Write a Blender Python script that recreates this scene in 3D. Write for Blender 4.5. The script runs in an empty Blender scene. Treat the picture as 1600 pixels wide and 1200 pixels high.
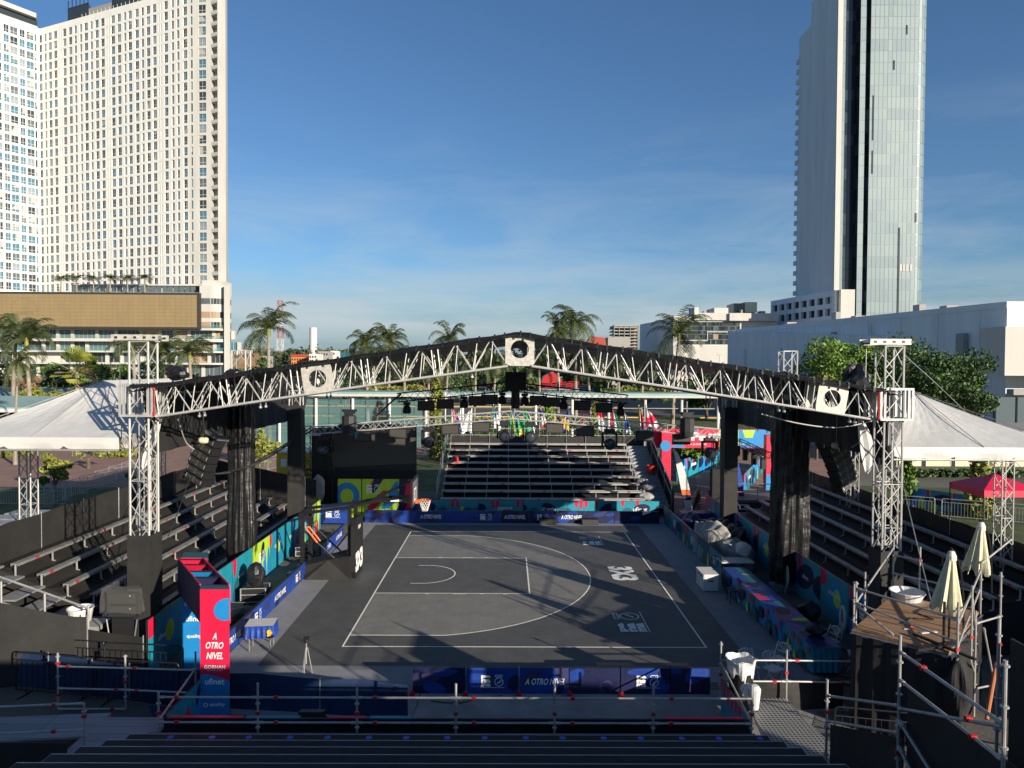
import bpy, math, random
from mathutils import Vector, Matrix
R = math.radians
random.seed(7)
S = bpy.context.scene
COL = S.collection
# ------------------------------------------------------------ camera, sky, sun
CAMZ = 8.44; YAW = .0061; PIT = -.0224; ROL = .0055; F = 1100.0
fw = Vector((math.sin(YAW)*math.cos(PIT), math.cos(YAW)*math.cos(PIT), math.sin(PIT)))
rt = Vector((math.cos(YAW), -math.sin(YAW), 0)); up = rt.cross(fw)
r2 = rt*math.cos(ROL)+up*math.sin(ROL); u2 = -rt*math.sin(ROL)+up*math.cos(ROL)
cd = bpy.data.cameras.new('camera'); cam = bpy.data.objects.new('camera', cd); COL.objects.link(cam)
cam.matrix_world = Matrix(((r2.x, u2.x, -fw.x, 0), (r2.y, u2.y, -fw.y, 0), (r2.z, u2.z, -fw.z, CAMZ), (0, 0, 0, 1)))
cd.sensor_width = 36; cd.lens = F/1600*36; cd.clip_end = 6000; cd.clip_start = .1
S.camera = cam
SUN_EL = R(15.0); SUN_AZ = R(137)          # clockwise from +Y
sd = Vector((math.sin(SUN_AZ)*math.cos(SUN_EL), math.cos(SUN_AZ)*math.cos(SUN_EL), math.sin(SUN_EL)))
w = bpy.data.worlds.new('World'); S.world = w; w.use_nodes = True
nt = w.node_tree; nt.nodes.clear()
out = nt.nodes.new('ShaderNodeOutputWorld'); bg = nt.nodes.new('ShaderNodeBackground')
sky = nt.nodes.new('ShaderNodeTexSky'); sky.sky_type = 'NISHITA'; sky.sun_disc = False
sky.sun_elevation = SUN_EL; sky.sun_rotation = SUN_AZ; sky.air_density = 1.0; sky.dust_density = .5; sky.ozone_density = 2.6
sky.altitude = 10
bg.inputs[1].default_value = .052
# thin cirrus: streaky noise in the direction of view, fading overhead
tc = nt.nodes.new('ShaderNodeTexCoord'); mp = nt.nodes.new('ShaderNodeMapping'); mp.inputs['Scale'].default_value = (1.6, 1.6, 7.5)
mp.inputs['Rotation'].default_value = (R(5), R(-7), 0)
nz = nt.nodes.new('ShaderNodeTexNoise'); nz.inputs['Scale'].default_value = 1.5; nz.inputs['Detail'].default_value = 9; nz.inputs['Roughness'].default_value = .62; nz.inputs['Distortion'].default_value = .5
cr = nt.nodes.new('ShaderNodeValToRGB'); cr.color_ramp.elements[0].position = .44; cr.color_ramp.elements[1].position = .72
sx = nt.nodes.new('ShaderNodeSeparateXYZ'); mr = nt.nodes.new('ShaderNodeMapRange')
mr.inputs[1].default_value = .02; mr.inputs[2].default_value = .34; mr.inputs[3].default_value = .8; mr.inputs[4].default_value = .0
mu = nt.nodes.new('ShaderNodeMath'); mu.operation = 'MULTIPLY'
mx = nt.nodes.new('ShaderNodeMixRGB'); mx.inputs[2].default_value = (6.6, 7.7, 8.4, 1)
L = nt.links.new
L(tc.outputs['Generated'], mp.inputs[0]); L(mp.outputs[0], nz.inputs['Vector']); L(nz.outputs[0], cr.inputs[0])
L(tc.outputs['Generated'], sx.inputs[0]); L(sx.outputs[2], mr.inputs[0]); L(cr.outputs[0], mu.inputs[0]); L(mr.outputs[0], mu.inputs[1])
tint = nt.nodes.new('ShaderNodeMixRGB'); tint.blend_type = 'MULTIPLY'; tint.inputs[0].default_value = 1; tint.inputs[2].default_value = (1.0, 1.30, 1.60, 1)
hz = nt.nodes.new('ShaderNodeMapRange'); hz.interpolation_type = 'SMOOTHSTEP'
hz.inputs[1].default_value = .0; hz.inputs[2].default_value = .15; hz.inputs[3].default_value = .92; hz.inputs[4].default_value = .0
hx = nt.nodes.new('ShaderNodeMixRGB'); hx.inputs[2].default_value = (3.5, 4.9, 5.5, 1)
# low bank of cloud over the horizon
m2 = nt.nodes.new('ShaderNodeMapping'); m2.inputs['Scale'].default_value = (2.2, 2.2, 16); n2 = nt.nodes.new('ShaderNodeTexNoise'); n2.inputs['Scale'].default_value = 1.7; n2.inputs['Detail'].default_value = 8; n2.inputs['Roughness'].default_value = .58
c2 = nt.nodes.new('ShaderNodeValToRGB'); c2.color_ramp.elements[0].position = .34; c2.color_ramp.elements[1].position = .58
b2 = nt.nodes.new('ShaderNodeValToRGB'); e = b2.color_ramp.elements; e[0].position = .03; e[0].color = (0, 0, 0, 1); e[1].position = .065; e[1].color = (.8, .8, .8, 1); e2 = b2.color_ramp.elements.new(.135); e2.color = (0, 0, 0, 1)
k2 = nt.nodes.new('ShaderNodeMath'); k2.operation = 'MULTIPLY'; x2 = nt.nodes.new('ShaderNodeMixRGB'); x2.inputs[2].default_value = (7.4, 8.2, 8.6, 1)
L(sx.outputs[2], hz.inputs[0]); L(sky.outputs[0], tint.inputs[1]); L(hz.outputs[0], hx.inputs[0]); L(tint.outputs[0], hx.inputs[1])
L(tc.outputs['Generated'], m2.inputs[0]); L(m2.outputs[0], n2.inputs['Vector']); L(n2.outputs[0], c2.inputs[0]); L(sx.outputs[2], b2.inputs[0]); L(c2.outputs[0], k2.inputs[0]); L(b2.outputs[0], k2.inputs[1])
L(k2.outputs[0], x2.inputs[0]); L(hx.outputs[0], x2.inputs[1])
L(mu.outputs[0], mx.inputs[0]); L(x2.outputs[0], mx.inputs[1]); L(mx.outputs[0], bg.inputs[0]); L(bg.outputs[0], out.inputs[0])
ld = bpy.data.lights.new('sun', 'SUN'); ld.energy = 5.0; ld.angle = R(.5); ld.color = (1, .89, .74)
lo = bpy.data.objects.new('sun', ld); COL.objects.link(lo); lo.rotation_euler = sd.to_track_quat('Z', 'Y').to_euler()
S.view_settings.view_transform = 'Standard'; S.view_settings.look = 'None'; S.view_settings.exposure = .6; S.view_settings.gamma = 1
S.render.resolution_x = 1024; S.render.resolution_y = 768

# ------------------------------------------------------------ measuring: photo pixel -> point at a real distance
def ray(px, py):
    return fw*F+r2*(px-800)-u2*(py-600)
def W(px, py, D):                   # point at depth y = D
    d = ray(px, py); t = D/d.y
    return Vector((d.x*t, D, CAMZ+d.z*t))
def G(px, py, z=0.0):               # point on the level z
    d = ray(px, py); t = (z-CAMZ)/d.z
    return Vector((d.x*t, d.y*t, z))
def WX(px, py, X):                  # point on the plane x = X
    d = ray(px, py); t = X/d.x
    return Vector((X, d.y*t, CAMZ+d.z*t))
ORD = ['first', 'second', 'third', 'fourth', 'fifth', 'sixth', 'seventh', 'eighth', 'ninth', 'tenth', 'eleventh', 'twelfth', 'thirteenth', 'fourteenth', 'fifteenth', 'sixteenth', 'seventeenth', 'eighteenth', 'nineteenth', 'twentieth']

# ------------------------------------------------------------ materials
MT = {}
def mat(name, col, rough=.7, metal=0.0, var=0.0, scale=3.0, bump=0.0, bscale=20.0, detail=4, spec=None, col2=None, stretch=None, thr=None):
    m = bpy.data.materials.new(name); m.use_nodes = True; n = m.node_tree; b = n.nodes['Principled BSDF']
    b.inputs['Base Color'].default_value = (*col, 1); b.inputs['Roughness'].default_value = rough; b.inputs['Metallic'].default_value = metal
    if spec is not None: b.inputs['Specular IOR Level'].default_value = spec
    co = n.nodes.new('ShaderNodeTexCoord'); mp = n.nodes.new('ShaderNodeMapping'); n.links.new(co.outputs['Object'], mp.inputs[0])
    if stretch: mp.inputs['Scale'].default_value = stretch
    if var or col2:
        z = n.nodes.new('ShaderNodeTexNoise'); z.inputs['Scale'].default_value = scale; z.inputs['Detail'].default_value = detail; z.inputs['Roughness'].default_value = .6
        n.links.new(mp.outputs[0], z.inputs['Vector'])
        r = n.nodes.new('ShaderNodeValToRGB'); lo_, hi_ = thr or (.3, .7)
        r.color_ramp.elements[0].position = lo_; r.color_ramp.elements[1].position = hi_
        c2 = col2 if col2 else [min(1, c*(1+var)) for c in col]; c1 = [c*(1-var) for c in col]
        r.color_ramp.elements[0].color = (*c1, 1); r.color_ramp.elements[1].color = (*c2, 1)
        n.links.new(z.outputs[0], r.inputs[0]); n.links.new(r.outputs[0], b.inputs['Base Color'])
    if bump:
        z = n.nodes.new('ShaderNodeTexNoise'); z.inputs['Scale'].default_value = bscale; z.inputs['Detail'].default_value = 3
        n.links.new(mp.outputs[0], z.inputs['Vector'])
        q = n.nodes.new('ShaderNodeBump'); q.inputs['Strength'].default_value = bump; q.inputs['Distance'].default_value = .05
        n.links.new(z.outputs[0], q.inputs['Height']); n.links.new(q.outputs[0], b.inputs['Normal'])
    MT[name] = m; return m
mat('alu', (.42, .41, .39), .5, .45, .18, 4)
mat('alu_bright', (.46, .455, .43), .55, .35, .12, 5)
mat('steel', (.36, .37, .38), .4, .7, .2, 6)
mat('plate', (.5, .48, .42), .55, .2, .25, 9)
mat('alu_dull', (.27, .27, .26), .55, .35, .3, 3, .2, 30)
mat('deck', (.34, .35, .36), .5, .5, .2, 8, .5, 60)
mat('seat_alu', (.40, .40, .39), .5, .4, .2, 2.5)
mat('blackfab', (.012, .012, .013), .8, 0, .35, 2.0, .35, 3)
mat('blackshiny', (.011, .011, .012), .38, 0, .3, 3, .6, 4)
mat('blackfence', (.019, .018, .017), .75, 0, .3, 1.2, .25, 2)
mat('black', (.014, .014, .015), .5)
mat('blackmetal', (.02, .02, .022), .4, .3)
mat('lens', (.06, .07, .09), .12, .3)
mat('grille', (.03, .03, .03), .6, .2, .4, 60)
mat('white', (.60, .60, .58), .5, 0, .06, 6)
mat('tentwhite', (.54, .53, .50), .6, 0, .07, 1.2, .35, 2.2)
mat('letter', (.82, .82, .80), .6)
mat('line', (.85, .83, .74), .7, 0, .12, 12)
mat('court_dark', (.088, .089, .087), .65, 0, .16, 1.3, .15, 90)
mat('court_light', (.205, .202, .186), .65, 0, .12, 1.6, .15, 90)
mat('court_key', (.098, .098, .094), .65, 0, .14, 1.6, .15, 90)
mat('surround', (.25, .255, .27), .75, 0, .10, 1.5, .1, 60)
mat('concrete', (.115, .108, .092), .85, 0, .35, .8, .3, 15, detail=8)
mat('concrete_pale', (.26, .25, .235), .85, 0, .3, .9, .3, 8, detail=8)
mat('gravel', (.16, .155, .145), .95, 0, .7, 30, 1.0, 40, detail=6)
mat('ground', (.13, .12, .09), .95, 0, .35, .06, detail=9)
mat('brick', (.27, .155, .115), .85, 0, .22, .7, detail=9)
mat('lawn', (.045, .075, .018), .95, 0, .45, .8, .6, 12, detail=9, col2=(.11, .13, .035))
mat('drygrass', (.25, .21, .08), .95, 0, .4, 2, .6, 12)
mat('road', (.07, .07, .068), .9, 0, .2, .6)
mat('kerbyellow', (.65, .42, .04), .7)
mat('carpet', (.012, .035, .11), .9, 0, .2, 1.5, .2, 40)
mat('bluemesh', (.008, .028, .085), .75, 0, .25, 1.5, .3, 3)
mat('plywood', (.30, .17, .09), .65, 0, .28, 1.6, .1, 20, detail=8, stretch=(1, 6, 1))
mat('teal', (.012, .25, .33), .5, 0, .14, 2, .2, 3); mat('blue', (.012, .22, .52), .5, 0, .08, 3)
mat('darkteal', (.012, .10, .14), .6)
mat('navy', (.006, .010, .055), .5, 0, .2, 3, .25, 4); mat('royal', (.010, .045, .26), .45, 0, .2, 3, .3, 4)
mat('red', (.62, .012, .055), .45, 0, .10, 2, .15, 3); mat('lime', (.40, .60, .03), .55, 0, .06, 3)
mat('orange', (.75, .13, .02), .55); mat('redplastic', (.45, .02, .02), .4)
mat('win_pale', (.20, .25, .27), .3, 0); mat('win_curtain', (.36, .34, .30), .6)
mat('purple', (.03, .03, .10), .6); mat('yellow', (.75, .45, .02), .5, 0, .1, 4); mat('green', (.01, .30, .10), .6)
mat('tarp', (.30, .29, .27), .6, 0, .15, 4, .3, 9)
mat('cream', (.62, .58, .38), .7, 0, .08, 4, .3, 10)
mat('creamlight', (.74, .71, .60), .6)
mat('hotelwall', (.80, .78, .71), .8, 0, .06, .4, detail=8, stretch=(1, 1, .2))
mat('hotelwhite', (.50, .485, .44), .8, 0, .08, .4, detail=8, stretch=(1, 1, .2))
mat('winframe', (.5, .5, .48), .6)
mat('win_dark', (.035, .045, .05), .15, 0); mat('win_blue', (.06, .16, .22), .1, 0); mat('win_mid', (.09, .12, .13), .15, 0)
mat('goldscreen', (.25, .185, .09), .6, 0, .07, .5, stretch=(1, 1, .4))
mat('goldmark', (.20, .14, .065), .6)
mat('screenframe', (.035, .03, .028), .6)
mat('ledgrey', (.060, .055, .048), .45, 0, .08, 2)
mat('mallwall', (.66, .70, .72), .85, 0, .10, .5, detail=9, stretch=(1, 1, .12))
mat('towerwall', (.56, .60, .62), .85, 0, .09, .25, detail=8, stretch=(1, 1, .15))
for i, c in enumerate([(.150, .215, .235), (.14, .20, .225), (.17, .235, .245), (.155, .225, .23), (.125, .185, .21)]): mat('glass%d' % i, c, .5, 0)
mat('glass_dark', (.012, .02, .028), .12, 0); mat('board', (.35, .24, .15), .7)
mat('trunk', (.26, .22, .17), .9, 0, .3, 3, .6, 10); mat('bark', (.11, .085, .06), .9, 0, .3, 3)
mat('palmleaf', (.04, .065, .018), .55, 0, .4, .8, col2=(.10, .125, .04))
mat('palmdry', (.35, .24, .08), .8, 0, .3, 2)
mat('leaf_bright', (.075, .16, .016), .6, 0, .4, .5, col2=(.17, .29, .03))
mat('leaf_dark', (.035, .08, .016), .6, 0, .4, .5, col2=(.08, .15, .03))
mat('leaf_yellow', (.15, .19, .025), .6, 0, .4, 1.0, col2=(.28, .29, .05))
mat('leaf_far', (.05, .075, .035), .8, 0, .4, .05, col2=(.085, .11, .05))
mat('bush_brown', (.20, .13, .07), .8, 0, .4, .5)
mat('roofteal', (.25, .38, .36), .5, .1, .12, .5)
mat('housewhite', (.6, .58, .55), .8); mat('houseorange', (.6, .2, .06), .8); mat('housegrey', (.3, .29, .27), .8); mat('roofred', (.35, .06, .04), .8)
mat('netting', (.75, .72, .68), .8); mat('rubber', (.02, .02, .02), .8)
mat('wood', (.42, .13, .04), .6)
def tiled(name, c, sc, lo):
    # interlocking plastic tiles: fine joints, scuffs, slight panel-to-panel change of tone
    m = MT[name]; n = m.node_tree; b = n.nodes['Principled BSDF']; src = b.inputs['Base Color'].links[0].from_socket
    co = n.nodes.new('ShaderNodeTexCoord'); t = n.nodes.new('ShaderNodeTexBrick'); n.links.new(co.outputs['Object'], t.inputs['Vector'])
    t.offset = 0; t.inputs['Scale'].default_value = sc; t.inputs['Brick Width'].default_value = 1; t.inputs['Row Height'].default_value = 1; t.inputs['Mortar Size'].default_value = .035
    t.inputs['Color1'].default_value = (1, 1, 1, 1); t.inputs['Color2'].default_value = (.93, .93, .93, 1); t.inputs['Mortar'].default_value = (lo, lo, lo, 1)
    x = n.nodes.new('ShaderNodeMixRGB'); x.blend_type = 'MULTIPLY'; x.inputs[0].default_value = 1; n.links.new(src, x.inputs[1]); n.links.new(t.outputs[0], x.inputs[2])
    z = n.nodes.new('ShaderNodeTexNoise'); z.inputs['Scale'].default_value = 7; z.inputs['Detail'].default_value = 12; z.inputs['Roughness'].default_value = .8; z.inputs['Distortion'].default_value = 1.5
    n.links.new(co.outputs['Object'], z.inputs['Vector']); r = n.nodes.new('ShaderNodeValToRGB'); r.color_ramp.elements[0].position = .60; r.color_ramp.elements[1].position = .80; r.color_ramp.elements[0].color = (0, 0, 0, 1); r.color_ramp.elements[1].color = (.30, .30, .29, 1)
    a = n.nodes.new('ShaderNodeMixRGB'); a.blend_type = 'ADD'; a.inputs[0].default_value = .35; n.links.new(z.outputs[0], r.inputs[0]); n.links.new(x.outputs[0], a.inputs[1]); n.links.new(r.outputs[0], a.inputs[2]); n.links.new(a.outputs[0], b.inputs['Base Color'])
for nm_ in ('court_dark', 'court_light', 'court_key', 'surround'): tiled(nm_, None, 3.3, .86)
mat('footdark', (.018, .016, .014), .6, 0, .3, 2)
mat('glintblue', (.03, .11, .5), .4); mat('mullion', (.115, .16, .175), .4)
# tinted see-through glass
def glassmat(name, col, alpha, rough=.1):
    m = mat(name, col, rough); m.node_tree.nodes['Principled BSDF'].inputs['Alpha'].default_value = alpha; return m
glassmat('paneglass', (.13, .27, .26), .36); glassmat('plastic', (.4, .4, .38), .10, .15); glassmat('board_glass', (.5, .55, .6), .25)
# perforated decking, curtain glass lines
def checker_bricks(name, c1, c2, scale, ratio=.5):
    m = mat(name, c1, .85); n = m.node_tree; b = n.nodes['Principled BSDF']
    t = n.nodes.new('ShaderNodeTexBrick'); co = n.nodes.new('ShaderNodeTexCoord'); n.links.new(co.outputs['Object'], t.inputs['Vector'])
    t.inputs['Color1'].default_value = (*c1, 1); t.inputs['Color2'].default_value = (*[c*.8 for c in c1], 1); t.inputs['Mortar'].default_value = (*c2, 1)
    t.inputs['Scale'].default_value = scale; t.inputs['Mortar Size'].default_value = .006; t.offset = 0; t.inputs['Brick Width'].default_value = 2.4; t.inputs['Row Height'].default_value = .3
    n.links.new(t.outputs[0], b.inputs['Base Color']); return m
checker_bricks('plankdeck', (.30, .31, .32), (.10, .10, .11), 1.0)
def perfmat():
    m = mat('perforated', (.3, .3, .28), .5, .3); n = m.node_tree; b = n.nodes['Principled BSDF']; v = n.nodes.new('ShaderNodeTexVoronoi'); v.voronoi_dimensions = '2D'; v.inputs['Scale'].default_value = 11; v.inputs['Randomness'].default_value = 0
    co = n.nodes.new('ShaderNodeTexCoord'); n.links.new(co.outputs['Object'], v.inputs['Vector']); r = n.nodes.new('ShaderNodeValToRGB'); r.color_ramp.elements[0].position = .30; r.color_ramp.elements[1].position = .36
    r.color_ramp.elements[0].color = (.05, .05, .045, 1); r.color_ramp.elements[1].color = (.33, .33, .31, 1); n.links.new(v.outputs['Distance'], r.inputs[0]); n.links.new(r.outputs[0], b.inputs['Base Color'])
perfmat()

# ------------------------------------------------------------ mesh builder
ROOTM = {}
def setp(o, label=None, cat=None, group=None, kind=None):
    if label: o['label'] = label
    if cat: o['category'] = cat
    if group: o['group'] = group
    if kind: o['kind'] = kind
    return o
def thing(name, label, cat, loc=(0, 0, 0), rz=0.0, group=None, kind=None):
    o = bpy.data.objects.new(name, None); COL.objects.link(o); o.location = loc; o.rotation_euler = (0, 0, rz)
    o.empty_display_size = .3
    ROOTM[o.name] = Matrix.Translation(Vector(loc)) @ Matrix.Rotation(rz, 4, 'Z')
    return setp(o, label, cat, group, kind)
def copy_tree(o, parent=None, loc=None, rz=None):
    c = o.copy(); COL.objects.link(c); c.parent = parent
    if loc is not None: c.location = loc
    if rz is not None: c.rotation_euler = (0, 0, rz)
    for ch in list(o.children): copy_tree(ch, c)
    return c
class MB:
    def __init__(s): s.v = []; s.f = []; s.m = []; s.mats = []; s.cur = 0
    def use(s, name):
        if name not in s.mats: s.mats.append(name)
        s.cur = s.mats.index(name); return s
    def face(s, pts):
        i = len(s.v); s.v += [tuple(p) for p in pts]; s.f.append(list(range(i, i+len(pts)))); s.m.append(s.cur)
    def mesh(s, vs, fs):
        i = len(s.v); s.v += [tuple(p) for p in vs]
        for f in fs: s.f.append([i+k for k in f]); s.m.append(s.cur)
    def box(s, a, b):               # min / max corners
        x0, y0, z0 = a; x1, y1, z1 = b
        s.mesh([(x0, y0, z0), (x1, y0, z0), (x1, y1, z0), (x0, y1, z0), (x0, y0, z1), (x1, y0, z1), (x1, y1, z1), (x0, y1, z1)],
               [(0, 3, 2, 1), (4, 5, 6, 7), (0, 1, 5, 4), (1, 2, 6, 5), (2, 3, 7, 6), (3, 0, 4, 7)])
    def obox(s, c, U, V, N, w, h, t):  # oriented, centred at c
        c = Vector(c); U = Vector(U).normalized()*w/2; V = Vector(V).normalized()*h/2; N = Vector(N).normalized()*t/2
        vs = [c+U*a+V*b+N*d for d in (-1, 1) for a, b in ((-1, -1), (1, -1), (1, 1), (-1, 1))]
        s.mesh(vs, [(0, 3, 2, 1), (4, 5, 6, 7), (0, 1, 5, 4), (1, 2, 6, 5), (2, 3, 7, 6), (3, 0, 4, 7)])
    def tube(s, p, q, r, n=6, r1=None):
        p = Vector(p); q = Vector(q); d = q-p
        if d.length < 1e-6: return
        d.normalize(); a = d.orthogonal().normalized(); b = d.cross(a); r1 = r if r1 is None else r1
        vs = [p+(a*math.cos(2*math.pi*k/n)+b*math.sin(2*math.pi*k/n))*r for k in range(n)]+[q+(a*math.cos(2*math.pi*k/n)+b*math.sin(2*math.pi*k/n))*r1 for k in range(n)]
        s.mesh(vs, [(k, (k+1) % n, n+(k+1) % n, n+k) for k in range(n)]+[tuple(range(n-1, -1, -1)), tuple(range(n, 2*n))])
    def path(s, pts, r, n=5):
        for a, b in zip(pts, pts[1:]): s.tube(a, b, r, n)
    def lathe(s, c, prof, n=12, axis='Z', a0=0.0, a1=2*math.pi):
        c = Vector(c); vs = []; full = abs(a1-a0-2*math.pi) < 1e-6; m = n if full else n+1
        for r, z in prof:
            for k in range(m):
                t = a0+(a1-a0)*k/n; p = (r*math.cos(t), r*math.sin(t), z)
                if axis == 'Y': p = (p[0], p[2], p[1])
                if axis == 'X': p = (p[2], p[0], p[1])
                vs.append(c+Vector(p))
        fs = []
        for i in range(len(prof)-1):
            for k in range(n): fs.append((i*m+k, i*m+(k+1) % m, (i+1)*m+(k+1) % m, (i+1)*m+k))
        s.mesh(vs, fs)
    def prism(s, pts, vec):          # closed polygon extruded along vec
        vec = Vector(vec); pts = [Vector(p) for p in pts]; n = len(pts)
        s.mesh(pts+[p+vec for p in pts], [tuple(range(n-1, -1, -1)), tuple(range(n, 2*n))]+[(k, (k+1) % n, n+(k+1) % n, n+k) for k in range(n)])
    def sheet(s, P, thick=None):     # grid of points, optional thickness vector
        r = len(P); c = len(P[0]); vs = [p for row in P for p in row]
        fs = [(i*c+j, i*c+j+1, (i+1)*c+j+1, (i+1)*c+j) for i in range(r-1) for j in range(c-1)]
        if thick is not None:
            T = Vector(thick); n = len(vs); vs = vs+[Vector(p)+T for p in vs]
            fs = fs+[(n+a, n+d, n+cc, n+b) for a, b, cc, d in fs]
            for j in range(c-1): fs += [(j, n+j, n+j+1, j+1), ((r-1)*c+j, (r-1)*c+j+1, n+(r-1)*c+j+1, n+(r-1)*c+j)]
            for i in range(r-1): fs += [(i*c, (i+1)*c, n+(i+1)*c, n+i*c), (i*c+c-1, n+i*c+c-1, n+(i+1)*c+c-1, (i+1)*c+c-1)]
        s.mesh(vs, fs)
    def build(s, name, mats=None, parent=None, base=None, smooth=False, root=None):
        me = bpy.data.meshes.new(name)
        if mats is None: mats = s.mats
        elif isinstance(mats, str): mats = [mats]
        M = None
        r = root or parent
        while r is not None and r.parent is not None: r = r.parent
        if r is not None and r.name in ROOTM: M = ROOTM[r.name].inverted()
        elif r is not None: M = Matrix.Translation(-r.location)
        elif base is not None: M = Matrix.Translation(-Vector(base))
        vs = [M @ Vector(v) for v in s.v] if M is not None else s.v
        me.from_pydata([tuple(v) for v in vs], [], s.f)
        for m in mats: me.materials.append(MT[m])
        if len(mats) > 1: me.polygons.foreach_set('material_index', [min(k, len(mats)-1) for k in s.m])
        if smooth: me.polygons.foreach_set('use_smooth', [True]*len(me.polygons))
        me.update()
        o = bpy.data.objects.new(name, me); COL.objects.link(o)
        if parent: o.parent = parent
        elif base is not None: o.location = base
        return o
def struct(name, mb, mats=None, label=None):
    o = mb.build(name, mats); o['kind'] = 'structure'
    if label: o['label'] = label
    return o

# ------------------------------------------------------------ lettering and printed art
TXT = {}
def text_geo(body, shear=0.0, bold=0.0):
    k = (body, shear, bold)
    if k not in TXT:
        cu = bpy.data.curves.new('t', 'FONT'); cu.body = body; cu.size = 1; cu.shear = shear; cu.offset = bold; cu.align_x = 'CENTER'; cu.align_y = 'CENTER'; cu.resolution_u = 3
        o = bpy.data.objects.new('t', cu); COL.objects.link(o); bpy.context.view_layer.update()
        me = bpy.data.meshes.new_from_object(o.evaluated_get(bpy.context.evaluated_depsgraph_get()))
        vs = [v.co.copy() for v in me.vertices]; fs = [tuple(p.vertices) for p in me.polygons]
        xs = [v.x for v in vs] or [0]; ys = [v.y for v in vs] or [0]
        cx = (min(xs)+max(xs))/2; cy = (min(ys)+max(ys))/2
        vs = [(v.x-cx, v.y-cy) for v in vs]
        TXT[k] = (vs, fs, max(xs)-min(xs), max(ys)-min(ys))
        bpy.data.objects.remove(o); bpy.data.curves.remove(cu); bpy.data.meshes.remove(me)
    return TXT[k]
def put_text(mb, body, c, U, V, width, mname='letter', shear=0.0, bold=0.0, height=None, lift=.004):
    vs, fs, w0, h0 = text_geo(body, shear, bold); U = Vector(U).normalized(); V = Vector(V).normalized(); N = U.cross(V)
    sx_ = width/w0; sy_ = (height/h0) if height else sx_
    mb.use(mname); mb.mesh([Vector(c)+U*(x*sx_)+V*(y*sy_)+N*lift for x, y in vs], fs)
def clip(poly, w, h):
    for ax, lim, sgn in ((0, 0, 1), (0, w, -1), (1, 0, 1), (1, h, -1)):
        o = []; n = len(poly)
        for i in range(n):
            a = poly[i]; b = poly[(i+1) % n]; ia = (a[ax]-lim)*sgn >= 0; ib = (b[ax]-lim)*sgn >= 0
            if ia: o.append(a)
            if ia != ib:
                t = (lim-a[ax])/(b[ax]-a[ax]); o.append((a[0]+(b[0]-a[0])*t, a[1]+(b[1]-a[1])*t))
        poly = o
        if len(poly) < 3: return None
    return poly
def ell(cx, cy, rx, ry, rot=0.0, n=18, pinch=0.0):
    o = []
    for k in range(n):
        t = 2*math.pi*k/n; x = rx*math.cos(t)*(1+pinch*math.sin(t)); y = ry*math.sin(t)
        o.append((cx+x*math.cos(rot)-y*math.sin(rot), cy+x*math.sin(rot)+y*math.cos(rot)))
    return o
def art(w, h, style, rnd):
    sh = []
    if style == 'wave':              # teal band with red drops hanging and navy waves
        x = rnd.uniform(-.3, .2)
        while x < w+.4:
            k = rnd.random()
            if k < .45: sh.append(('red', ell(x, h*1.0, .11*h, rnd.uniform(.35, .6)*h))); x += .3*h
            elif k < .7: sh.append(('navy', ell(x, h*.55, .5*h, .28*h, rnd.uniform(-.6, .6)))); x += .9*h
            elif k < .85: sh.append(('lime', ell(x, 0, .16*h, rnd.uniform(.3, .7)*h))); x += .35*h
            else: sh.append(('darkteal', ell(x, 0, .45*h, .6*h))); x += .6*h
    elif style == 'fan':
        for i in range(7):
            a = R(10+i*24); cx = w*rnd.uniform(.35, .6)
            sh.append((['red', 'navy', 'red', 'blue', 'lime', 'navy', 'red'][i], ell(w*.45+math.cos(a)*w*.38, math.sin(a)*h*.62, w*.34, h*.085, a, pinch=.0)))
        sh.append(('blue', ell(w*.42, h*.3, w*.2, h*.25)))
    elif style == 'fingers':
        x = 0
        while x < w+.2:
            hh = rnd.uniform(.35, .85)*h; ww = rnd.uniform(.07, .13)*h*1.2
            sh.append((rnd.choice(['blue', 'teal', 'red', 'blue']), ell(x, 0, ww, hh, rnd.uniform(-.12, .12)))); x += ww*2.1
        sh.append(('navy', ell(w*rnd.uniform(.2, .8), h*.7, .10*h, .26*h, -.35, pinch=.4)))
    elif style == 'sun':
        cx = w*rnd.uniform(.3, .7); cy = h*.55
        sh.append(('blue', ell(cx, cy, h*.33, h*.36))); sh.append(('lime', ell(cx, cy, h*.17, h*.2))); sh.append(('navy', ell(cx+.6*h, h*.2, .12*h, .45*h, -.3)))
        sh.append(('red', ell(cx-.7*h, h*.85, .2*h, .2*h))); sh.append(('blue', ell(cx+.85*h, h*.9, .1*h, .5*h)))
    elif style == 'blueswirl':
        for k in range(int(w/h*1.6)+1):
            sh.append((rnd.choice(['royal', 'purple', 'navy', 'royal']), ell(rnd.uniform(0, w), rnd.uniform(0, h), rnd.uniform(.3, .6)*h, rnd.uniform(.12, .3)*h, rnd.uniform(-1, 1))))
    elif style == 'redmix':
        for k in range(6): sh.append((rnd.choice(['navy', 'blue', 'red', 'royal', 'blue']), ell(w*rnd.random(), h*rnd.random(), .10*h, .38*h, rnd.uniform(-.9, -.2))))
    return sh
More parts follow.
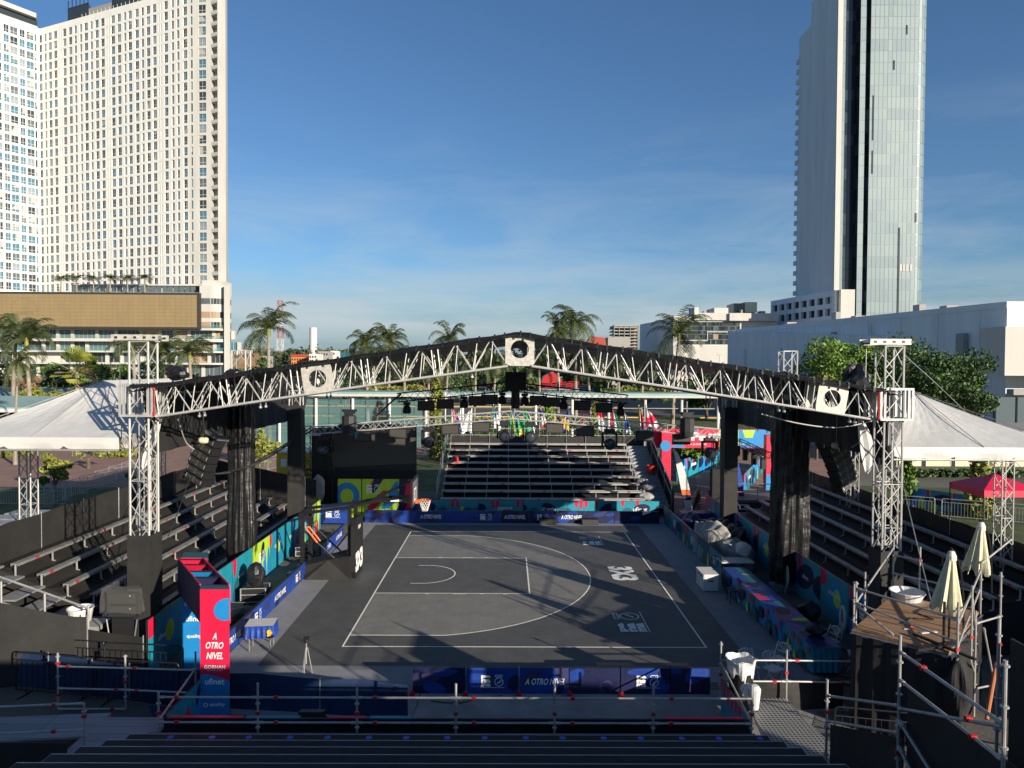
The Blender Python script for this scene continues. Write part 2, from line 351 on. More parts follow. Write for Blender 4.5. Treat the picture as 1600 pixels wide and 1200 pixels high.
def panel(mb, O, U, V, w, h, base, style=None, seed=0, texts=(), t=.03, edge='black'):
    O = Vector(O); U = Vector(U).normalized(); V = Vector(V).normalized(); N = U.cross(V)
    mb.use(edge); mb.obox(O+U*w/2+V*h/2-N*(t/2+.001), U, V, N, w, h, t-.002)
    mb.use(base); mb.face([O+N*.001, O+U*w+N*.001, O+U*w+V*h+N*.001, O+V*h+N*.001])
    rnd = random.Random(seed)
    if style:
        for i, (m, poly) in enumerate(art(w, h, style, rnd)):
            p = clip(poly, w, h)
            if p: mb.use(m); mb.face([O+U*x+V*y+N*(.0025+.0006*i) for x, y in p])
    for tx in texts:
        body, u, v, tw, kw = tx
        put_text(mb, body, O+U*(u*w)+V*(v*h), U, V, tw, lift=.012, **kw)
SH = dict(shear=.25, bold=.012)
def tx(body, u, v, tw, m='letter', shear=0.0, bold=.01, height=None): return (body, u, v, tw, dict(mname=m, shear=shear, bold=bold, height=height))
def rings(mb, c, U, V, r, m='letter', lift=.012, t=.16):
    """small round emblem with three little rings over it"""
    U = Vector(U).normalized(); V = Vector(V).normalized(); N = U.cross(V); mb.use(m)
    def ring(cx, cy, rr, tt):
        n = 18; vs = []
        for k in range(n):
            a = 2*math.pi*k/n
            for q in (rr, rr*(1-tt)): vs.append(Vector(c)+U*(cx+q*math.cos(a))+V*(cy+q*math.sin(a))+N*lift)
        mb.mesh(vs, [(2*k, 2*((k+1) % n), 2*((k+1) % n)+1, 2*k+1) for k in range(n)])
    ring(0, 0, r, t)
    for a in (-1, 0, 1): ring(a*r*.55, r*1.35, r*.32, .35)
    for a in range(3): mb.face([Vector(c)+U*x+V*y+N*(lift+.001) for x, y in [(-.5*r+a*.3*r, -.3*r+a*.25*r), (-.1*r+a*.3*r, -.4*r+a*.2*r), (.1*r+a*.2*r, .1*r+a*.2*r)]])

# ------------------------------------------------------------ lattice truss
def truss(mb, p, q, w, h, up=(0, 0, 1), rc=.025, rd=.012, pitch=.5, frames=True, n=6):
    p = Vector(p); q = Vector(q); d = (q-p); Lh = d.length; d.normalize(); s = d.cross(Vector(up)).normalized(); u = s.cross(d).normalized()
    C = [s*(a*w/2)+u*(b*h/2) for a, b in ((-1, -1), (1, -1), (1, 1), (-1, 1))]
    for c in C: mb.tube(p+c, q+c, rc, n)
    k = max(1, round(Lh/pitch)); st = Lh/k
    for i in range(k):
        a = p+d*(i*st); b = p+d*((i+1)*st)
        for j in range(4):
            c0, c1 = C[j], C[(j+1) % 4]
            if i % 2: c0, c1 = c1, c0
            mb.tube(a+c0, b+c1, rd, 4)
        if frames and i % 4 == 0:
            for j in range(4): mb.tube(a+C[j], a+C[(j+1) % 4], rd, 4)
    for j in range(4): mb.tube(q+C[j], q+C[(j+1) % 4], rd*1.3, 4); mb.tube(p+C[j], p+C[(j+1) % 4], rd*1.3, 4)
# ============================================================ SETTING
def flat(name, pts, z, m, label=None):
    b = MB().use(m); b.face([(p[0], p[1], z) for p in pts]); return struct(name, b, None, label)
flat('ground', [(-3000, -60), (3000, -60), (3000, 4500), (-3000, 4500)], -.03, 'ground')
# paved plaza on the left, event ground, lawns, roads
flat('brick_plaza', [(-75, 44), (-22, 44), (-17, 60), (-8, 62), (-8, 112), (-90, 112)], -.018, 'brick')
flat('lawn', [(-60, 30), (-17, 30), (-17, 46), (-27, 49), (-60, 49)], -.006, 'lawn')
flat('dry_grass', [(-40, 24), (-24, 27), (-24, 33), (-40, 33)], 0.002, 'drygrass')
flat('event_ground', [(-16.5, -8), (17, -8), (19, 60), (-16.5, 60)], -.012, 'concrete')
flat('brick_walkway', [(11.0, 39.5), (19, 39.5), (34, 75), (27, 80), (18, 80), (16, 60)], -.002, 'brick')
flat('back_lawn', [(-10, 48), (12, 48), (14, 66), (-10, 66)], -.004, 'lawn')
flat('side_lawn', [(19, 28), (60, 28), (60, 47), (19, 52)], -.008, 'lawn')
flat('side_road', [(16, 16), (60, 16), (60, 30), (16, 30)], -.014, 'concrete')
flat('avenue', [(-300, 122), (300, 118), (300, 152), (-300, 158)], -.01, 'road')
for nm, y0 in (('near', 121.2), ('far', 153)):
    b = MB().use('kerbyellow'); b.box((-300, y0, -.02), (300, y0+.5, .14)); struct('avenue_kerb', b)
flat('avenue_verge', [(-300, 100), (300, 100), (300, 121), (-300, 121)], -.016, 'lawn')
# far low hills
def hills():
    b = MB().use('leaf_far'); P = []
    rnd = random.Random(3)
    xs = [-1500+i*40 for i in range(76)]
    for j, (y, k) in enumerate(((520, 0), (640, .5), (800, 1), (1000, .6))):
        P.append([(x*(1+j*.2), y, -1+k*(20+7*math.sin(x*.006)+5*math.sin(x*.017+1)+rnd.uniform(-1, 1)) * (1.0 if x < 150 else .75)) for x in xs])
    b.sheet(P); struct('hills', b)
hills()
# ------------------------------------------------------------ court
x0c, x1c = -7.03, 7.06
flat('court_surround', [(-8.15, 17.0), (-2.25, 16.75), (-2.25, 19.2), (8.6, 18.6), (8.6, 38.2), (-8.15, 38.2)], 0.0, 'surround')
flat('court_border', [(x0c, 19.75), (x1c, 19.75), (x1c, 37.6), (x0c, 37.6)], .006, 'court_dark')
OX, OY = -4.94, 21.1             # court corner: baseline meets the near sideline
arcc = (OX+1.575, OY+7.5)
def arcpts(r, a0, a1, n=40): return [(arcc[0]+r*math.cos(a0+(a1-a0)*k/n), arcc[1]+r*math.sin(a0+(a1-a0)*k/n)) for k in range(n+1)]
a1 = math.asin(6.6/6.75)
flat('two_point_area', [(OX, OY+.9)]+arcpts(6.75, -a1, a1)+[(OX, OY+14.1)], .010, 'court_light')
flat('key_area', [(OX, OY+5.05), (OX+5.8, OY+5.05), (OX+5.8, OY+9.95), (OX, OY+9.95)], .014, 'court_key')
b = MB().use('line')
def ln(x0, y0, x1, y1, wd=.055):
    d = Vector((x1-x0, y1-y0, 0)).normalized()*wd/2; s = Vector((-d.y, d.x, 0)); z = Vector((0, 0, .0185))
    a = Vector((x0, y0, 0))-d+z; c = Vector((x1, y1, 0))+d+z; b.face([a-s, c-s, c+s, a+s])
for q in ((0, 0, 11, 0), (0, 15, 11, 15)): ln(OX+q[0], OY+q[1], OX+q[2], OY+q[3])
struct('court_sideline', b)
b = MB().use('line')
for q in ((0, .06, 0, 14.94), (11, .06, 11, 14.94)): ln(OX+q[0], OY+q[1], OX+q[2], OY+q[3])
struct('court_end_line', b)
b = MB().use('line')
def arcline(r, a, c, wd=.055):
    P = arcpts(r-wd/2, a, c, 48); Q = arcpts(r+wd/2, a, c, 48)
    b.mesh([(x, y, .0185) for x, y in P+Q], [(k, 49+k, 50+k, k+1) for k in range(48)])
arcline(6.75, -a1, a1); x3 = arcc[0]+6.75*math.cos(a1)
for yy in (.9, 14.1): ln(OX+.06, OY+yy, x3-.03, OY+yy)
struct('arc_line', b)
b = MB().use('line')
for yy in (5.05, 9.95):
    ln(OX+.06, OY+yy, OX+5.73, OY+yy)
    for xx, ww in ((1.95, .06), (3.0, .4), (4.0, .06), (4.85, .06)): ln(OX+xx, OY+yy+(.07 if yy > 7 else -.07)*.7, OX+xx+ww, OY+yy+(.07 if yy > 7 else -.07)*.7, .09)
ln(OX+5.8, OY+4.99, OX+5.8, OY+10.01)
struct('key_line', b)
b = MB().use('line'); P = []
arcline(1.25, -math.pi/2, math.pi/2, .05)
for s in (-1, 1): ln(arcc[0]-.375, arcc[1]+s*1.25, arcc[0]-.03, arcc[1]+s*1.25, .05)
struct('no_charge_line', b)
# printed marks on the floor
b = MB(); put_text(b, '3X3', (4.78, 28.8, .0185), (0, -1, 0), (1, 0, 0), 1.95, 'letter', 0, .05, 1.05, .003); struct('court_mark', b)
LOGO = ('pa', 'na', 'ma')
def logo(b, c, U, V, w, h, lift=.012):
    """the event's block lettering in three rows with an emblem and a line under both"""
    U = Vector(U).normalized(); V = Vector(V).normalized(); c = Vector(c)
    for k, r_ in enumerate(LOGO): put_text(b, r_, c-U*(w*.27)+V*(h*(.30-.30*k)), U, V, w*.40, 'letter', 0, .055, h*.27, lift)
    rings(b, c+U*(w*.27)-V*(h*.08), U, V, h*.34, 'letter', lift, .14)
    b.use('letter'); N = U.cross(V)*lift
    b.face([c+N-U*w*.5-V*h*.52, c+N+U*w*.5-V*h*.52, c+N+U*w*.5-V*h*.49, c+N-U*w*.5-V*h*.49])
for cy in (23.25, 34.3):
    b = MB(); logo(b, (4.1, cy, .0185), (0, 1, 0), (-1, 0, 0), 1.9, 1.0, .003); struct('court_mark', b)
# blue carpet and grey concrete in front of the near stand
flat('carpet', [(-7.25, 15.0), (-2.7, 15.0), (-2.25, 16.7), (-8.9, 17.4)], -.004, 'carpet')
flat('concrete_apron', [(-2.7, 15.0), (5.4, 15.0), (5.6, 18.3), (-2.2, 18.3), (-2.25, 16.7)], -.0045, 'concrete_pale')
flat('side_apron', [(5.4, 14.6), (8.3, 13.8), (8.6, 18.6), (5.6, 18.3)], -.0048, 'concrete_pale')
flat('gravel_patch', [(6.95, 13.0), (7.0, 16.0), (7.7, 17.2), (9.4, 17.2), (11.5, 15.4), (12.5, 13.0), (8.2, 12.0)], .002, 'gravel')

# ------------------------------------------------------------ boards round the court
AON = 'A OTRO NIVEL'
def banner(name, label, O, U, w, h, base, style, seed, texts=(), group=None, emblem=None, cat='banner', t=.05):
    b = MB(); panel(b, O, U, (0, 0, 1), w, h, base, style, seed, texts, t)
    if emblem:
        U_ = Vector(U).normalized(); logo(b, Vector(O)+U_*(emblem[0]*w)+Vector((0, 0, emblem[1]*h)), U, (0, 0, 1), emblem[2], emblem[3])
    o = b.build(name, None, None, base=Vector(O)); return setp(o, label, cat, group)
# near row: padded blue barrier boards
pos = [(-2.42, -1.06), (-1.03, .32), (.35, 1.62), (1.65, 2.95), (2.98, 4.25), (4.28, 5.3)]
for i, (xa, xb) in enumerate(pos):
    T = []; em = None
    if i == 1: em = (.5, .5, .62, .34)
    if i == 4: em = (.55, .5, .62, .34)
    if i == 2: T = [(AON, .52, .48, 1.05, dict(mname='letter', shear=.3, bold=.02, height=.17))]
    d = ['nearly blank at the left end of the near row', 'with white emblem in the near row', 'reading A OTRO NIVEL in the near row', 'dark and blank just right of the A OTRO NIVEL board', 'with white emblem near the white bin', 'short piece at the right end of the near row'][i]
    banner('barrier_board', 'blue padded barrier board '+d, (xa, 18.08, 0), (1, 0, 0), xb-xa, .67, 'royal' if i in (1, 2) else 'navy', 'blueswirl', 20+i, T, 'blue boards along the near side of the court', em, 'barrier board', .12)
# low blue and purple board beyond them
banner('barrier_board', 'low blue and purple board lying behind the right end of the near row', (2.4, 18.55, 0), (1, 0, 0), 2.5, .52, 'royal', 'blueswirl', 44, (), None, None, 'barrier board', .25)
# far row
xs = [-7.75, -6.35, -4.9, -3.4, -1.9, -.35, 1.2, 2.75, 4.3, 5.85, 8.35]
for i in range(len(xs)-1):
    T = []; em = None; wd = xs[i+1]-xs[i]
    if i in (2, 5, 7): T = [(AON, .5, .5, 1.15, dict(mname='letter', shear=.3, bold=.02, height=.22))]
    if i in (4, 6): em = (.5, .5, .7, .34)
    banner('barrier_board', 'blue barrier board %s from the left in the far row%s' % (ORD[i], ', reading A OTRO NIVEL' if i in (2, 5, 7) else ''), (xs[i]+.01, 38.25, 0), (1, 0, 0), wd-.02, .65, 'royal' if i < 5 else 'navy', 'blueswirl', 60+i, T, 'blue boards along the far side of the court', em, 'barrier board', .12)
# teal skirt of the far stand
xs = [-4.3, -1.6, .9, 3.4, 5.9, 8.6]
for i in range(5):
    T = [(['', 'panama', 'O quality', '', 'ufinet'][i], .6, .5, .8, dict(mname='letter', shear=0, bold=.01))] if i in (1, 2, 4) else []
    banner('banner', 'teal banner with red drops, %s from the left, under the far grandstand' % ORD[i], (xs[i]+.01, 39.55, .05), (1, 0, 0), xs[i+1]-xs[i]-.02, .92, 'teal', 'wave', 80+i, T, 'teal banners under the far grandstand')
# left line of low blue boards
ys = [21.3, 23.2, 25.1, 27.0]
ypts = [(-8.2, 19.9), (-8.15, 21.9), (-8.13, 24.0), (-8.1, 26.2), (-8.1, 28.2)]
for i in range(4):
    (xa, ya), (xb, yb) = ypts[i], ypts[i+1]
    U = Vector((xb-xa, yb-ya, 0)); 
    T = [(AON, .5, .5, 1.2, dict(mname='letter', shear=.3, bold=.02, height=.2))] if i in (0, 2) else []
    banner('barrier_board', 'low blue board %s from the camera on the basket side' % ORD[i], (xa, ya, 0), U, U.length-.02, .62, 'royal', 'blueswirl', 100+i, T, 'low blue boards on the basket side', (.5, .5, .65, .32) if i in (1, 3) else None, 'barrier board', .1)
for i, (ya, yb) in enumerate(((30.6, 32.7), (32.7, 34.9))):
    banner('barrier_board', 'low blue board behind the hoop, %s one' % ('nearer', 'farther')[i], (-8.1, ya, 0), (0, 1, 0), yb-ya-.02, .62, 'royal', 'blueswirl', 110+i, [(AON, .5, .5, 1.2, dict(mname='letter', shear=.3, bold=.02, height=.2))], 'low blue boards on the basket side', None, 'barrier board', .1)
# tall colourful walls either side
def wall_run(X, y0, y1, n, right, h=1.55):
    st = (y1-y0)/n
    for i in range(n):
        ya = y0+i*st
        stl, base = [('fingers', 'lime'), ('sun', 'teal'), ('fingers', 'teal'), ('wave', 'teal')][i % 4] if not right else [('wave', 'teal'), ('wave', 'blue'), ('sun', 'teal')][i % 3]
        if not right and i == 0: stl, base = 'sun', 'teal'
        em = (.5, .6, .7, .42) if i % 3 == 1 else None
        T = [] if em else ([tx('GORNAN', .5, .6, .8)] if i % 3 == 2 else [tx('ufinet', .4, .55, .5)])
        if not right: O, U = (X, ya, 0), (0, 1, 0)
        else: O, U = (X, ya+st, 0), (0, -1, 0)
        banner('wall_banner', 'tall colourful wall panel on the %s side of the court, %s from the camera' % ('table' if right else 'hoop', ORD[i]), O, U, st-.02, h, base, stl, (200 if right else 150)+i, T, 'tall printed wall panels on the %s side' % ('table' if right else 'hoop'), em, 'wall panel', .06)
wall_run(-9.72, 19.0, 36.6, 9, False)
wall_run(10.95, 18.2, 38.6, 10, True)
# boards on the right between court and tables
for i in range(6):
    ya = 28.0+i*1.75
    banner('barrier_board', 'waist high teal board %s from the camera by the covered equipment' % ORD[i], (8.62, ya+1.75, 0), (0, -1, 0), 1.73, .92, 'darkteal' if i % 2 else 'teal', 'wave', 230+i, [], 'waist high boards on the table side', (.5, .55, .6, .36) if i % 2 == 0 else None, 'barrier board', .08)
# colourful rounded boards under the LED screen
bx = [(-9.4, -8.1, 'sun', 'lime'), (-8.05, -6.0, 'redmix', 'lime'), (-5.95, -4.95, 'redmix', 'navy')]
for i, (a, c, stl, base) in enumerate(bx):
    em = (.3, .75, .8, .5) if i == 1 else None; T = []
    banner('wall_banner', ['lime and blue panel under the screen', 'lime panel with red and blue rays under the screen', 'navy and red panel under the right end of the screen'][i], (a, 39.0, .1), (1, 0, 0), c-a, 2.15, base, stl, 260+i, T, 'printed panels under the LED screen', em, 'wall panel', .1)
# art edge of the sunken front strip
banner('wall_banner', 'teal and red side panel below the white bin', (5.22, 16.9, 0), (0, -1, 0), 2.0, .92, 'teal', 'wave', 300, (), None, None, 'wall panel')
banner('wall_banner', 'lime and teal side panel behind the red totem', (-7.3, 15.0, 0), (0, 1, 0), 2.0, .95, 'teal', 'fingers', 301, (), None, None, 'wall panel')
banner('wall_banner', 'long printed panel along the front of the near stand seen from its back', (5.2, 14.93, 0), (-1, 0, 0), 12.45, .94, 'teal', 'wave', 303, (), None, None, 'wall panel')
t = thing('edge_trim', 'thin red and teal top trim over the black front cloth of the near stand', 'trim', (-7, 14.9, .94))
for k, (a, c, m) in enumerate(((-7.2, -5.6, 'red'), (-5.55, -4.4, 'teal'), (-3.8, -3.0, 'red'), (-2.9, -2.0, 'teal'), (3.4, 5.1, 'red'))): b = MB().use(m); b.box((a, 14.87, .945), (c, 14.97, .965)); b.build('trim_strip', None, t)
# ============================================================ ROOF STRUCTURE
XL, XR = -10.2, 10.75
PK = .33
def tower(label, x, y, ztop, cover, head=True, sleeve=True, wd=.52):
    t = thing('truss_tower', label, 'truss tower', (x, y, 0), 0, 'lattice towers holding up the court roof')
    b = MB(); truss(b, (x, y, .1), (x, y, ztop), wd, wd, (0, 1, 0), .032, .015, .66); b.build('lattice', 'alu_bright', t)
    b = MB().use('steel'); b.box((x-.45, y-.45, 0), (x+.45, y+.45, .08))
    for sx_ in (-1, 1): b.tube((x+sx_*.4, y, .08), (x+sx_*.26, y, .9), .025)
    b.build('base_plate', None, t)
    if cover:
        b = MB().use('blackfence'); P = []
        rnd = random.Random(int(x*10+y))
        for z in (0.02, cover*.33, cover*.66, cover):
            P.append([(x+sx_*(wd/2+.06+rnd.uniform(-.01, .02)), y+sy_*(wd/2+.06+rnd.uniform(-.01, .02)), z) for sx_, sy_ in ((-1, -1), (0, -1.02), (1, -1), (1, 1), (-1, 1), (-1, -1))])
        for r_ in P: r_[-1] = r_[0]
        b.sheet(P); b.build('fabric_cover', None, t)
    if sleeve:
        b = MB().use('alu_bright')
        for z in (7.08, 7.92):
            for sy_ in (-1, 1): b.box((x-.46, y+sy_*.42-.03, z-.03), (x+.46, y+sy_*.42+.03, z+.03))
            for sx_ in (-1, 1): b.box((x+sx_*.46-.03, y-.39, z-.03), (x+sx_*.46+.03, y+.39, z+.03))
        for sx_ in (-.44, -.33, .33, .44):
            for sy_ in (-.42, .42): b.box((x+sx_-.03, y+sy_-.02, 7.11), (x+sx_+.03, y+sy_+.02, 7.89))
        for sy_ in (-.2, 0, .2): b.box((x-.48, y+sy_-.02, 7.11), (x-.44, y+sy_+.02, 7.89)); b.box((x+.44, y+sy_-.02, 7.11), (x+.48, y+sy_+.02, 7.89))
        b.build('sleeve_block', None, t)
        b = MB().use('redplastic'); s_ = 1 if x < 0 else -1
        for z in (7.14, 7.86): b.tube((x+s_*.5, y-.43, z-.06), (x+s_*.5, y-.43, z+.06), .035)
        b.tube((x+s_*.52, y-.45, 7.1), (x+s_*.52, y-.45, 7.8), .018); b.build('ratchet_strap', None, t)
    if head:
        b = MB().use('plate')
        for sy_ in (-.3, .3):
            b.box((x-.72, y+sy_-.04, ztop+.03), (x+.42 if x > 0 else x+.55, y+sy_+.04, ztop+.19))
            for k in range(5): b.use('black'); b.box((x-.62+k*.26, y+sy_-.047, ztop+.08), (x-.54+k*.26, y+sy_+.047, ztop+.14)); b.use('plate')
        b.box((x-.34, y-.26, ztop), (x+.34, y+.26, ztop+.035)); b.use('steel')
        b.tube((x-.6, y-.26, ztop+.11), (x-.6, y+.26, ztop+.11), .07, 10); b.tube((x+.35, y-.26, ztop+.11), (x+.35, y+.26, ztop+.11), .07, 10)
        b.build('head_block', None, t)
        b = MB().use('steel')
        for sx_ in (-.66,): b.tube((x+sx_, y, 7.9), (x+sx_, y, ztop+.1), .008, 4)
        b.build('hoist_chain', None, t)
    return t
yy = [19.78, 27.0, 34.0]
tower('silver lattice tower nearest the red totem, black cloth round its foot', XL, yy[0], 9.12, 3.75)
tower('silver lattice tower beside the umbrella platform, black cloth round its foot', XR, yy[0], 9.12, 3.4)
tower('middle left lattice tower, wrapped in loose black cloth', XL, yy[1], 9.05, 0, False)
tower('middle right lattice tower, wrapped in loose black cloth', XR, yy[1], 9.15, 0, False)
tower('rear left lattice post in straight black cloth', XL, yy[2], 7.3, 6.6, False, False)
tower('rear right lattice post in straight black cloth', XR, yy[2], 7.3, 6.6, False, False)
EL, ER = -9.72, 10.27
def zb(x): return 7.05+(x-EL)/(PK-EL)*1.5 if x < PK else 7.05+(ER-x)/(ER-PK)*1.5
HT = .87
def gable(label, y, blocks, m='alu_bright'):
    t = thing('gable_truss', label, 'truss', (0, y, 7))
    dy = .29
    for side, xe in (('left', EL), ('right', ER)):
        b = MB(); s = 1 if side == 'left' else -1
        xs_ = [xe+(PK-s*.33-xe)*k/20 for k in range(21)]
        for yo in (-dy, dy):
            for hz, rr in ((0, .036), (HT-.05, .026)):
                P = [(x, y+yo, zb(x)+hz+.02*math.sin(math.pi*k/20)) for k, x in enumerate(xs_)]
                b.path(P[::4], rr, 7)
            N = 10
            for k in range(N):
                xa, xm, xc = [xe+(PK-s*.33-xe)*(k+q)/N for q in (0, .5, 1)]
                b.tube((xa, y+yo, zb(xa)), (xm, y+yo, zb(xm)+HT-.06), .019, 5); b.tube((xm, y+yo, zb(xm)+HT-.06), (xc, y+yo, zb(xc)), .019, 5)
                b.tube((xm, y+yo, zb(xm)), (xm+s*.07, y+yo, zb(xm)+HT-.06), .015, 5)
                b.tube((xa+.03, y+yo*.4, zb(xa)), (xm-.03, y-yo*.4, zb(xm)+HT-.06), .012, 4)
                if k % 2: b.tube((xa, y+yo, zb(xa)), (xa+s*.12, y+yo, zb(xa)+HT-.06), .017, 5)
                if k % 2 == 0:
                    for q in (.09, -.09): b.tube((xa+q, y+yo, zb(xa+q)), (xa+q-s*.1, y+yo, zb(xa)+HT-.06), .02, 5)
        for k in range(21):
            x = xs_[k]; b.tube((x, y-dy, zb(x)), (x, y+dy, zb(x)), .012, 4); b.tube((x, y-dy, zb(x)+HT-.06), (x, y+dy, zb(x)+HT-.06), .012, 4)
            if k < 20: x2 = xs_[k+1]; b.tube((x, y-dy, zb(x)), (x2, y+dy, zb(x2)), .01, 4)
        for xb_ in [xx for xx in blocks if (xx < PK) == (side == 'left')]:
            sl = s*1.5/10
            for yo in (-dy-.04, dy+.01):
                holed_plate(b, Vector((xb_, y+yo, zb(xb_)+HT/2-.03)), Vector((1, 0, sl)).normalized(), .84, .80, .24, .03)
        b.build('truss_span', [m, 'plate'], t)
    for yo in (-dy-.04, dy+.01): b = MB(); holed_plate(b, Vector((PK, y+yo, zb(PK)+HT/2-.02)), Vector((1, 0, 0)), .80, .92, .25, .03); b.build('peak_plate', 'plate', t)
    b = MB().use('steel')
    for xb_ in (-8.6, -8.45, -6.9, -6.75, -1.0, 7.6, 7.75, 9.6, 9.75): b = MB().use('steel'); b.tube((xb_, y-.1, zb(xb_)-.02), (xb_, y-.1, zb(xb_)-.12), .02); b.lathe((xb_, y-.1, zb(xb_)-.16), [(0, -.05), (.05, -.02), (.05, .03), (0, .06)], 8); b.build('shackle', None, t)
    return t
def holed_plate(b, c, U, w, h, r, t):
    V = Vector((0, 1, 0)).cross(U); V = -V if V.z < 0 else V; N = Vector((0, 1, 0)); n = 24
    o = []; i_ = []
    for k in range(n):
        a = 2*math.pi*k/n; ca, sa = math.cos(a), math.sin(a); q = min(w/2/max(abs(ca), 1e-6), h/2/max(abs(sa), 1e-6))
        o.append(c+U*ca*q+V*sa*q); i_.append(c+U*ca*r+V*sa*r)
    vs = o+i_+[p+N*t for p in o]+[p+N*t for p in i_]; fs = []
    for k in range(n):
        j = (k+1) % n
        fs += [(k, j, n+j, n+k), (2*n+k, 3*n+k, 3*n+j, 2*n+j), (k, 2*n+k, 2*n+j, j), (n+k, n+j, 3*n+j, 3*n+k)]
    cur = b.cur; b.cur = 1 if b.mats == [] else b.cur
    b.mesh(vs, fs); b.cur = cur
gable('big silver gable truss across the front with three square holed blocks', yy[0]-.0, (-5.25, 9.0))
gable('rear gable truss of the court roof behind the big front one', yy[1], (-3.2, 5.6), 'alu')
# roof cloth
def roofcloth():
    b = MB().use('blackshiny'); P = []; rnd = random.Random(5)
    for j in range(20):
        y = 19.3+j*.436; row = []
        for i in range(49):
            x = -10.35+i*(21.1+.15)/48; k = math.sin((y-19.78)/7.1*math.pi)
            row.append((x, y, zb(max(EL, min(ER, x)))+HT-.03-.10*abs(k)+.03*math.sin(x*3.1+y)+rnd.uniform(-.012, .012)-(max(0, EL-x)+max(0, x-ER))*.25))
        P.append(row)
    b.sheet(P, (0, 0, .02))
    # rolled front edge
    for yo, dz, rr in ((19.27, -.04, .035), (19.3, .0, .025)):
        b.path([(x, yo+.02*math.sin(x*5), zb(max(EL, min(ER, x)))+HT+dz+.015*math.sin(x*4.3)) for x in [-10.3+i*.35 for i in range(60)]], rr, 6)
    for i in range(0, 60, 1):
        x = -10.2+i*.35; b.obox((x+.05*math.sin(i*3.), 19.24, zb(max(EL, min(ER, x)))+HT-.03), (1, 0, .1), (0, 0, 1), (0, 1, 0), .05, .16, .02)
    o = b.build('roof_cloth', None, None, base=(0, 19.3, 7), smooth=False); setp(o, 'black roof cloth stretched over the gable trusses', 'roof cover')
roofcloth()
def skirt(side):
    X = -10.55 if side < 0 else 11.1; t = thing('side_drape', 'long black hanging drape under the %s eave, white on its outer face' % ('left' if side < 0 else 'right'), 'drape', (X, 20.4, 7))
    for nm, mm, dx in (('inner_cloth', 'blackfab', 0), ('outer_cloth', 'tentwhite', side*.05)):
        b = MB().use(mm); P = []
        for j in range(9):
            row = []
            for i in range(56):
                y = 20.5+i*.3; zt = 7.95; zl = 5.85
                zl += .35*math.sin(i*.12)*0+.0
                e = 16.5-(y-20.5); 
                if e < 1.6: zl += 1.6-math.sqrt(max(0, 1.6**2-(1.6-e)**2))
                z = zt+(zl-zt)*j/8
                row.append((X+dx+.045*math.sin(i*1.35+j*.25)*(.3+j/8)-side*.55*(j/8)**2*.15, y, z))
            P.append(row)
        b.sheet(P, (side*.012, 0, 0)); b.build(nm, None, t)
    if side > 0 or True:
        b = MB().use('blackmetal'); b.box((X-.06, 27.3, 7.25), (X+.06, 37.2, 7.45)); b.build('side_beam', None, t)
    # turned-back white front edge, crescent shaped
    b = MB().use('tentwhite'); P = []
    for k in range(13):
        q = k/12; z = 7.05-1.62*q; bul = math.sin(q*math.pi)
        xo = (-9.98-.5*q**1.6 if side < 0 else 10.18+.25*q**2); wd = .06+.34*bul**.7*(1 if side > 0 else .7)
        xa = xo if side > 0 else xo-wd
        P.append([(xa+wd*u, 20.36+.03*math.sin(u*6), z) for u in (0, .33, .66, 1)])
    b.sheet(P, (0, .015, 0)); b.build('turned_edge', None, t)
skirt(-1); skirt(1)
# loose black cloth round the middle towers
def wrap(x, y, z0, z1, r0, r1, seed, label):
    b = MB().use('blackshiny'); rnd = random.Random(seed); P = []; ph = [rnd.uniform(0, 6) for _ in range(4)]
    for j in range(40):
        q = j/39; z = z1+(z0-z1)*q; r = r0+(r1-r0)*q+.035*math.sin(q*9+ph[0])*(.3+q)
        row = []
        for i in range(97):
            a = 2*math.pi*i/96
            ce, se = math.cos(a), math.sin(a); sq = (abs(ce)**4+abs(se)**4)**-.25; rr = r*sq*(1+.05*math.sin(a*6+ph[1]+q*2.5)+.05*math.sin(a*13+ph[2]-q*3)+.035*math.sin(a*21+q*9)+.02*math.sin(q*60+a*4))
            row.append((x+rr*math.cos(a), y+rr*.8*math.sin(a), z+.02*math.sin(a*7)))
        row[-1] = row[0]; P.append(row)
    b.sheet(P); return setp(b.build('cloth_wrap', None, None, base=(x, y, 0), smooth=True), label, 'cloth', 'loose black cloth hung round the middle towers')
wrap(XL, 27, .3, 6.9, .42, .46, 3, 'gathered black cloth hanging round the tower left of the hoop')
wrap(XR+.15, 27, .3, 6.9, .62, .66, 8, 'gathered black cloth hanging round the tower on the table side')
b = MB().use('blackfab'); P = []
for j in range(8): P.append([(-9.6+i*.12, 27.3+.06*math.sin(i*1.1), 7.1-j*.22-(.18*math.sin(i*.28)+.02*i)*(j/7)) for i in range(26)])
# ------------------------------------------------------------ light fittings
def moving_head_proto():
    t = thing('moving_head_light', '', 'stage light', (0, 0, 0), 0, 'moving head lights on the silver light truss')
    b = MB().use('black'); b.box((-.2, -.15, -.22), (.2, .15, -.06)); b.tube((-.1, 0, -.06), (-.1, 0, .06), .03); b.tube((.1, 0, -.06), (.1, 0, .06), .03); b.build('base', None, t)
    b = MB().use('black')
    for s in (-1, 1): b.box((s*.27-.035, -.07, -.72), (s*.27+.035, .07, -.18)); b.box((min(0, s*.27), -.06, -.24), (max(0, s*.27), .06, -.22))
    b.build('yoke', None, t)
    b = MB().use('black'); b.lathe((0, -.26, -.62), [(0, .0), (.17, .0), (.22, .06), (.215, .2), (.19, .42), (.13, .5), (0, .52)], 16, 'Y')
    h = b.build('head', None, t, smooth=False)
    b = MB().use('lens'); b.lathe((0, -.275, -.62), [(0, -.03), (.08, -.022), (.14, .0), (.15, .014)], 14, 'Y'); b.build('lens', None, h, root=t)
    return t
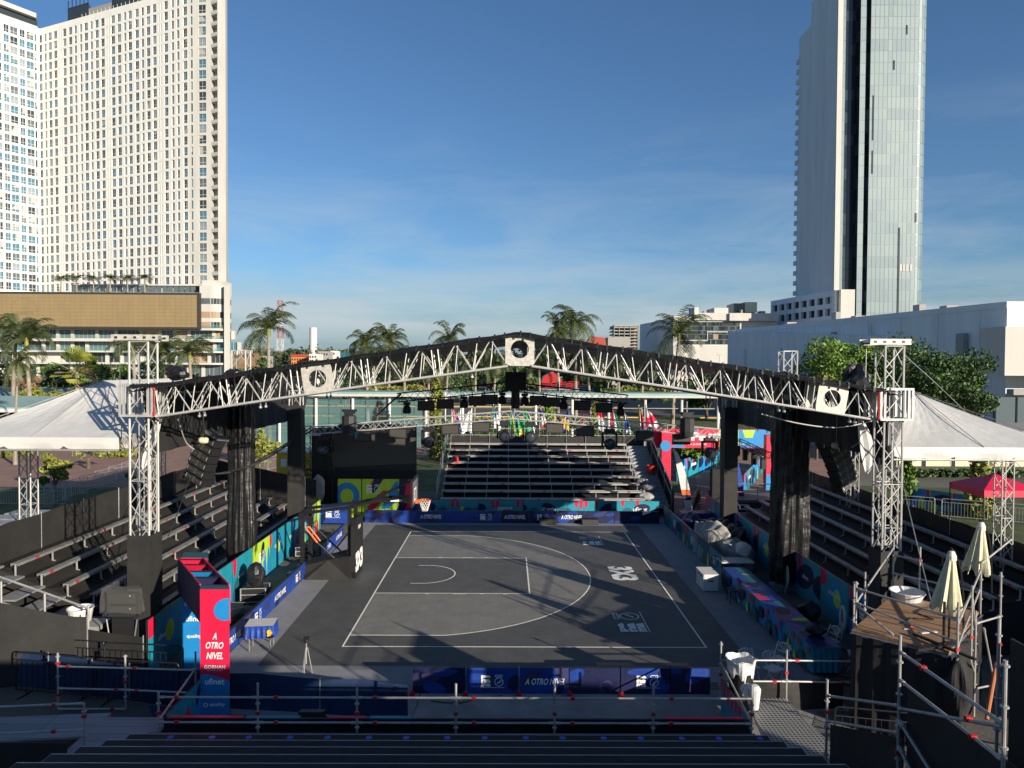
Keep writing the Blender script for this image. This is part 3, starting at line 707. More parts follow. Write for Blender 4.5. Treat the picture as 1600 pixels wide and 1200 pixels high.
def wash_proto():
    t = thing('blinder_light', '', 'stage light', (0, 0, 0), 0, 'flat rectangular lights')
    b = MB().use('black'); b.box((-.33, -.07, -.42), (.33, .07, -.04)); b.build('housing', None, t)
    b = MB().use('ledgrey'); b.box((-.29, -.085, -.38), (.29, -.072, -.08)); b.build('front_panel', None, t)
    for s in (-1, 1): b = MB().use('black'); b.tube((s*.2, 0, -.04), (s*.2, 0, .1), .02); b.build('clamp', None, t)
    return t
def par_proto():
    t = thing('wash_light', '', 'stage light', (0, 0, 0), 0, 'small black lights on the rear truss')
    b = MB().use('black'); b.box((-.13, -.1, -.12), (.13, .1, -.01)); b.tube((0, 0, -.01), (0, 0, .1), .025); b.build('base', None, t)
    b = MB().use('black'); b.lathe((0, 0, -.46), [(0, 0), (.14, 0), (.17, .08), (.15, .24), (.08, .33), (0, .34)], 12, 'Z'); b.build('head', None, t)
    return t
heads = moving_head_proto(); wash = wash_proto(); par = par_proto()
def place(proto, used, x, y, z, label, rz=0, group=None):
    o = proto if not used.get(proto.name) else copy_tree(proto)
    used[proto.name] = 1; o.location = (x, y, z); o.rotation_euler = (0, 0, rz); o['label'] = label; o['category'] = 'stage light'
    if group: o['group'] = group
    s_ = 1.45 if proto is heads else (1.5 if proto is wash and not group else 1.0); o.scale = (s_, s_, s_)
    return o
USED = {}
# silver light truss: two sloping halves
YT = 39.0
def zt(x): return 5.86-.083*abs(x-.3)
t = thing('light_truss', 'silver lattice light truss hanging across the court with speakers and lamps', 'truss', (0, YT, 6.5))
for xa, xb in ((-10.75, .25), (.35, 11.8)):
    b = MB(); truss(b, (xa, YT, zt(xa)), (xb, YT, zt(xb)), .40, .42, (0, 0, 1), .03, .016, .42); b.build('truss_span', 'alu_bright', t)
b = MB().use('steel')
for x in (-10.55, 11.6): b.box((x-.25, YT-.25, zt(x)-.3), (x+.25, YT+.25, zt(x)-.18))
b.build('support_plate', None, t)
for i, px in enumerate((508, 671, 789, 829, 953, 1110)):
    x = (px-793.3)*YT/1100; place(heads, USED, x, YT-.02, zt(x)-.24, 'large round moving head light, %s from the left on the silver light truss' % ORD[i])
for i, px in enumerate((566, 622, 704, 752, 867, 915, 1008, 1066)):
    x = (px-793.3)*YT/1100; place(wash, USED, x, YT+.05, zt(x)-.2, 'flat rectangular black light, %s from the left under the silver light truss' % ORD[i])
# mesh motor bags standing on the truss
for i, (x, lab) in enumerate(((-8.7, 'black mesh hoist bag over the left part of the silver truss'), (9.9, 'black mesh hoist bag over the right part of the silver truss'))):
    t = thing('chain_hoist', lab, 'hoist', (x, YT-.2, zt(x)), 0, 'chain hoists on the silver light truss')
    b = MB().use('grille'); b.lathe((x, YT-.3, zt(x)-.35), [(0, 0), (.34, 0), (.4, .3), (.4, 1.0), (.2, 1.1)], 9); b.build('chain_bag', None, t)
    b = MB().use('black'); b.box((x-.28, YT-.45, zt(x)+.75), (x+.28, YT-.05, zt(x)+1.0)); b.tube((x-.4, YT-.25, zt(x)+.95), (x+.4, YT-.25, zt(x)+.95), .07, 8); b.build('motor', None, t)
    b = MB().use('steel'); b.tube((x, YT-.25, zt(x)+1), (x, YT-.25, zt(x)+1.6), .03, 4); b.build('chain', None, t)
    if i == 0: b = MB().use('teal'); b.box((x+.25, YT-.46, zt(x)-.32), (x+.55, YT-.44, zt(x)-.2)); b.box((x+.36, YT-.46, zt(x)-.55), (x+.44, YT-.44, zt(x)-.32)); b.build('tape', None, t)
# dark rear light truss
YR = 27.7
def zr(x): return 7.72-.105*abs(x-.1)
t = thing('light_truss', 'dark rear light truss hanging under the roof ridge', 'truss', (0, YR, 7))
for xa, xb in ((-4.3, .0), (.12, 4.7)):
    b = MB(); truss(b, (xa, YR, zr(xa)), (xb, YR, zr(xb)), .3, .34, (0, 0, 1), .022, .010, .3); b.build('truss_span', 'blackmetal', t)
for i, px in enumerate((636, 725, 785, 820, 881, 970)):
    x = (px-793.3)*YR/1100; place(par, USED, x, YR, zr(x)-.2, 'small black lamp, %s from the left on the dark rear truss' % ORD[i])
for i, px in enumerate((666, 696, 746, 765, 841, 862, 910, 944)):
    x = (px-793.3)*YR/1100; place(wash, USED, x, YR, zr(x)-.2, 'flat dark light, %s from the left on the dark rear truss' % ORD[i], 0, 'flat lights on the dark rear truss')
# central cluster under the ridge
t = thing('hoist_cluster', 'black hoist and cable cluster hanging under the roof peak', 'hoist', (.3, 27, 7))
b = MB().use('black'); b.box((-.1, 26.6, 7.6), (.7, 27.3, 8.3)); b.tube((.3, 26.9, 6.9), (.3, 26.9, 7.6), .16, 8); b.build('motor', None, t)
b = MB().use('blackmetal'); b.tube((.3, 26.9, 8.3), (.3, 26.9, 9.0), .02, 5); b.build('chain', None, t)
# covered winches on top of the roof near the towers
def lump(mb, c, rx, ry, rz_, seed, n=10, m=7, amp=.18):
    rnd = random.Random(seed); P = []
    ph = [rnd.uniform(0, 6) for _ in range(6)]
    for j in range(m+1):
        th = math.pi*j/m; row = []
        for i in range(n+1):
            a = 2*math.pi*(i % n)/n
            k = 1+amp*math.sin(a*3+ph[0]+th*2)+amp*.6*math.sin(a*5+ph[1]-th*3)
            row.append((c[0]+rx*k*math.sin(th)*math.cos(a), c[1]+ry*k*math.sin(th)*math.sin(a), c[2]+rz_*math.cos(th)*(1+amp*.4*math.sin(a*2+ph[2]))))
        P.append(row)
    mb.sheet(P[::-1])
for i, (x, y, z, s, lab) in enumerate(((-9.35, 19.9, 8.35, .32, 'bulging black bag on the roof edge by the front left tower'), (-9.9, 25.6, 8.25, .34, 'crumpled black cover on the roof edge farther back on the left'),
                                 (9.9, 19.9, 8.35, .36, 'peaked black cover on the roof edge by the front right tower'), (10.35, 26.4, 8.25, .36, 'crumpled black cover on the roof edge farther back on the right'))):
    b = MB().use('blackshiny'); lump(b, (x, y, z-.1), s*.85, s*.7, s*(.62 if i != 2 else 1.0), 40+i, 13, 7, .3)
    if i == 2: b.lathe((x, y, z-.5), [(.42, 0), (.30, .25), (.12, .62), (0, .74)], 9)
    setp(b.build('winch_cover', None, None, base=(x, y, z-s*.7)), lab, 'cover', 'black covers on the roof edge')
# tilted speaker arrays behind the front towers
def line_array(x, y, z, ang, n, rz, label, mirror=1):
    t = thing('line_array', label, 'loudspeakers', (x, y, z), 0, 'tilted line arrays inside the eaves')
    d = Vector((-math.sin(ang)*mirror, 0, -math.cos(ang))); U = Vector((math.cos(rz), math.sin(rz), 0)); 
    U = (U-d*U.dot(d)).normalized(); N = U.cross(d)
    b = MB().use('steel'); c = Vector((x, y, z)); b.obox(c-d*.1, U, d, N, 1.0, .1, .55); b.build('fly_frame', None, t)
    for k in range(n):
        c = Vector((x, y, z))+d*(.12+.30*k)+N*(.02*k*k*.5)
        b = MB().use('black'); b.obox(c, U, d, N, .84, .27, .5); cb = b.build('cabinet', None, t)
        b = MB().use('grille'); b.obox(c-N*.256, U, d, N, .78, .22, .01); b.use('seat_alu')
        for s in (-1, 1): b.obox(c+U*s*.36-N*.262, U, d, N, .03, .12, .015)
        b.use('ledgrey'); b.obox(c+U*.0-N*.262, U, d, N, .12, .2, .012)
        for s in (-1, 1): b.obox(c+U*s*.2-N*.2635, U, d, N, .16, .05, .012)
        b.build('grille', None, cb, root=t)
    b = MB().use('blackmetal'); b.tube((x, y, z+.1), (x-.05, y, 7.2), .012, 4); b.tube((x+.2, y, z+.1), (x+.6, y, 7.2), .01, 4); b.build('cable', None, t)
line_array(-10.3, 24.6, 6.0, .42, 6, -.35, 'tilted black line array hanging by the front left tower', 1)
line_array(11.6, 25.4, 6.0, -.0+.5, 7, .35, 'tilted black line array hanging by the front right tower', -1)
for i, (px, py, D, lab) in enumerate(((318, 688, 22.8, 'rounded brass coloured lamp hanging over the left line array'), (1307, 696, 23.5, 'small bright lamp hanging by the right line array'))):
    p = W(px, py, D); t = thing('work_light', lab, 'lamp', p)
    b = MB().use('cream'); b.lathe(p+Vector((-.16, 0, 0)), [(0, 0), (.09, .02), (.11, .1), (.11, .22), (.08, .3), (0, .32)], 12, 'X'); b.build('lamp_body', None, t, smooth=True)
    b = MB().use('steel'); b.tube(p+Vector((0, 0, .1)), (p.x, p.y, 7.6), .01, 4); b.build('hanger', None, t)
# cables
def cable(pts, r, label, m='rubber'):
    b = MB().use(m); P = [Vector(p) for p in pts]; Q = []
    for k in range(len(P)-1):
        a = P[max(0, k-1)]; c, d = P[k], P[k+1]; e = P[min(len(P)-1, k+2)]
        for s in range(8):
            u = s/8; Q.append(.5*((2*c)+(-a+d)*u+(2*a-5*c+4*d-e)*u*u+(-a+3*c-3*d+e)*u**3))
    Q.append(P[-1]); b.path(Q, r, 5); setp(b.build('cable', None, None, base=P[0]), label, 'cable')
cable([W(285, 745, 26), W(345, 740, 26.5), W(405, 722, 27), W(450, 695, 33), W(488, 672, 38.6)], .05, 'thick black cable bundle sagging up to the left end of the light truss')
cable([W(287, 738, 26), W(360, 738, 26.5), W(420, 710, 29), W(486, 668, 38.6)], .035, 'thinner black cable above the thick bundle on the left')
cable([W(626, 616, 27.7), W(605, 634, 31), W(588, 650, 38.6)], .04, 'black cable drooping from the rear truss to the left hoist')
cable([W(278, 655, 20.6), W(290, 690, 22), W(303, 702, 22.8)], .02, 'pale blue safety line above the left line array', 'tentwhite')
cable([W(1190, 647, 20.4), W(1250, 662, 20.2), W(1310, 668, 20.2), W(1362, 658, 20.2)], .018, 'white cable sagging under the right end of the front truss', 'tentwhite')
cable([W(1350, 668, 20.4), W(1343, 690, 21.5), W(1322, 704, 23)], .018, 'white safety line at the right line array', 'tentwhite')
cable([W(1410, 552, 19.8), W(1490, 625, 24), W(1600, 735, 30)], .012, 'guy wire from the top of the front right tower', 'steel')
cable([W(300, 735, 25), W(278, 800, 23), W(256, 855, 21.5)], .015, 'black wire running down from the left line array')
cable([W(1410, 755, 21), W(1440, 880, 18), W(1456, 945, 17)], .014, 'guy wire running down in front of the right fence', 'steel')
# ============================================================ GRANDSTANDS
def plank(b, p, q, wd, th, wdir):
    """bench plank from p to q: flat top with down-turned lips"""
    p = Vector(p); q = Vector(q); d = (q-p); U = d.normalized(); N = Vector((0, 0, 1)); V = Vector(wdir)
    b.obox((p+q)/2-N*th/2, U, V, N, d.length, wd, th)
    for s in (-1, 1): b.obox((p+q)/2+V*(s*(wd/2-.01))-N*(th+.02), U, V, N, d.length, .02, .05)
def grandstand(label, origin, run, rise_dir, length, n, z0, seatz, opts):
    """rows run along `run`; each row steps back along rise_dir by .8 and up by .31"""
    O = Vector(origin); U = Vector(run); V = Vector(rise_dir)
    t = thing('grandstand', label, 'grandstand', O)
    for k in range(n):
        p = O+V*(.8*k)+Vector((0, 0, z0+.31*k)); q = p+U*length
        b = MB().use('seat_alu' if opts.get('backplank') else 'alu_dull'); plank(b, p+V*.14, q+V*.14, .26 if opts.get('backplank') else .23, .035, V)
        b.build('seat_row', None, t)
        if opts.get('backplank'): b = MB().use('alu'); plank(b, p+V*.32+Vector((0, 0, .02)), q+V*.32+Vector((0, 0, .02)), .05, .05, V); b.build('rear_rail', None, t)
        b = MB().use(opts.get('foot', 'blackfence')); b.obox((p+q)/2+V*.62-Vector((0, 0, .16)), U, V, (0, 0, 1), length, .62, .04); b.build('footboard', None, t)
        m = opts.get('brackets', 8)
        for i in range(m+1):
            b = MB().use('alu'); c = p+U*(length*i/m*.985+.05)+V*.14; b.tube(c-Vector((0, 0, .04)), c-Vector((0, 0, .44)), .028, 5)
            b.tube(c-Vector((0, 0, .4))-V*.1, c-Vector((0, 0, .4))+V*.3, .02, 5); b.build('seat_bracket', None, t)
        rnd = random.Random(k)
        for i in range(0, m+1, 2):
            b = MB().use('redplastic'); c = p+U*min(length-.1, (length*(i+rnd.random()*.8)/m))+V*.02-Vector((0, 0, .03)); b.obox(c, U, V, (0, 0, 1), .16, .03, .06); b.build('red_wedge', None, t)
        if opts.get('posts') :
            b = MB().use('steel')
            for i in range(m+1):
                c = p+U*(length*i/m*.985+.03); b.tube((c.x, c.y, 0), (c.x, c.y, c.z-.1), .024, 5)
            b.build('standard', None, t)
    # dark undercroft cloth and frame
    b = MB().use('blackfence')
    e = O+V*(.8*n)
    b.prism([O+Vector((0, 0, .02))+V*.35+U*.02, O+V*(.8*n)+Vector((0, 0, .02))+U*.02, O+V*(.8*n)+Vector((0, 0, z0+.31*n-.45))+U*.02, O+V*.35+Vector((0, 0, max(.05, z0-.3)))+U*.02], U*(length-.04))
    b.build('under_cloth', None, t)
    return t
# far stand (faces the camera)
gs = grandstand('far silver bench grandstand facing the camera below the flags', (-3.84, 40.2, 0), (1, 0, 0), (0, 1, 0), 11.75, 9, .95, 0, dict(brackets=9, backplank=True, posts=False, foot='blackfab'))
# stair on its right side
b = MB().use('deck')
for k in range(18):
    zt_ = .62+.155*k; y = 40.2+.4*k; b.box((7.95, y, zt_-.04), (9.35, y+.42, zt_)); b.box((7.95, y, zt_-.17), (9.35, y+.02, zt_-.045))
b.build('stair', None, gs)
for k in range(10):
    b = MB().use('steel'); x = -3.84+11.75*k/9; b.tube((x, 47.7, 2.9), (x, 47.7, 4.9), .028, 6); b.build('rail_post', None, gs)
for z in (3.9, 4.35, 4.85): b = MB().use('alu'); b.tube((-3.84, 47.68, z), (9.4, 47.68, z), .026, 6); b.build('top_rail', None, gs)
b = MB().use('footdark'); b.box((-3.8, 47.75, 3.0), (9.3, 47.8, 3.8)); b.build('rear_cloth', None, gs)
for sx_, nm in ((-4.05, 'l'), (9.45, 'r')):
    b = MB().use('steel')
    for k in range(5):
        y = 40.3+k*1.85; zt_ = .65+.3875*(y-40.2); b.tube((sx_, y, zt_-.6), (sx_, y, zt_+1.1), .025, 6)
        if k < 4:
            for o_ in (.5, 1.05): b.tube((sx_, y, zt_+o_), (sx_, y+1.85, zt_+.3875*1.85+o_), .022, 6)
    b.build('side_rail', None, gs)
b = MB().use('blackfence'); b.prism([(9.52, 40.0, .02), (9.52, 48.2, .02), (9.52, 48.2, 4.6), (9.52, 40.0, 1.5)], (.03, 0, 0)); b.build('side_cloth', None, gs)
b = MB().use('redplastic'); b.lathe((-3.3, 44.5, 2.35), [(0, 0), (.2, .02), (.24, .25), (.2, .45), (0, .5)], 12); setp(b.build('bucket', None, None, base=(-3.3, 44.5, 2.35)), 'dull red tub on the left end of the far grandstand', 'tub')
b = MB().use('redplastic'); b.lathe((8.95, 43.6, 1.95), [(.0, 0), (.24, .0), (.3, .5), (.27, .5), (.22, .03), (0, .03)], 14); setp(b.build('bucket', None, None, base=(8.95, 43.6, 1.95)), 'red bin on the stair of the far grandstand', 'bin')
b = MB().use('tarp'); lump(b, (8.1, 40.9, 1.0), .5, .4, .25, 3); lump(b, (8.5, 41.9, 1.35), .45, .35, .2, 4); lump(b, (8.2, 42.6, 1.6), .4, .3, .2, 6)
setp(b.build('plastic_sheeting', None, None, base=(8.3, 41.5, 1)), 'crumpled pale sheeting lying on the foot of the far grandstand stair', 'sheeting')
# left and right side stands
gl = grandstand('left grandstand of dark benches behind the hoop side wall panels', (-11.0, 21.6, 0), (0, 1, 0), (-1, 0, 0), 16.2, 6, .80, 0, dict(brackets=9, posts=False, foot='footdark'))
gr = grandstand('right grandstand of dark benches behind the scoring tables', (11.9, 20.6, 0), (0, 1, 0), (1, 0, 0), 17.0, 6, .80, 0, dict(brackets=9, posts=False, foot='footdark'))
# rear fences of black cloth
def fence(label, pts, top, m='blackfence', bottom=0.0, ripple=.03, group=None, name='cloth_fence', posts=True, wl=3.0):
    P0 = [Vector((x, y, 0)) for x, y in pts]; row = []; tops = top if isinstance(top, (list, tuple)) else [top]*len(P0)
    t = thing(name, label, 'fence', (P0[0].x, P0[0].y, 0), 0, group)
    for k in range(len(P0)-1):
        a, c = P0[k], P0[k+1]; L_ = (c-a).length; n = max(2, int(L_/.3)); nrm = Vector((-(c-a).y, (c-a).x, 0)).normalized()
        for i in range(n if k < len(P0)-2 else n+1):
            q = i/n; p = a.lerp(c, q); row.append((p, nrm, tops[k]+(tops[k+1]-tops[k])*q, L_*q))
    b = MB().use(m); G_ = []
    for j in range(5):
        q = j/4; G_.append([p+nr*ripple*math.sin(i*wl*.3+j*.4)*(.5+.5*math.sin(i*.37))+Vector((0, 0, bottom+(tp-bottom)*q-(.04*abs(math.sin(i*.35)) if j == 4 else 0))) for i, (p, nr, tp, l_) in enumerate(row)])
    b.sheet(G_, (0, 0.012, 0)); b.build('cloth', None, t)
    if posts:
        b = MB().use('steel')
        for i in range(0, len(row), 8): p, nr, tp, _ = row[i]; b.tube((p.x, p.y, bottom), (p.x, p.y, tp+.03), .02, 5)
        b.build('frame', None, t)
    return t
fence('long black cloth fence at the back of the left grandstand', [(-15.95, 14.5), (-15.95, 38.2)], [3.42, 3.42])
fence('black cloth screen across the far end of the left grandstand', [(-15.9, 38.3), (-10.4, 38.3)], [3.4, 2.3])
fence('long black cloth fence at the back of the right grandstand', [(16.75, 12), (16.75, 39)], [2.85, 2.85])
fence('black sloping cloth at the near end of the left grandstand', [(-15.7, 17.6), (-11.6, 18.8), (-11.3, 18.9)], [3.0, 1.75, 1.7], ripple=.05)
fence('black cloth fence under the left seats behind the colour panels', [(-10.75, 21.4), (-10.75, 37.6)], .78)
fence('black cloth fence under the right seats behind the colour panels', [(11.75, 19.6), (11.75, 37.6)], .95)
fence('black cloth fence with bars in front at the far left of the near side', [(-14.6, 19.6), (-9.8, 18.9)], [1.5, 1.15], ripple=.05)
fence('blue mesh cloth over barriers along the near left side', [(-14.4, 18.9), (-11, 18.0), (-8.9, 17.5), (-2.35, 16.75)], [.95, .95, .92, .88], 'bluemesh', 0, .05)
# handrails of the side stands
def scaffold(label, posts, rails, reds=(), r=.024, name='scaffold_rail', group=None, m='alu', extra=None):
    p0 = posts[0] if posts else (*rails[0][0],)
    t = thing(name, label, 'railing', (p0[0], p0[1], p0[2]), 0, group)
    for x, y, z0, z1 in posts:
        b = MB().use(m); b.tube((x, y, z0), (x, y, z1), r, 8); b.tube((x, y, z1-.0), (x, y, z1+.012), r*1.15, 8)
        z = z0+.3
        while z < z1: b.tube((x, y, z-.012), (x, y, z+.012), r*2.1, 8); z += .5
        b.build('post', None, t)
    for a, c in rails:
        b = MB().use(m); b.tube(a, c, r, 8)
        d = (Vector(c)-Vector(a)).normalized()
        for e, s in ((Vector(a), 1), (Vector(c), -1)): b.tube(e+d*s*.02, e+d*s*.12, r*1.35, 8)
        b.build('rail', None, t)
    for c in reds:
        b = MB().use('redplastic'); b.obox(c, (1, 0, 0), (0, 1, 0), (0, 0, 1), .085, r*2.6, r*2.6); b.build('red_wedge', None, t)
    if extra: extra(t)
    return t
X0 = -5.19; PX = [-7.26, -5.19, -3.12, -1.05, 1.02, 3.09, 5.16]; YF = 14.6
scaffold('long silver scaffold railing across the front of the near stand', [(x, YF, .6, 1.82 if x > -7 else 1.62) for x in PX],
         [((a, YF, z), (c, YF, z)) for a, c in zip(PX, PX[1:]) for z in (1.53, 1.0)],
         [(x+.38, YF, z) for x in PX[:-1] for z in (1.53, 1.0)]+[(x, YF, 1.2) for x in PX])
scaffold('left scaffold railing by the red totem', [(-10.95, 17.1, .05, 1.42), (-9.28, 17.05, .08, 1.40), (-7.55, 17.0, .3, 1.5)],
         [((-10.95, 17.1, 1.1), (-9.28, 17.05, 1.08)), ((-9.28, 17.05, 1.08), (-7.55, 17, 1.06)), ((-10.95, 17.1, .56), (-9.28, 17.05, .55)), ((-9.28, 17.05, .55), (-7.6, 17, .5)), ((-7.55, 17, 1.1), (-7.3, 14.7, 1.0)), ((-10.95, 17.1, .05), (-9.28, 17.05, .08))],
         [(-10.7, 17.1, 1.1), (-9.05, 17.05, 1.08), (-9.5, 17.05, .55), (-9.0, 17.05, .55), (-10.95, 17.1, 1.18), (-9.28, 17.05, .75), (-10.95, 17.1, .4), (-9.6, 17.05, .07)])
scaffold('outer left scaffold railing running off the left edge of the view', [(-8.72, 14.45, -.0, 1.45), (-12.6, 14.0, 0, 1.5)],
         [((-8.72, 14.45, 1.47), (-12.6, 14.0, 1.5)), ((-8.72, 14.45, .92), (-12.6, 14.0, .95))], [(-9.3, 14.39, 1.47), (-9.3, 14.38, .92), (-8.72, 14.45, 1.2)])
b = MB().use('blackfence'); b.box((-12.6, 13.9, -.0), (-8.75, 13.93, .93)); setp(b.build('cloth_screen', None, None, base=(-10.6, 13.9, 0)), 'flat black cloth panel in the bottom left corner', 'panel')
scaffold('right scaffold railing beside the white bin', [(5.27, 17.1, .4, 1.75), (6.89, 17.1, .02, 1.55), (8.5, 17.05, .02, 3.25)],
         [((5.27, 17.1, 1.3), (6.89, 17.1, 1.3)), ((6.89, 17.1, 1.3), (8.5, 17.05, 1.3)), ((5.27, 17.1, .78), (6.89, 17.1, .78)), ((6.89, 17.1, .78), (8.5, 17.05, .78)), ((5.27, 17.1, 1.25), (5.2, 14.8, .98))],
         [(5.6, 17.1, 1.3), (7.15, 17.1, 1.3), (6.6, 17.1, .78), (8.25, 17.05, .78), (5.27, 17.1, .95), (6.89, 17.1, 1.0), (8.5, 17.05, 1.0)])
fence('black cloth skirting under the right scaffold railing', [(5.5, 17.3), (8.4, 17.3)], .74, ripple=.06, posts=False)
scaffold('sloping scaffold railing of the stair at the bottom right', [(6.05, 13.1, .9, 2.6), (6.0, 10.6, 2.2, 4.4), (6.0, 8.35, 2.6, 4.95)],
         [((6.05, 13.1, 2.3), (6.0, 10.6, 3.32)), ((6.05, 13.1, 1.82), (6.0, 10.6, 2.9)), ((6.0, 10.6, 3.28), (6.0, 8.35, 4.15)), ((6.0, 10.6, 4.15), (6.0, 8.35, 4.18)), ((6.0, 10.6, 3.72), (6.0, 8.35, 3.74)), ((6.0, 10.6, 3.1), (6.0, 8.8, 2.4)), ((6.0, 10.6, 2.7), (6.0, 9.3, 2.0))],
         [(6.05, 13.1, 2.0), (6.0, 9.0, 3.93), (6.0, 10.6, 2.6), (6.0, 8.35, 3.0), (6.0, 10.0, 4.16), (6.0, 8.9, 3.74)])
b = MB().use('blackfence'); b.prism([(6.12, 13.1, .6), (6.12, 13.1, 1.75), (6.08, 10.62, 2.8), (6.08, 10.62, .6)], (.02, 0, 0)); setp(b.build('cloth_screen', None, None, base=(6.1, 12, .6)), 'sloping black cloth hung on the lower part of the bottom right stair railing', 'panel')
b = MB().use('blackfence'); b.prism([(6.1, 10.55, .6), (6.1, 10.55, 3.66), (6.1, 8.0, 3.7), (6.1, 8.0, .6)], (.02, 0, 0)); setp(b.build('cloth_screen', None, None, base=(6.1, 9.5, .6)), 'tall black cloth hung under the upper rails of the bottom right stair', 'panel')
b = MB().use('blackfence'); b.box((7.9, 9.0, 0), (7.94, 10.9, 4.25)); setp(b.build('cloth_screen', None, None, base=(7.9, 10, 0)), 'tall black cloth panel at the right edge beyond the thick post', 'panel')
scaffold('thick scaffold post at the right edge', [(7.72, 10.9, 2.0, 4.55)], [], [])
# near stand below the camera
t = thing('grandstand', 'near grandstand of silver-edged dark benches in the foreground', 'grandstand', (-2.4, 13.8, 0))
NX0, NX1 = -7.42, 5.2
blue_px = [265, 330, 388, 453, 512, 577, 636, 701, 760, 825, 883, 948, 1007, 1072, 1131, 1196]
for k in range(8):
    y = 13.8-.8*k; z = 1.18+.31*k
    b = MB().use('seat_alu'); b.box((NX0, y-.26, z-.035), (NX1, y, z)); b.box((NX0, y-.012, z-.09), (NX1, y+.004, z-.035)); 
    b.use('blackfab'); b.box((NX0+.01, y-.255, z+.0005), (NX1-.01, y-.03, z+.004)); b.build('seat_row', None, t)
    b = MB().use('blackfab'); b.box((NX0, y-.82, z-.3+.0), (NX1, y-.28, z-.26)); b.use('seat_alu'); b.box((NX0, y-.29, z-.3), (NX1, y-.275, z-.245)); b.build('footboard', None, t)
    b = MB().use('blackfence'); b.box((NX0+.02, y-.84, .02), (NX1-.02, y-.822, z-.3)); b.build('riser_cloth', None, t)
b = MB().use('blackfence'); b.box((NX0, 14.2, .02), (NX1+.0, 14.24, .86)); b.build('front_cloth', None, t)
b = MB().use('court_dark'); b.box((NX0, 13.82, .80), (NX1, 14.5, .84)); b.build('front_walkway', None, t)
for px in blue_px:
    x = (px-793.3)*13.66/1100; b = MB().use('glintblue'); b.lathe((x, 13.66, 1.1845), [(0, .006), (.06, .006), (.065, 0)], 12); b.build('seat_glint', None, t)  # blue glints along the front bench, painted as small coloured discs
# side stairs
for s, x0_, x1_ in ((-1, -8.6, -7.5), (1, 5.28, 5.98)):
    b = MB().use('plankdeck')
    for k in range(18): y = 13.6-.4*k; z = .85+.155*k; b.box((x0_, y-.42, z-.03), (x1_, y, z)); b.use('seat_alu'); b.box((x0_, y-.0, z-.035), (x1_, y+.015, z+.004)); b.use('plankdeck')
    b.build('stair', None, t)
# decks either side of the near stand
def deck(label, pts, z, m='plankdeck'):
    b = MB().use(m); b.prism([(x, y, z-.06) for x, y in pts], (0, 0, .06)); b.use('seat_alu')
    for a, c in zip(pts, pts[1:]+pts[:1]): b.tube((*a, z-.03), (*c, z-.03), .03, 4)
    b.use('steel')
    for x, y in pts: b.tube((x, y, 0), (x, y, z-.06), .03, 5)
    setp(b.build('walkway_deck', None, None, base=(pts[0][0], pts[0][1], 0)), label, 'walkway')
deck('silver plank walkway in the lower left corner', [(-12.5, 14.5), (-9.0, 14.9), (-9.0, 15.9), (-12.5, 15.6)], .55)
deck('silver plank walkway left of the near railing', [(-8.95, 12.8), (-7.45, 12.8), (-7.45, 15.6), (-8.95, 15.6)], .6)
deck('perforated silver walkway right of the near railing', [(5.3, 13.3), (6.9, 13.3), (6.65, 16.6), (5.75, 16.6)], .6, 'perforated')
# wall of the near stand behind the camera that shades the foreground
b = MB().use('blackfence'); b.box((-16, -3.1, 0), (22.5, -3.0, 8.0)); setp(b.build('cloth_fence', None, None, base=(0, -3, 0)), 'tall black cloth back wall of the near grandstand', 'fence')
b = MB().use('plankdeck'); b.box((-10, -2.9, 6.5), (10, 2.2, 6.6)); setp(b.build('walkway_deck', None, None, base=(0, -1, 6.5)), 'top walkway of the near grandstand', 'walkway')
# ------------------------------------------------------------ umbrella platform
dk = [Vector((8.15, 16.45, 0)), Vector((9.6, 15.1, 0)), Vector((12.1, 17.7, 0)), Vector((10.6, 19.1, 0))]
t = thing('camera_platform', 'raised brown plywood platform skirted in black cloth on the right', 'platform', dk[0])
U = (dk[3]-dk[0]); V = (dk[1]-dk[0]); ul, vl = U.length, V.length; U.normalize(); V.normalize(); ZD = 2.3
for i in range(3):
    b = MB().use('plywood'); a = dk[0]+U*(ul*i/3+.005); c = dk[0]+U*(ul*(i+1)/3-.005)
    V2 = (dk[1]-dk[0])
    b.prism([a+Vector((0, 0, ZD-.05)), c+Vector((0, 0, ZD-.05)), c+V2+Vector((0, 0, ZD-.05)), a+V2+Vector((0, 0, ZD-.05))][::-1], (0, 0, .05)); b.build('plywood_sheet', None, t)
b = MB().use('blackfab'); rnd = random.Random(4)
loop = [dk[0], dk[1], dk[2], dk[3], dk[0]]
P = []
for j in range(5):
    row = []
    for k in range(4):
        a, c = loop[k], loop[k+1]; nr = Vector(((c-a).y, -(c-a).x, 0)).normalized()
        for i in range(16): p = a.lerp(c, i/16)+nr*(.03+.05*math.sin(i*1.9+k)*(1-j/5)); row.append(p+Vector((0, 0, .02+(ZD-.09)*j/4)))
    row.append(row[0]); P.append(row)
b.sheet(P); b.build('skirt_cloth', None, t)
b = MB().use('steel')
for a, c in ((dk[0], dk[1]), (dk[1], dk[2]), (dk[2], dk[3]), (dk[3], dk[0])):
    b.tube(a+Vector((0, 0, ZD-.08)), c+Vector((0, 0, ZD-.08)), .03, 6)
b.build('edge_tube', None, t)
q = [W(1340, 915, 16.9), W(1405, 862, 19.4), W(1495, 955, 15.0), W(1543, 910, 17.9), W(1375, 915, 17.9), W(1451, 875, 19.3)]
pr = [(8.4, 16.75, .02, 3.35), (10.75, 19.4, 1.5, 3.75), (9.7, 14.95, 2.0, 3.45), (12.15, 17.85, .3, 3.5), (9.2, 17.9, 2.0, 3.25), (11.2, 18.9, 2.0, 3.65), (10.9, 16.3, 1.6, 3.4)]
def Zp(p, z): return (p[0], p[1], z)
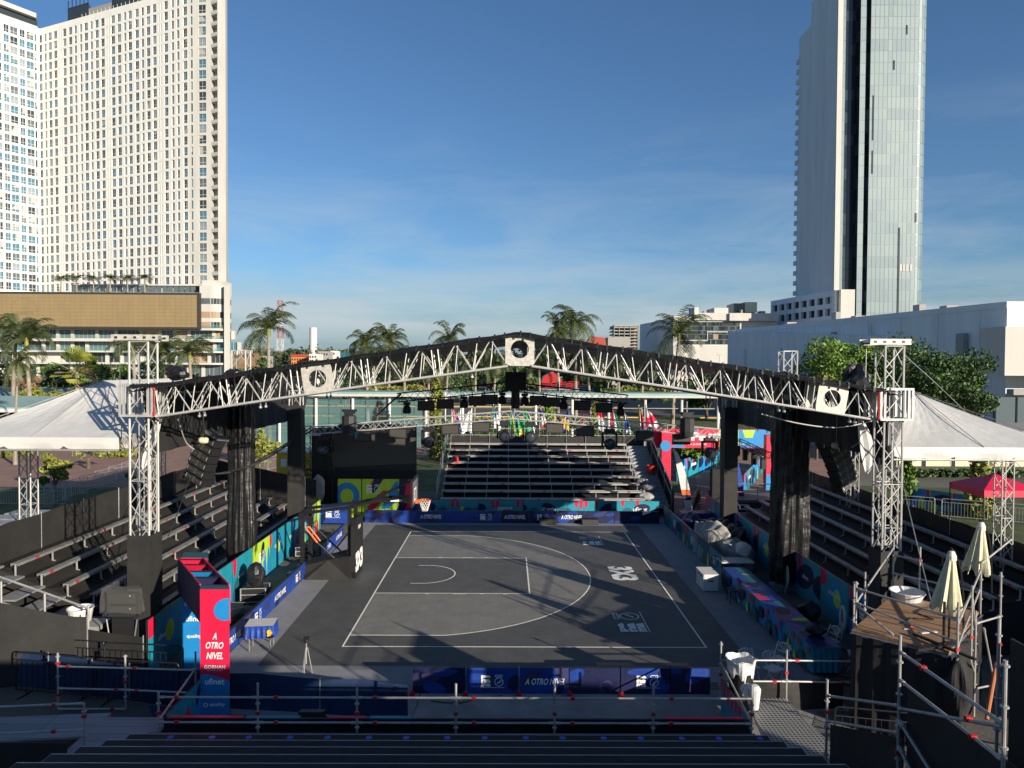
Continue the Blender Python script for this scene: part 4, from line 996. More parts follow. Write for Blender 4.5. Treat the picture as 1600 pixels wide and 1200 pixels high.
scaffold('scaffold railing round the plywood platform', pr,
         [(Zp(pr[0], 2.85), Zp(pr[1], 3.5)), (Zp(pr[0], 3.2), Zp(pr[2], 3.1)), (Zp(pr[0], 2.85), Zp(pr[2], 2.6)), (Zp(pr[1], 3.3), Zp(pr[5], 3.3)), (Zp(pr[1], 2.8), Zp(pr[3], 2.75)), (Zp(pr[2], 3.0), Zp(pr[3], 3.35)), (Zp(pr[2], 2.5), Zp(pr[3], 2.9)), (Zp(pr[0], 2.8), (8.9, 16.0, 2.35)),
          (Zp(pr[3], 3.5), (13.6, 18.8, 3.9)), (Zp(pr[6], 3.1), Zp(pr[3], 1.0)), (Zp(pr[6], 1.6), Zp(pr[3], .4))],
         [(8.4, 16.75, 1.0), (9.2, 15.8, 2.65), (8.8, 17.2, 2.95), (9.7, 14.95, 2.45), (10.9, 16.3, 2.2), (11.2, 18.9, 3.3)])
scaffold('tall scaffold frame standing on the ground behind the platform', [(12.35, 17.4, .02, 3.4), (11.4, 16.9, .02, 2.6)], [((12.35, 17.4, 2.3), (11.4, 16.9, 2.3)), ((12.35, 17.4, .6), (11.4, 16.9, .7)), ((12.3, 17.4, .3), (11.6, 16.9, 2.2))], [(12.35, 17.4, 1.6)])
b = MB().use('wood'); b.tube((11.3, 16.3, .25), (12.0, 17.0, 1.3), .045, 8); setp(b.build('orange_strut', None, None, base=(11.3, 16.3, .2)), 'orange strut leaning at the foot of the platform scaffold', 'strut')
# crowd barriers (black)
def barrier_proto(L=2.2, H=1.08, m='blackmetal', n=14, name='crowd_barrier'):
    t = thing(name, '', 'barrier', (0, 0, 0))
    b = MB().use(m); r = .09; pts = [(0, 0, .12)]+[(0, 0, H-r), (.026, 0, H-.026), (r, 0, H), (L-r, 0, H), (L-.026, 0, H-.026), (L, 0, H-r), (L, 0, .12), (0, 0, .12)]
    b.path(pts, .02, 6); b.tube((0, 0, H-.2), (L, 0, H-.2), .014, 5); b.build('frame', None, t)
    b = MB().use(m)
    for i in range(1, n): x = L*i/n; b.tube((x, 0, .13), (x, 0, H-.2), .009, 4)
    b.build('bars', None, t)
    b = MB().use(m)
    for x in (.3, L-.3): b.tube((x, -.28, .01), (x, .28, .01), .015, 4); b.tube((x, 0, .01), (x, 0, .14), .015, 4)
    b.build('feet', None, t)
    return t
BB = barrier_proto(); bu = {}
def put(proto, used, x, y, z, rz, label, cat, group=None):
    o = proto if proto.name not in used else copy_tree(proto); used[proto.name] = 1
    o.location = (x, y, z); o.rotation_euler = (0, 0, rz); setp(o, label, cat, group); return o
gb = 'black crowd barriers'
for i, (x, y, rz, lab) in enumerate(((-15.1, 19.35, -.14, 'black crowd barrier at the left edge in front of the black cloth'), (-12.9, 19.0, -.14, 'black crowd barrier in front of the white tub on the left'),
                                  (-10.7, 18.65, -.1, 'black crowd barrier in front of the wrapped speaker'), (-12.6, 18.0, -.16, 'black crowd barrier under the blue mesh at the left edge'), (-10.3, 17.6, -.12, 'black crowd barrier under the blue mesh by the red totem'),
                                  (7.2, 15.2, -.2, 'black crowd barrier on the gravel by the platform'), (8.6, 14.2, -.45, 'black crowd barrier in front of the platform skirt'), (10.3, 13.3, -.4, 'black crowd barrier nearest the bottom right corner'), (9.0, 13.0, .1, 'black crowd barrier lying low behind the stair railing'))):
    put(BB, bu, x, y, 0, rz, lab, 'barrier', gb)
SBAR = barrier_proto(2.2, 1.1, 'alu', 14); bu2 = {}
k = 0
for i in range(7): put(SBAR, bu2, -27.5-i*.3+0, 40+i*2.25, 0, 1.43, 'silver crowd barrier on the left plaza, %s from the lawn' % ORD[i], 'barrier', 'silver crowd barriers on the left plaza')
for i in range(5): put(SBAR, bu2, -38+i*2.28, 42.5-i*.0, 0, .0, 'silver crowd barrier %s from the left at the plaza edge' % ORD[i], 'barrier', 'silver crowd barriers on the left plaza')
for i in range(5): put(SBAR, bu2, -20.5+i*.9*.4, 50+i*2.3, 0, 1.35, 'silver crowd barrier in the inner plaza row, %s from the camera' % ORD[i], 'barrier', 'silver crowd barriers on the left plaza')
for i in range(10): put(SBAR, bu2, 20.4+i*2.28, 42.4-i*1.15, 0, -.47, 'silver crowd barrier behind the right stand, %s from the left' % ORD[i], 'barrier', 'silver crowd barriers behind the right stand')
for i in range(3): put(BB, bu, 10.9+.35*i, 41.0+.9*i, 0, 1.2, 'black crowd barrier on the brick walkway, %s from the camera' % ORD[i], 'barrier', 'black crowd barriers on the brick walkway')
# ============================================================ OBJECTS ON THE COURT AND ROUND IT
# basketball hoop unit (faces +x)
HY = 28.6
t = thing('basketball_hoop', 'black portable basketball hoop unit with padded base and orange rim at the court end', 'basketball hoop', (-6.2, HY, 0))
b = MB().use('blackfence')
A = [(-8.25, HY-.72, 0), (-6.2, HY-.78, 0), (-6.2, HY+.85, 0), (-8.25, HY+.85, 0)]
b.mesh([(-8.3, HY-.55, 0), (-8.0, HY-.8, 0), (-6.2, HY-.8, 0), (-6.2, HY-.8, .95), (-7.15, HY-.5, .72), (-8.25, HY-.35, .42), (-6.2, HY+.85, 0), (-6.2, HY+.85, .95), (-8.25, HY+.85, 0), (-8.25, HY+.85, .42), (-7.15, HY+.6, .72)],
       [(0, 1, 4), (0, 4, 5), (1, 2, 4), (2, 3, 4), (2, 6, 7, 3), (3, 7, 10, 4), (4, 10, 9, 5), (0, 5, 9, 8), (6, 8, 9), (6, 9, 10), (6, 10, 7)])
b.build('base_padding', None, t)
b = MB().use('black')
b.prism([(-6.2, HY-.6, 0), (-6.2, HY+.62, 0), (-6.2, HY+.85, .3), (-6.2, HY+.85, 2.05), (-6.2, HY+.55, 2.35), (-6.2, HY-.5, 2.35), (-6.2, HY-.76, 2.1), (-6.2, HY-.76, .3)], (.16, 0, 0))
pp = b.build('front_padding', None, t)
b = MB(); put_text(b, '3X3', (-6.035, HY+.05, .62), (0, 1, 0), (0, 0, 1), 1.35, 'letter', 0, .06, .8, .004); b.build('lettering', None, pp, root=t); b = MB(); put_text(b, 'FIBA', (-6.035, HY+.1, 1.95), (0, 1, 0), (0, 0, 1), .5, 'letter', 0, .02, .16, .004)
b.build('lettering', None, pp, root=t)
b = MB().use('blackmetal')
for yo in (-.55, .55):
    b.box((-8.25, HY+yo-.06, .35), (-8.1, HY+yo+.06, 2.62)); b.box((-6.36, HY+yo-.06, .6), (-6.22, HY+yo+.06, 2.85))
    b.tube((-8.3, HY+yo, 2.58), (-6.1, HY+yo*.9, 2.86), .07, 6)
    b.tube((-8.1, HY+yo, 1.9), (-6.9, HY+yo, .8), .035, 6); b.tube((-6.3, HY+yo, 1.9), (-7.1, HY+yo, .9), .02, 5)
b.box((-8.25, HY-.5, 2.45), (-8.12, HY+.5, 2.6)); b.build('mast_frame', None, t)
b = MB().use('blackmetal')
for yo in (-.28, .28): b.tube((-6.3, HY+yo*1.6, 2.85), (-5.0, HY+yo, 3.12), .06, 6); b.tube((-5.05, HY+yo, 3.1), (-3.85, HY+yo*.9, 3.16), .06, 6); b.tube((-5.6, HY+yo, 3.0), (-3.85, HY+yo, 3.85), .028, 5)
b.box((-5.05, HY-.3, 3.0), (-3.95, HY+.3, 3.1)); b.build('arm', None, t)
b = MB().use('letter'); b.box((-4.7, HY-.315, 3.04), (-4.25, HY-.302, 3.13)); b.build('arm_label', None, t)
b = MB().use('orange'); b.tube((-8.0, HY-.66, 2.02), (-7.55, HY-.66, 1.45), .035, 6); b.tube((-7.9, HY-.6, 2.08), (-7.45, HY-.6, 1.5), .035, 6); b.tube((-8.0, HY-.66, 2.02), (-7.9, HY-.6, 2.08), .03, 6); b.build('jack_handle', None, t)
b = MB().use('board_glass'); b.box((-3.79, HY-.9, 2.9), (-3.75, HY+.9, 3.95)); bb = b.build('backboard', None, t)
b = MB().use('black')
for a, c in (((-.9, 2.9), (.9, 2.96)), ((-.9, 3.89), (.9, 3.95)), ((-.9, 2.96), (-.84, 3.89)), ((.84, 2.96), (.9, 3.89))): b.box((-3.81, HY+a[0], a[1]), (-3.73, HY+c[0], c[1]))
b.use('letter')
for a, c in (((-.3, 3.05), (.3, 3.1)), ((-.3, 3.5), (.3, 3.55)), ((-.3, 3.1), (-.25, 3.5)), ((.25, 3.1), (.3, 3.5))): b.box((-3.748, HY+a[0], a[1]), (-3.742, HY+c[0], c[1]))
b.build('board_frame', None, bb, root=t)
b = MB().use('orange'); n = 20; cx = -3.35
b.path([(cx+.235*math.cos(2*math.pi*k/n), HY+.235*math.sin(2*math.pi*k/n), 3.05) for k in range(n+1)], .014, 6); b.box((-3.74, HY-.12, 2.93), (-3.6, HY+.12, 3.07)); rm = b.build('rim', None, t)
b = MB().use('netting')
for k in range(12):
    for s in (1, -1):
        pts = []
        for j in range(6): a = 2*math.pi*(k+s*j*.5)/12; r_ = .23-.022*j-(.01 if j > 2 else 0); pts.append((cx+r_*math.cos(a), HY+r_*math.sin(a), 3.03-.085*j))
        b.path(pts, .0065, 3)
b.build('net', None, rm, root=t)
b = MB().use('darkteal'); b.box((-8.6, HY-.3, 0), (-8.3, HY+.2, .35)); b.box((-8.75, HY-.75, 0), (-8.32, HY-.4, .22)); b.use('steel'); b.box((-8.75, HY-.75, .22), (-8.32, HY-.4, .24)); b.build('counterweight', None, t)

# entrance arch (red printed totem)
t = thing('entrance_arch', 'red and blue printed entrance arch with two tall pillars and open-topped beam', 'entrance arch', (-7.3, 16.7, 0))
H = 3.14; fa = [Vector((-7.3, 16.7, 0)), Vector((-6.6, 16.7, 0)), Vector((-6.75, 17.05, 0)), Vector((-7.45, 17.05, 0))]
def pillar(nm, fa, mirror):
    b = MB().use('darkteal'); b.prism([p for p in fa][::-1], (0, 0, H-.02)); 
    O = fa[0]+Vector((0, -.012, 0)); U = Vector((1, 0, 0)); w = (fa[1]-fa[0]).length; h = H
    panel(b, O, U, (0, 0, 1), w, h, 'red' if not mirror else 'blue', None, 0, (), .01, 'navy')
    N = Vector((0, -.004, 0))
    def poly(m, pts): b.use(m); b.face([O+N+U*x+Vector((0, 0, z)) for x, z in clip(pts, w, h)])
    if not mirror:
        poly('blue', [(0, 0), (w, 0), (w, .93), (w*.55, 1.05), (w*.25, 1.1), (0, 1.08)]); N = Vector((0, -.006, 0)); poly('blue', ell(.62, 2.66, .30, .26, .5, 24)); poly('teal', [(0, .56), (w, .56), (w, .6), (0, .6)])
        N2 = O+Vector((w/2, 0, 0))
        for s_, z, wd, sh, hh in (('A', 2.02, .10, .3, .16), ('OTRO', 1.80, .42, .3, .16), ('NIVEL', 1.55, .40, .3, .16), ('GORNAN', 1.30-.02, .50, 0, .085), ('ufinet', .93, .46, 0, .15), ('quality', .37, .38, 0, .11)):
            put_text(b, s_, N2+Vector((.06 if s_ == 'quality' else 0, 0, z)), U, (0, .0, 1), wd, 'letter', sh, .02, hh, .018)
        put_text(b, 'TECHNOLOGY', N2+Vector((0, 0, 1.2)), U, (0, 0, 1), .4, 'letter', 0, 0, .03, .018)
        n = 16; c = N2+Vector((-.22, -.02, .36)); b.use('letter')
        for k in range(n): a0, a1_ = 2*math.pi*k/n, 2*math.pi*(k+1)/n; b.face([c+Vector((r_*math.cos(a), 0, r_*math.sin(a))) for r_, a in ((.035, a0), (.055, a0), (.055, a1_), (.035, a1_))])
    else:
        poly('red', [(0, 2.2), (w, 2.2), (w, h), (0, h)]); N = Vector((0, -.006, 0)); poly('red', [(0, 2.02), (w, 2.3), (w, 2.2), (0, 2.0)])
        N2 = O+Vector((w/2, 0, 0))
        for s_, z, wd, hh in (('GORNAN', 1.85, .55, .1), ('ufinet', 1.45, .46, .15), ('quality', .95, .42, .12)): put_text(b, s_, N2+Vector((0, 0, z)), U, (0, 0, 1), wd, 'letter', 0, .02, hh, .018)
    b.build('pillar', None, t)
pillar('front', fa, False)
fb = [Vector((-9.02, 19.45, 0)), Vector((-8.3, 19.45, 0)), Vector((-8.55, 20.1, 0)), Vector((-9.25, 20.1, 0))]
pillar('rear', fb, True)
q = [fa[3], fa[2], Vector((-8.42, 19.45, 0)), Vector((-9.12, 19.45, 0))]
for side, (a, c) in (('l', (q[0], q[3])), ('r', (q[1], q[2]))):
    b = MB().use('navy' if side == 'l' else 'red'); d = (c-a).normalized(); nr = Vector((d.y, -d.x, 0))*.03
    b.prism([a+Vector((0, 0, H-.95)), c+Vector((0, 0, H-.95)), c+Vector((0, 0, H-.02)), a+Vector((0, 0, H-.02))], nr); b.use('red'); b.tube(a+Vector((0, 0, H)), c+Vector((0, 0, H)), .02, 5)
    b.build('beam_side', None, t)
for i, (f, m) in enumerate(((.03, 'ledgrey'), (.30, 'purple'), (.52, 'blue'), (.78, 'red'), (.99, 'ledgrey'))):
    a = q[0].lerp(q[3], f); c = q[1].lerp(q[2], f); b = MB().use(m)
    b.prism([a+Vector((.03, .25, H-.55)), c+Vector((-.03, .25, H-.55)), c+Vector((-.03, 0, H-.05)), a+Vector((.03, 0, H-.05))], (0, .02, 0)); b.use('blackmetal'); b.tube(a+Vector((0, 0, H-.04)), c+Vector((0, 0, H-.04)), .022, 5); b.build('cross_panel', None, t)

# tripod
t = thing('tripod', 'small camera tripod standing on the grey floor near the court corner', 'tripod', (-5.45, 18.95, 0))
b = MB().use('seat_alu'); b.tube((-5.45, 19.05, .35), (-5.45, 19.05, .95), .018, 6); b.build('centre_post', None, t)
for k in range(3):
    a = 2*math.pi*k/3+.4; b = MB().use('seat_alu'); b.tube((-5.45+.03*math.cos(a), 19.05+.03*math.sin(a), .8), (-5.45+.17*math.cos(a), 19.05+.17*math.sin(a), .02), .014, 6, .01); b.build('leg', None, t)
b = MB().use('black'); b.lathe((-5.45, 19.05, .93), [(0, 0), (.05, 0), (.05, .06), (.08, .07), (.08, .1), (0, .1)], 10); b.box((-5.52, 18.98, 1.03), (-5.38, 19.12, 1.08)); b.build('head', None, t)
# blue draped table
def table(label, x, y, rz, L_, D_, H_, cloth, top, group=None, drop=.45, art_=None):
    t = thing('table', label, 'table', (x, y, 0), rz, group); M = Matrix.Translation((x, y, 0)) @ Matrix.Rotation(rz, 4, 'Z')
    T = lambda p: M @ Vector(p)
    b = MB().use('white'); pts = [(-L_/2, -D_/2), (L_/2, -D_/2), (L_/2, D_/2), (-L_/2, D_/2)]
    b.prism([T((*p, H_-.05)) for p in pts], (0, 0, .04)); b.build('tabletop', None, t)
    for sx_, sy_ in ((-1, -1), (1, -1), (1, 1), (-1, 1)):
        b = MB().use('steel'); b.tube(T((sx_*(L_/2-.1), sy_*(D_/2-.08), 0)), T((sx_*(L_/2-.1), sy_*(D_/2-.08), H_-.05)), .018, 6); b.build('leg', None, t)
    if cloth:
        b = MB().use(cloth); P = []; n = 24
        peri = []
        for k in range(4):
            a, c = Vector((*pts[k], 0)), Vector((*pts[(k+1) % 4], 0)); nr = Vector(((c-a).y, -(c-a).x, 0)).normalized()
            for i in range(n): peri.append((a.lerp(c, i/n), nr, i))
        peri.append(peri[0])
        for j in range(5): P.append([T(p+nr*(.02+.03*j/4*(1+math.sin(i*1.3)))+Vector((0, 0, H_+.0-drop*j/4))) for p, nr, i in peri])
        b.sheet(P); b.use(top); b.face([T((p[0]*1.04, p[1]*1.05, H_+.003)) for p in pts])
        if art_ is not None:
            rnd = random.Random(art_)
            for i, (m, pl) in enumerate(art(L_, D_, 'wave', rnd)):
                c_ = clip(pl, L_, D_)
                if c_: b.use(m); b.face([T((p[0]-L_/2, p[1]-D_/2, H_+.005+.0006*i)) for p in c_])
            for i, (m, pl) in enumerate(art(L_, drop, 'wave', rnd)):
                c_ = clip(pl, L_, drop)
                if c_: b.use(m); b.face([T((-p[0]+L_/2, D_/2+.09, H_-drop+p[1])) for p in c_])
        b.build('tablecloth', None, t)
    return t
t = table('small folding table with royal blue cloth and white top by the hoop side boards', -7.35, 21.0, .12, .8, .62, .78, 'royal', 'white', None, .36)
b = MB().use('yellow'); 
for cz, rr in ((.0, .07), (-.1, .06)): b.lathe((-7.0, 20.64, .62+cz), [(0, .012), (rr, .0)], 14, 'Y')
b.lathe((-6.94, 20.64, .6), [(0, .014), (.035, 0)], 10, 'Y'); b.build('yellow_emblem', None, t)
# road cases and bag on the left
def case(label, x, y, z, w_, d_, h_, rz, open_=False, group='black flight cases', m='black'):
    t = thing('flight_case', label, 'flight case', (x, y, z), rz, group); M = Matrix.Translation((x, y, z)) @ Matrix.Rotation(rz, 4, 'Z'); T = lambda a, c: ([M @ Vector(v) for v in ((a[0], a[1], a[2]), (c[0], a[1], a[2]), (c[0], c[1], a[2]), (a[0], c[1], a[2]))], c[2]-a[2])
    def bx(b, a, c): pts, hh = T(a, c); b.prism(pts, (0, 0, hh))
    b = MB().use(m); bx(b, (-w_/2, -d_/2, .1), (w_/2, d_/2, h_)); b.build('body', None, t)
    b = MB().use('seat_alu')
    for sx_ in (-1, 1):
        for sy_ in (-1, 1): bx(b, (sx_*w_/2-.02, sy_*d_/2-.02, .1), (sx_*w_/2+.02, sy_*d_/2+.02, h_+.004))
    for z_ in (.1, h_*.6, h_-.02):
        for sy_ in (-1, 1): bx(b, (-w_/2, sy_*d_/2-.012, z_), (w_/2, sy_*d_/2+.012, z_+.025))
    b.build('edge_trim', None, t)
    b = MB().use('rubber')
    for sx_ in (-1, 1):
        for sy_ in (-1, 1): b.lathe(M @ Vector((sx_*(w_/2-.08), sy_*(d_/2-.08), .05)), [(0, -.02), (.05, -.02), (.05, .02), (0, .02)], 8, 'Y')
    b.build('caster', None, t)
    return t
case('open black flight case holding a bundle beside the low blue boards', -9.0, 25.1, 0, .85, .6, .6, .1)
b = MB().use('blackshiny'); lump(b, (-9.0, 25.1, 1.0), .32, .26, .45, 5, 14, 9, .1)
b.use('black'); b.box((-9.25, 24.95, .62), (-8.75, 25.2, 1.2)); setp(b.build('black_bag', None, None, base=(-9, 25.1, .6)), 'black bundled bag standing in the open flight case', 'bag')
case('flat black flight case lying by the colour wall', -9.25, 23.6, 0, .5, 1.2, .3, .0)
case('small black case behind the hoop base', -9.0, 31.2, 0, .7, .5, .5, .2)
b = MB().use('blackshiny'); lump(b, (-8.9, 23.3, .2), .45, .6, .2, 9, 14, 8, .15); setp(b.build('black_bag', None, None, base=(-8.9, 23.3, 0), smooth=True), 'slumped black bag on the floor by the flat flight case', 'bag')
# wrapped speaker stack on its cart
t = thing('speaker_stack', 'dark speaker stack wrapped in clear plastic on a trolley behind the barriers', 'loudspeakers', (-11.2, 19.75, 0), .0)
ROOTM[t.name] = Matrix.Translation((-11.2, 19.75, 0)); t.location = (-10.62, 19.6, -.05)
b = MB().use('black'); 
for k in range(2): b.box((-11.62, 19.5, 1.55+.36*k), (-10.78, 20.05, 1.88+.36*k)); b.use('grille'); b.box((-11.58, 19.485, 1.58+.36*k), (-10.82, 19.498, 1.86+.36*k)); b.use('seat_alu'); b.box((-10.98, 19.47, 1.78+.36*k), (-10.94, 19.484, 1.82+.36*k)); b.use('black')
b.build('cabinet', None, t)
b = MB().use('black'); b.box((-11.5, 19.55, .75), (-10.9, 19.95, 1.52)); b.use('steel'); b.tube((-11.62, 19.5, 1.5), (-11.5, 19.5, .7), .02); b.tube((-10.78, 19.5, 1.5), (-10.9, 19.5, .7), .02); b.build('stand', None, t)
b = MB().use('plastic'); P = []
for j in range(4):
    z = 2.36-.22*j; P.append([(-11.2+(.52+.02*j+.03*math.sin(i*2.1+j))*(1 if abs(math.cos(a)) > .3 else .95)*max(-1, min(1, 1.35*math.cos(a))), 19.78+.38*max(-1, min(1, 1.35*math.sin(a))), z+.02*math.sin(i+j)) for i, a in ((i, 2*math.pi*i/24) for i in range(25))])
P.insert(0, [(-11.2+.4*math.cos(2*math.pi*i/24), 19.78+.28*math.sin(2*math.pi*i/24), 2.41) for i in range(25)])
b.sheet(P); b.build('plastic_wrap', None, t)
b = MB().use('white'); b.box((-11.75, 19.45, .45), (-10.55, 20.15, .68)); b.use('creamlight'); b.box((-11.75, 19.43, .02), (-10.55, 19.47, .45)); b.build('trolley', None, t)
# white round tub
def tub(label, x, y, z, r, h, cat='tub', group=None):
    b = MB().use('white'); b.lathe((x, y, z), [(0, .01), (r*.8, 0), (r, h), (r*1.05, h), (r*1.05, h+.03), (r*.96, h+.03), (r*.78, .03), (0, .03)], 20)
    return setp(b.build('tub', None, None, base=(x, y, z), smooth=False), label, cat, group)
tub('round white tub on the ledge at the far left', -12.0, 19.75, 1.25, .33, .36)
b = MB().use('white'); lump(b, (-13.4, 20.2, .95), .3, .25, .12, 4); setp(b.build('plastic_sheeting', None, None, base=(-13.4, 20.2, .9)), 'small heap of white plastic left of the white tub', 'sheeting')
b = MB().use('seat_alu'); b.box((-14.2, 19.9, .9), (-11.6, 20.6, 1.03)); b.box((-11.6, 20.1, 1.25), (-10.6, 20.9, 1.3)); setp(b.build('ledge', None, None, base=(-13, 20.2, .9)), 'silver ledge under the white tub at the foot of the left stand', 'ledge')
tub('shallow white basin on the corner of the plywood platform', 10.75, 18.7, 2.3, .42, .2)
# left stand landing
t = thing('stair_landing', 'silver stair landing at the near end of the left grandstand', 'landing', (-13, 19.8, 1))
for k in range(6):
    b = MB().use('deck'); b.box((-12.2-.62*k-.6, 20.1-.0*k, .75+.31*k), (-12.2-.62*k, 21.4, .80+.31*k)); b.build('tread', None, t)
b = MB().use('seat_alu'); b.tube((-11.6, 19.4, 1.75), (-15.9, 19.9, 3.0), .03); b.tube((-11.4, 19.3, 1.1), (-15.9, 19.8, 2.3), .03)
for k in range(4): x = -11.6-1.2*k; b.tube((x, 19.45, .2), (x, 19.45, 1.8+.33*k), .03)
b.build('handrail', None, t)
# white bin bag
t = thing('bin', 'round bin lined with white plastic beside the right railing', 'bin', (5.65, 16.75, 0))
b = MB().use('blackmetal'); b.lathe((5.65, 16.75, 0), [(0, .3), (.24, .3), (.3, 1.2)], 18); b.build('barrel', None, t)
b = MB().use('white'); P = []
for j, (r_, z) in enumerate(((.26, .95), (.31, 1.22), (.335, 1.42), (.36, 1.5), (.33, 1.5), (.28, 1.25), (.05, 1.1))): P.append([(5.65+r_*(1+.05*math.sin(a*7+j))*math.cos(a), 16.75+r_*(1+.05*math.sin(a*7+j))*math.sin(a), z+.03*math.sin(a*5+j)) for a in (2*math.pi*i/28 for i in range(29))])
b.sheet(P); b.build('bin_liner', None, t)
b = MB().use('white'); b.lathe((5.72, 16.0, .62), [(0, 0), (.09, .02), (.11, .2), (.14, .48), (.08, .56), (0, .57)], 12); lump(b, (5.62, 16.15, .95), .17, .12, .2, 6); setp(b.build('plastic_bottle', None, None, base=(5.7, 16, .6)), 'white plastic jug and wrap standing below the lined bin', 'jug')
# white folding chair
def chair_proto():
    t = thing('folding_chair', '', 'chair', (0, 0, 0), 0, 'white folding chairs'); m = 'white'
    b = MB().use(m); P = [(-.21, -.2, .44), (.21, -.2, .44), (.2, .2, .44), (-.2, .2, .44)]; b.prism(P, (0, 0, .03)); b.build('seat', None, t)
    b = MB().use(m)
    for s in (-1, 1): b.tube((s*.2, -.24, 0), (s*.2, .2, .86), .016, 6)
    pts = [(.2*math.cos(a), .2+.02, .72+.14*math.sin(a)) for a in (math.pi*k/10 for k in range(11))]; b.path(pts, .018, 6)
    for k in range(1, 6): a = math.pi*k/6; b.tube((.03*math.cos(a), .2, .62), (.19*math.cos(a), .215, .72+.13*math.sin(a)), .012, 4)
    b.tube((-.2, .17, .62), (.2, .17, .62), .02, 5); b.build('backrest', None, t)
    for s in (-1, 1): b = MB().use(m); b.tube((s*.18, .26, 0), (s*.18, -.16, .47), .016, 6); b.build('leg', None, t)
    return t
CH = chair_proto(); cu_ = {}
for x, y, rz, lab in ((6.55, 18.75, .3, 'white folding chair with fanned back left of its neighbour by the right railing'), (7.15, 18.6, .5, 'white folding chair partly hidden behind another by the right railing'),
                      (7.55, 19.2, -1.0, 'white folding chair by the near end of the printed tables'),
                      (9.55, 20.55, -1.3, 'white folding chair tilted beyond the last printed table'), (9.85, 19.6, -1.9, 'white folding chair pushed against the last printed table')):
    put(CH, cu_, x, y, 0, rz, lab, 'chair', 'white folding chairs')
t = thing('folding_chair', 'white folding chair folded flat against the right wall panels near the platform', 'chair', (10.55, 22.2, 0))
b = MB().use('white'); P = [(10.6, 22.0+.2*math.sin(a), .6+.42*math.cos(a)) for a in (2*math.pi*k/14 for k in range(14))]; b.prism(P, (.05, 0, 0)); b.use('steel'); b.box((10.585, 21.93, .5), (10.598, 22.07, .9)); b.build('backrest', None, t)
for s in (-1, 1): b = MB().use('white'); b.tube((10.5, 22.0+s*.17, 0), (10.62, 22.0+s*.14, .5), .018, 6); b.build('leg', None, t)
t = thing('folding_chair', 'white folding chair folded against the right wall panels farther from the platform', 'chair', (10.6, 26.5, 0))
b = MB().use('white'); P = [(10.6, 26.5+.2*math.sin(a), .6+.42*math.cos(a)) for a in (2*math.pi*k/14 for k in range(14))]; b.prism(P, (.05, 0, 0)); b.build('backrest', None, t)
for s in (-1, 1): b = MB().use('white'); b.tube((10.5, 26.5+s*.17, 0), (10.62, 26.5+s*.14, .5), .018, 6); b.build('leg', None, t)
# black chair at the cooler
t = thing('black_chair', 'dark metal chair beside the white cooler', 'chair', (8.25, 25.3, 0)); x, y = 8.25, 25.3
b = MB().use('blackmetal'); b.box((x-.22, y-.22, .44), (x+.22, y+.22, .47)); b.build('seat', None, t)
for sx_ in (-1, 1):
    for sy_ in (-1, 1): b = MB().use('blackmetal'); b.tube((x+sx_*.2, y+sy_*.2, 0), (x+sx_*.2, y+sy_*.2, .45 if sx_ < 0 else .85), .016, 5); b.build('leg', None, t)
b = MB().use('blackmetal'); b.box((x+.19, y-.2, .6), (x+.22, y+.2, .85)); b.build('backrest', None, t)
# cooler
t = thing('cooler', 'large white cooler box on the grey floor by the boards', 'cooler', (7.75, 27.2, 0)); x, y = 7.75, 27.0
b = MB().use('white'); b.prism([(x-.28, y-.5, .03), (x+.28, y-.5, .03), (x+.28, y+.5, .03), (x-.28, y+.5, .03)], (0, 0, .50)); b.build('body', None, t)
b = MB().use('white'); b.box((x-.30, y-.52, .54), (x+.30, y+.52, .66)); b.build('lid', None, t)
b = MB().use('black'); b.box((x-.305, y-.2, .5), (x-.285, y-.13, .58)); b.box((x-.305, y+.13, .5), (x-.285, y+.2, .58)); b.box((x-.1, y-.525, .38), (x+.1, y-.505, .42)); b.build('latch', None, t)
# scoring tables with printed cloths
for i in range(4):
    table('scoring table in printed blue cloth on the table side, %s from the camera' % ORD[i], 8.85-.02*i, 20.2+1.95*i, math.pi/2, 1.9, .8, .78, 'blue' if i % 2 else 'teal', 'royal', 'scoring tables in printed cloths', .7, 400+i)
table('plain white folding table beyond the printed scoring tables', 9.25, 28.3, math.pi/2, .8, 1.3, .74, None, None)
def drape(b, c, rx, ry, hh, seed):
    # cloth thrown over boxes: uneven top, folds that deepen down the sides
    rnd = random.Random(seed); ph = [rnd.uniform(0, 6) for _ in range(8)]; P = []; n = 72; zb0 = max(0, c[2]-hh)
    for j in range(22):
        q = j/21; row = []
        for i in range(n+1):
            a = 2*math.pi*(i % n)/n; ce, se = math.cos(a), math.sin(a); sq = (abs(ce)**3.2+abs(se)**3.2)**(-1/3.2)
            if q < .5: k = q/.5*.86; top = 1.0
            else: k = .86+.14*((q-.5)/.5)**.6; top = 1-((q-.5)/.5)**1.2
            fold = (.07*math.sin(a*7+ph[0])+.05*math.sin(a*11+ph[1])+.03*math.sin(a*19+ph[2]))*max(0, q-.35)
            x = rx*sq*(k+fold)*ce; y = ry*sq*(k+fold)*se
            bump = .16*math.sin(x/rx*3.1+ph[3])*math.cos(y/ry*2.7+ph[4])+.06*math.sin(x*9+y*5+ph[5])+.04*math.sin(y*13-x*4+ph[6])-.22*k*k
            row.append((c[0]+x, c[1]+y, zb0+(c[2]+hh-zb0)*max(.02, top*(1+bump*.8)*.86)))
        P.append(row)
    b.sheet(P)
def clothheap(label, c, r, seed, m='tarp', cat='tarpaulin', name='tarpaulin', amp=.16):
    b = MB().use(m)
    if m in ('tarp', 'blackshiny', 'navy') and name in ('tarpaulin', 'equipment_cover'): drape(b, c, r[0], r[1], r[2], seed)
    else: lump(b, c, *r, seed, 26, 14, amp)
    return setp(b.build(name, None, None, base=(c[0], c[1], 0), smooth=False), label, cat)
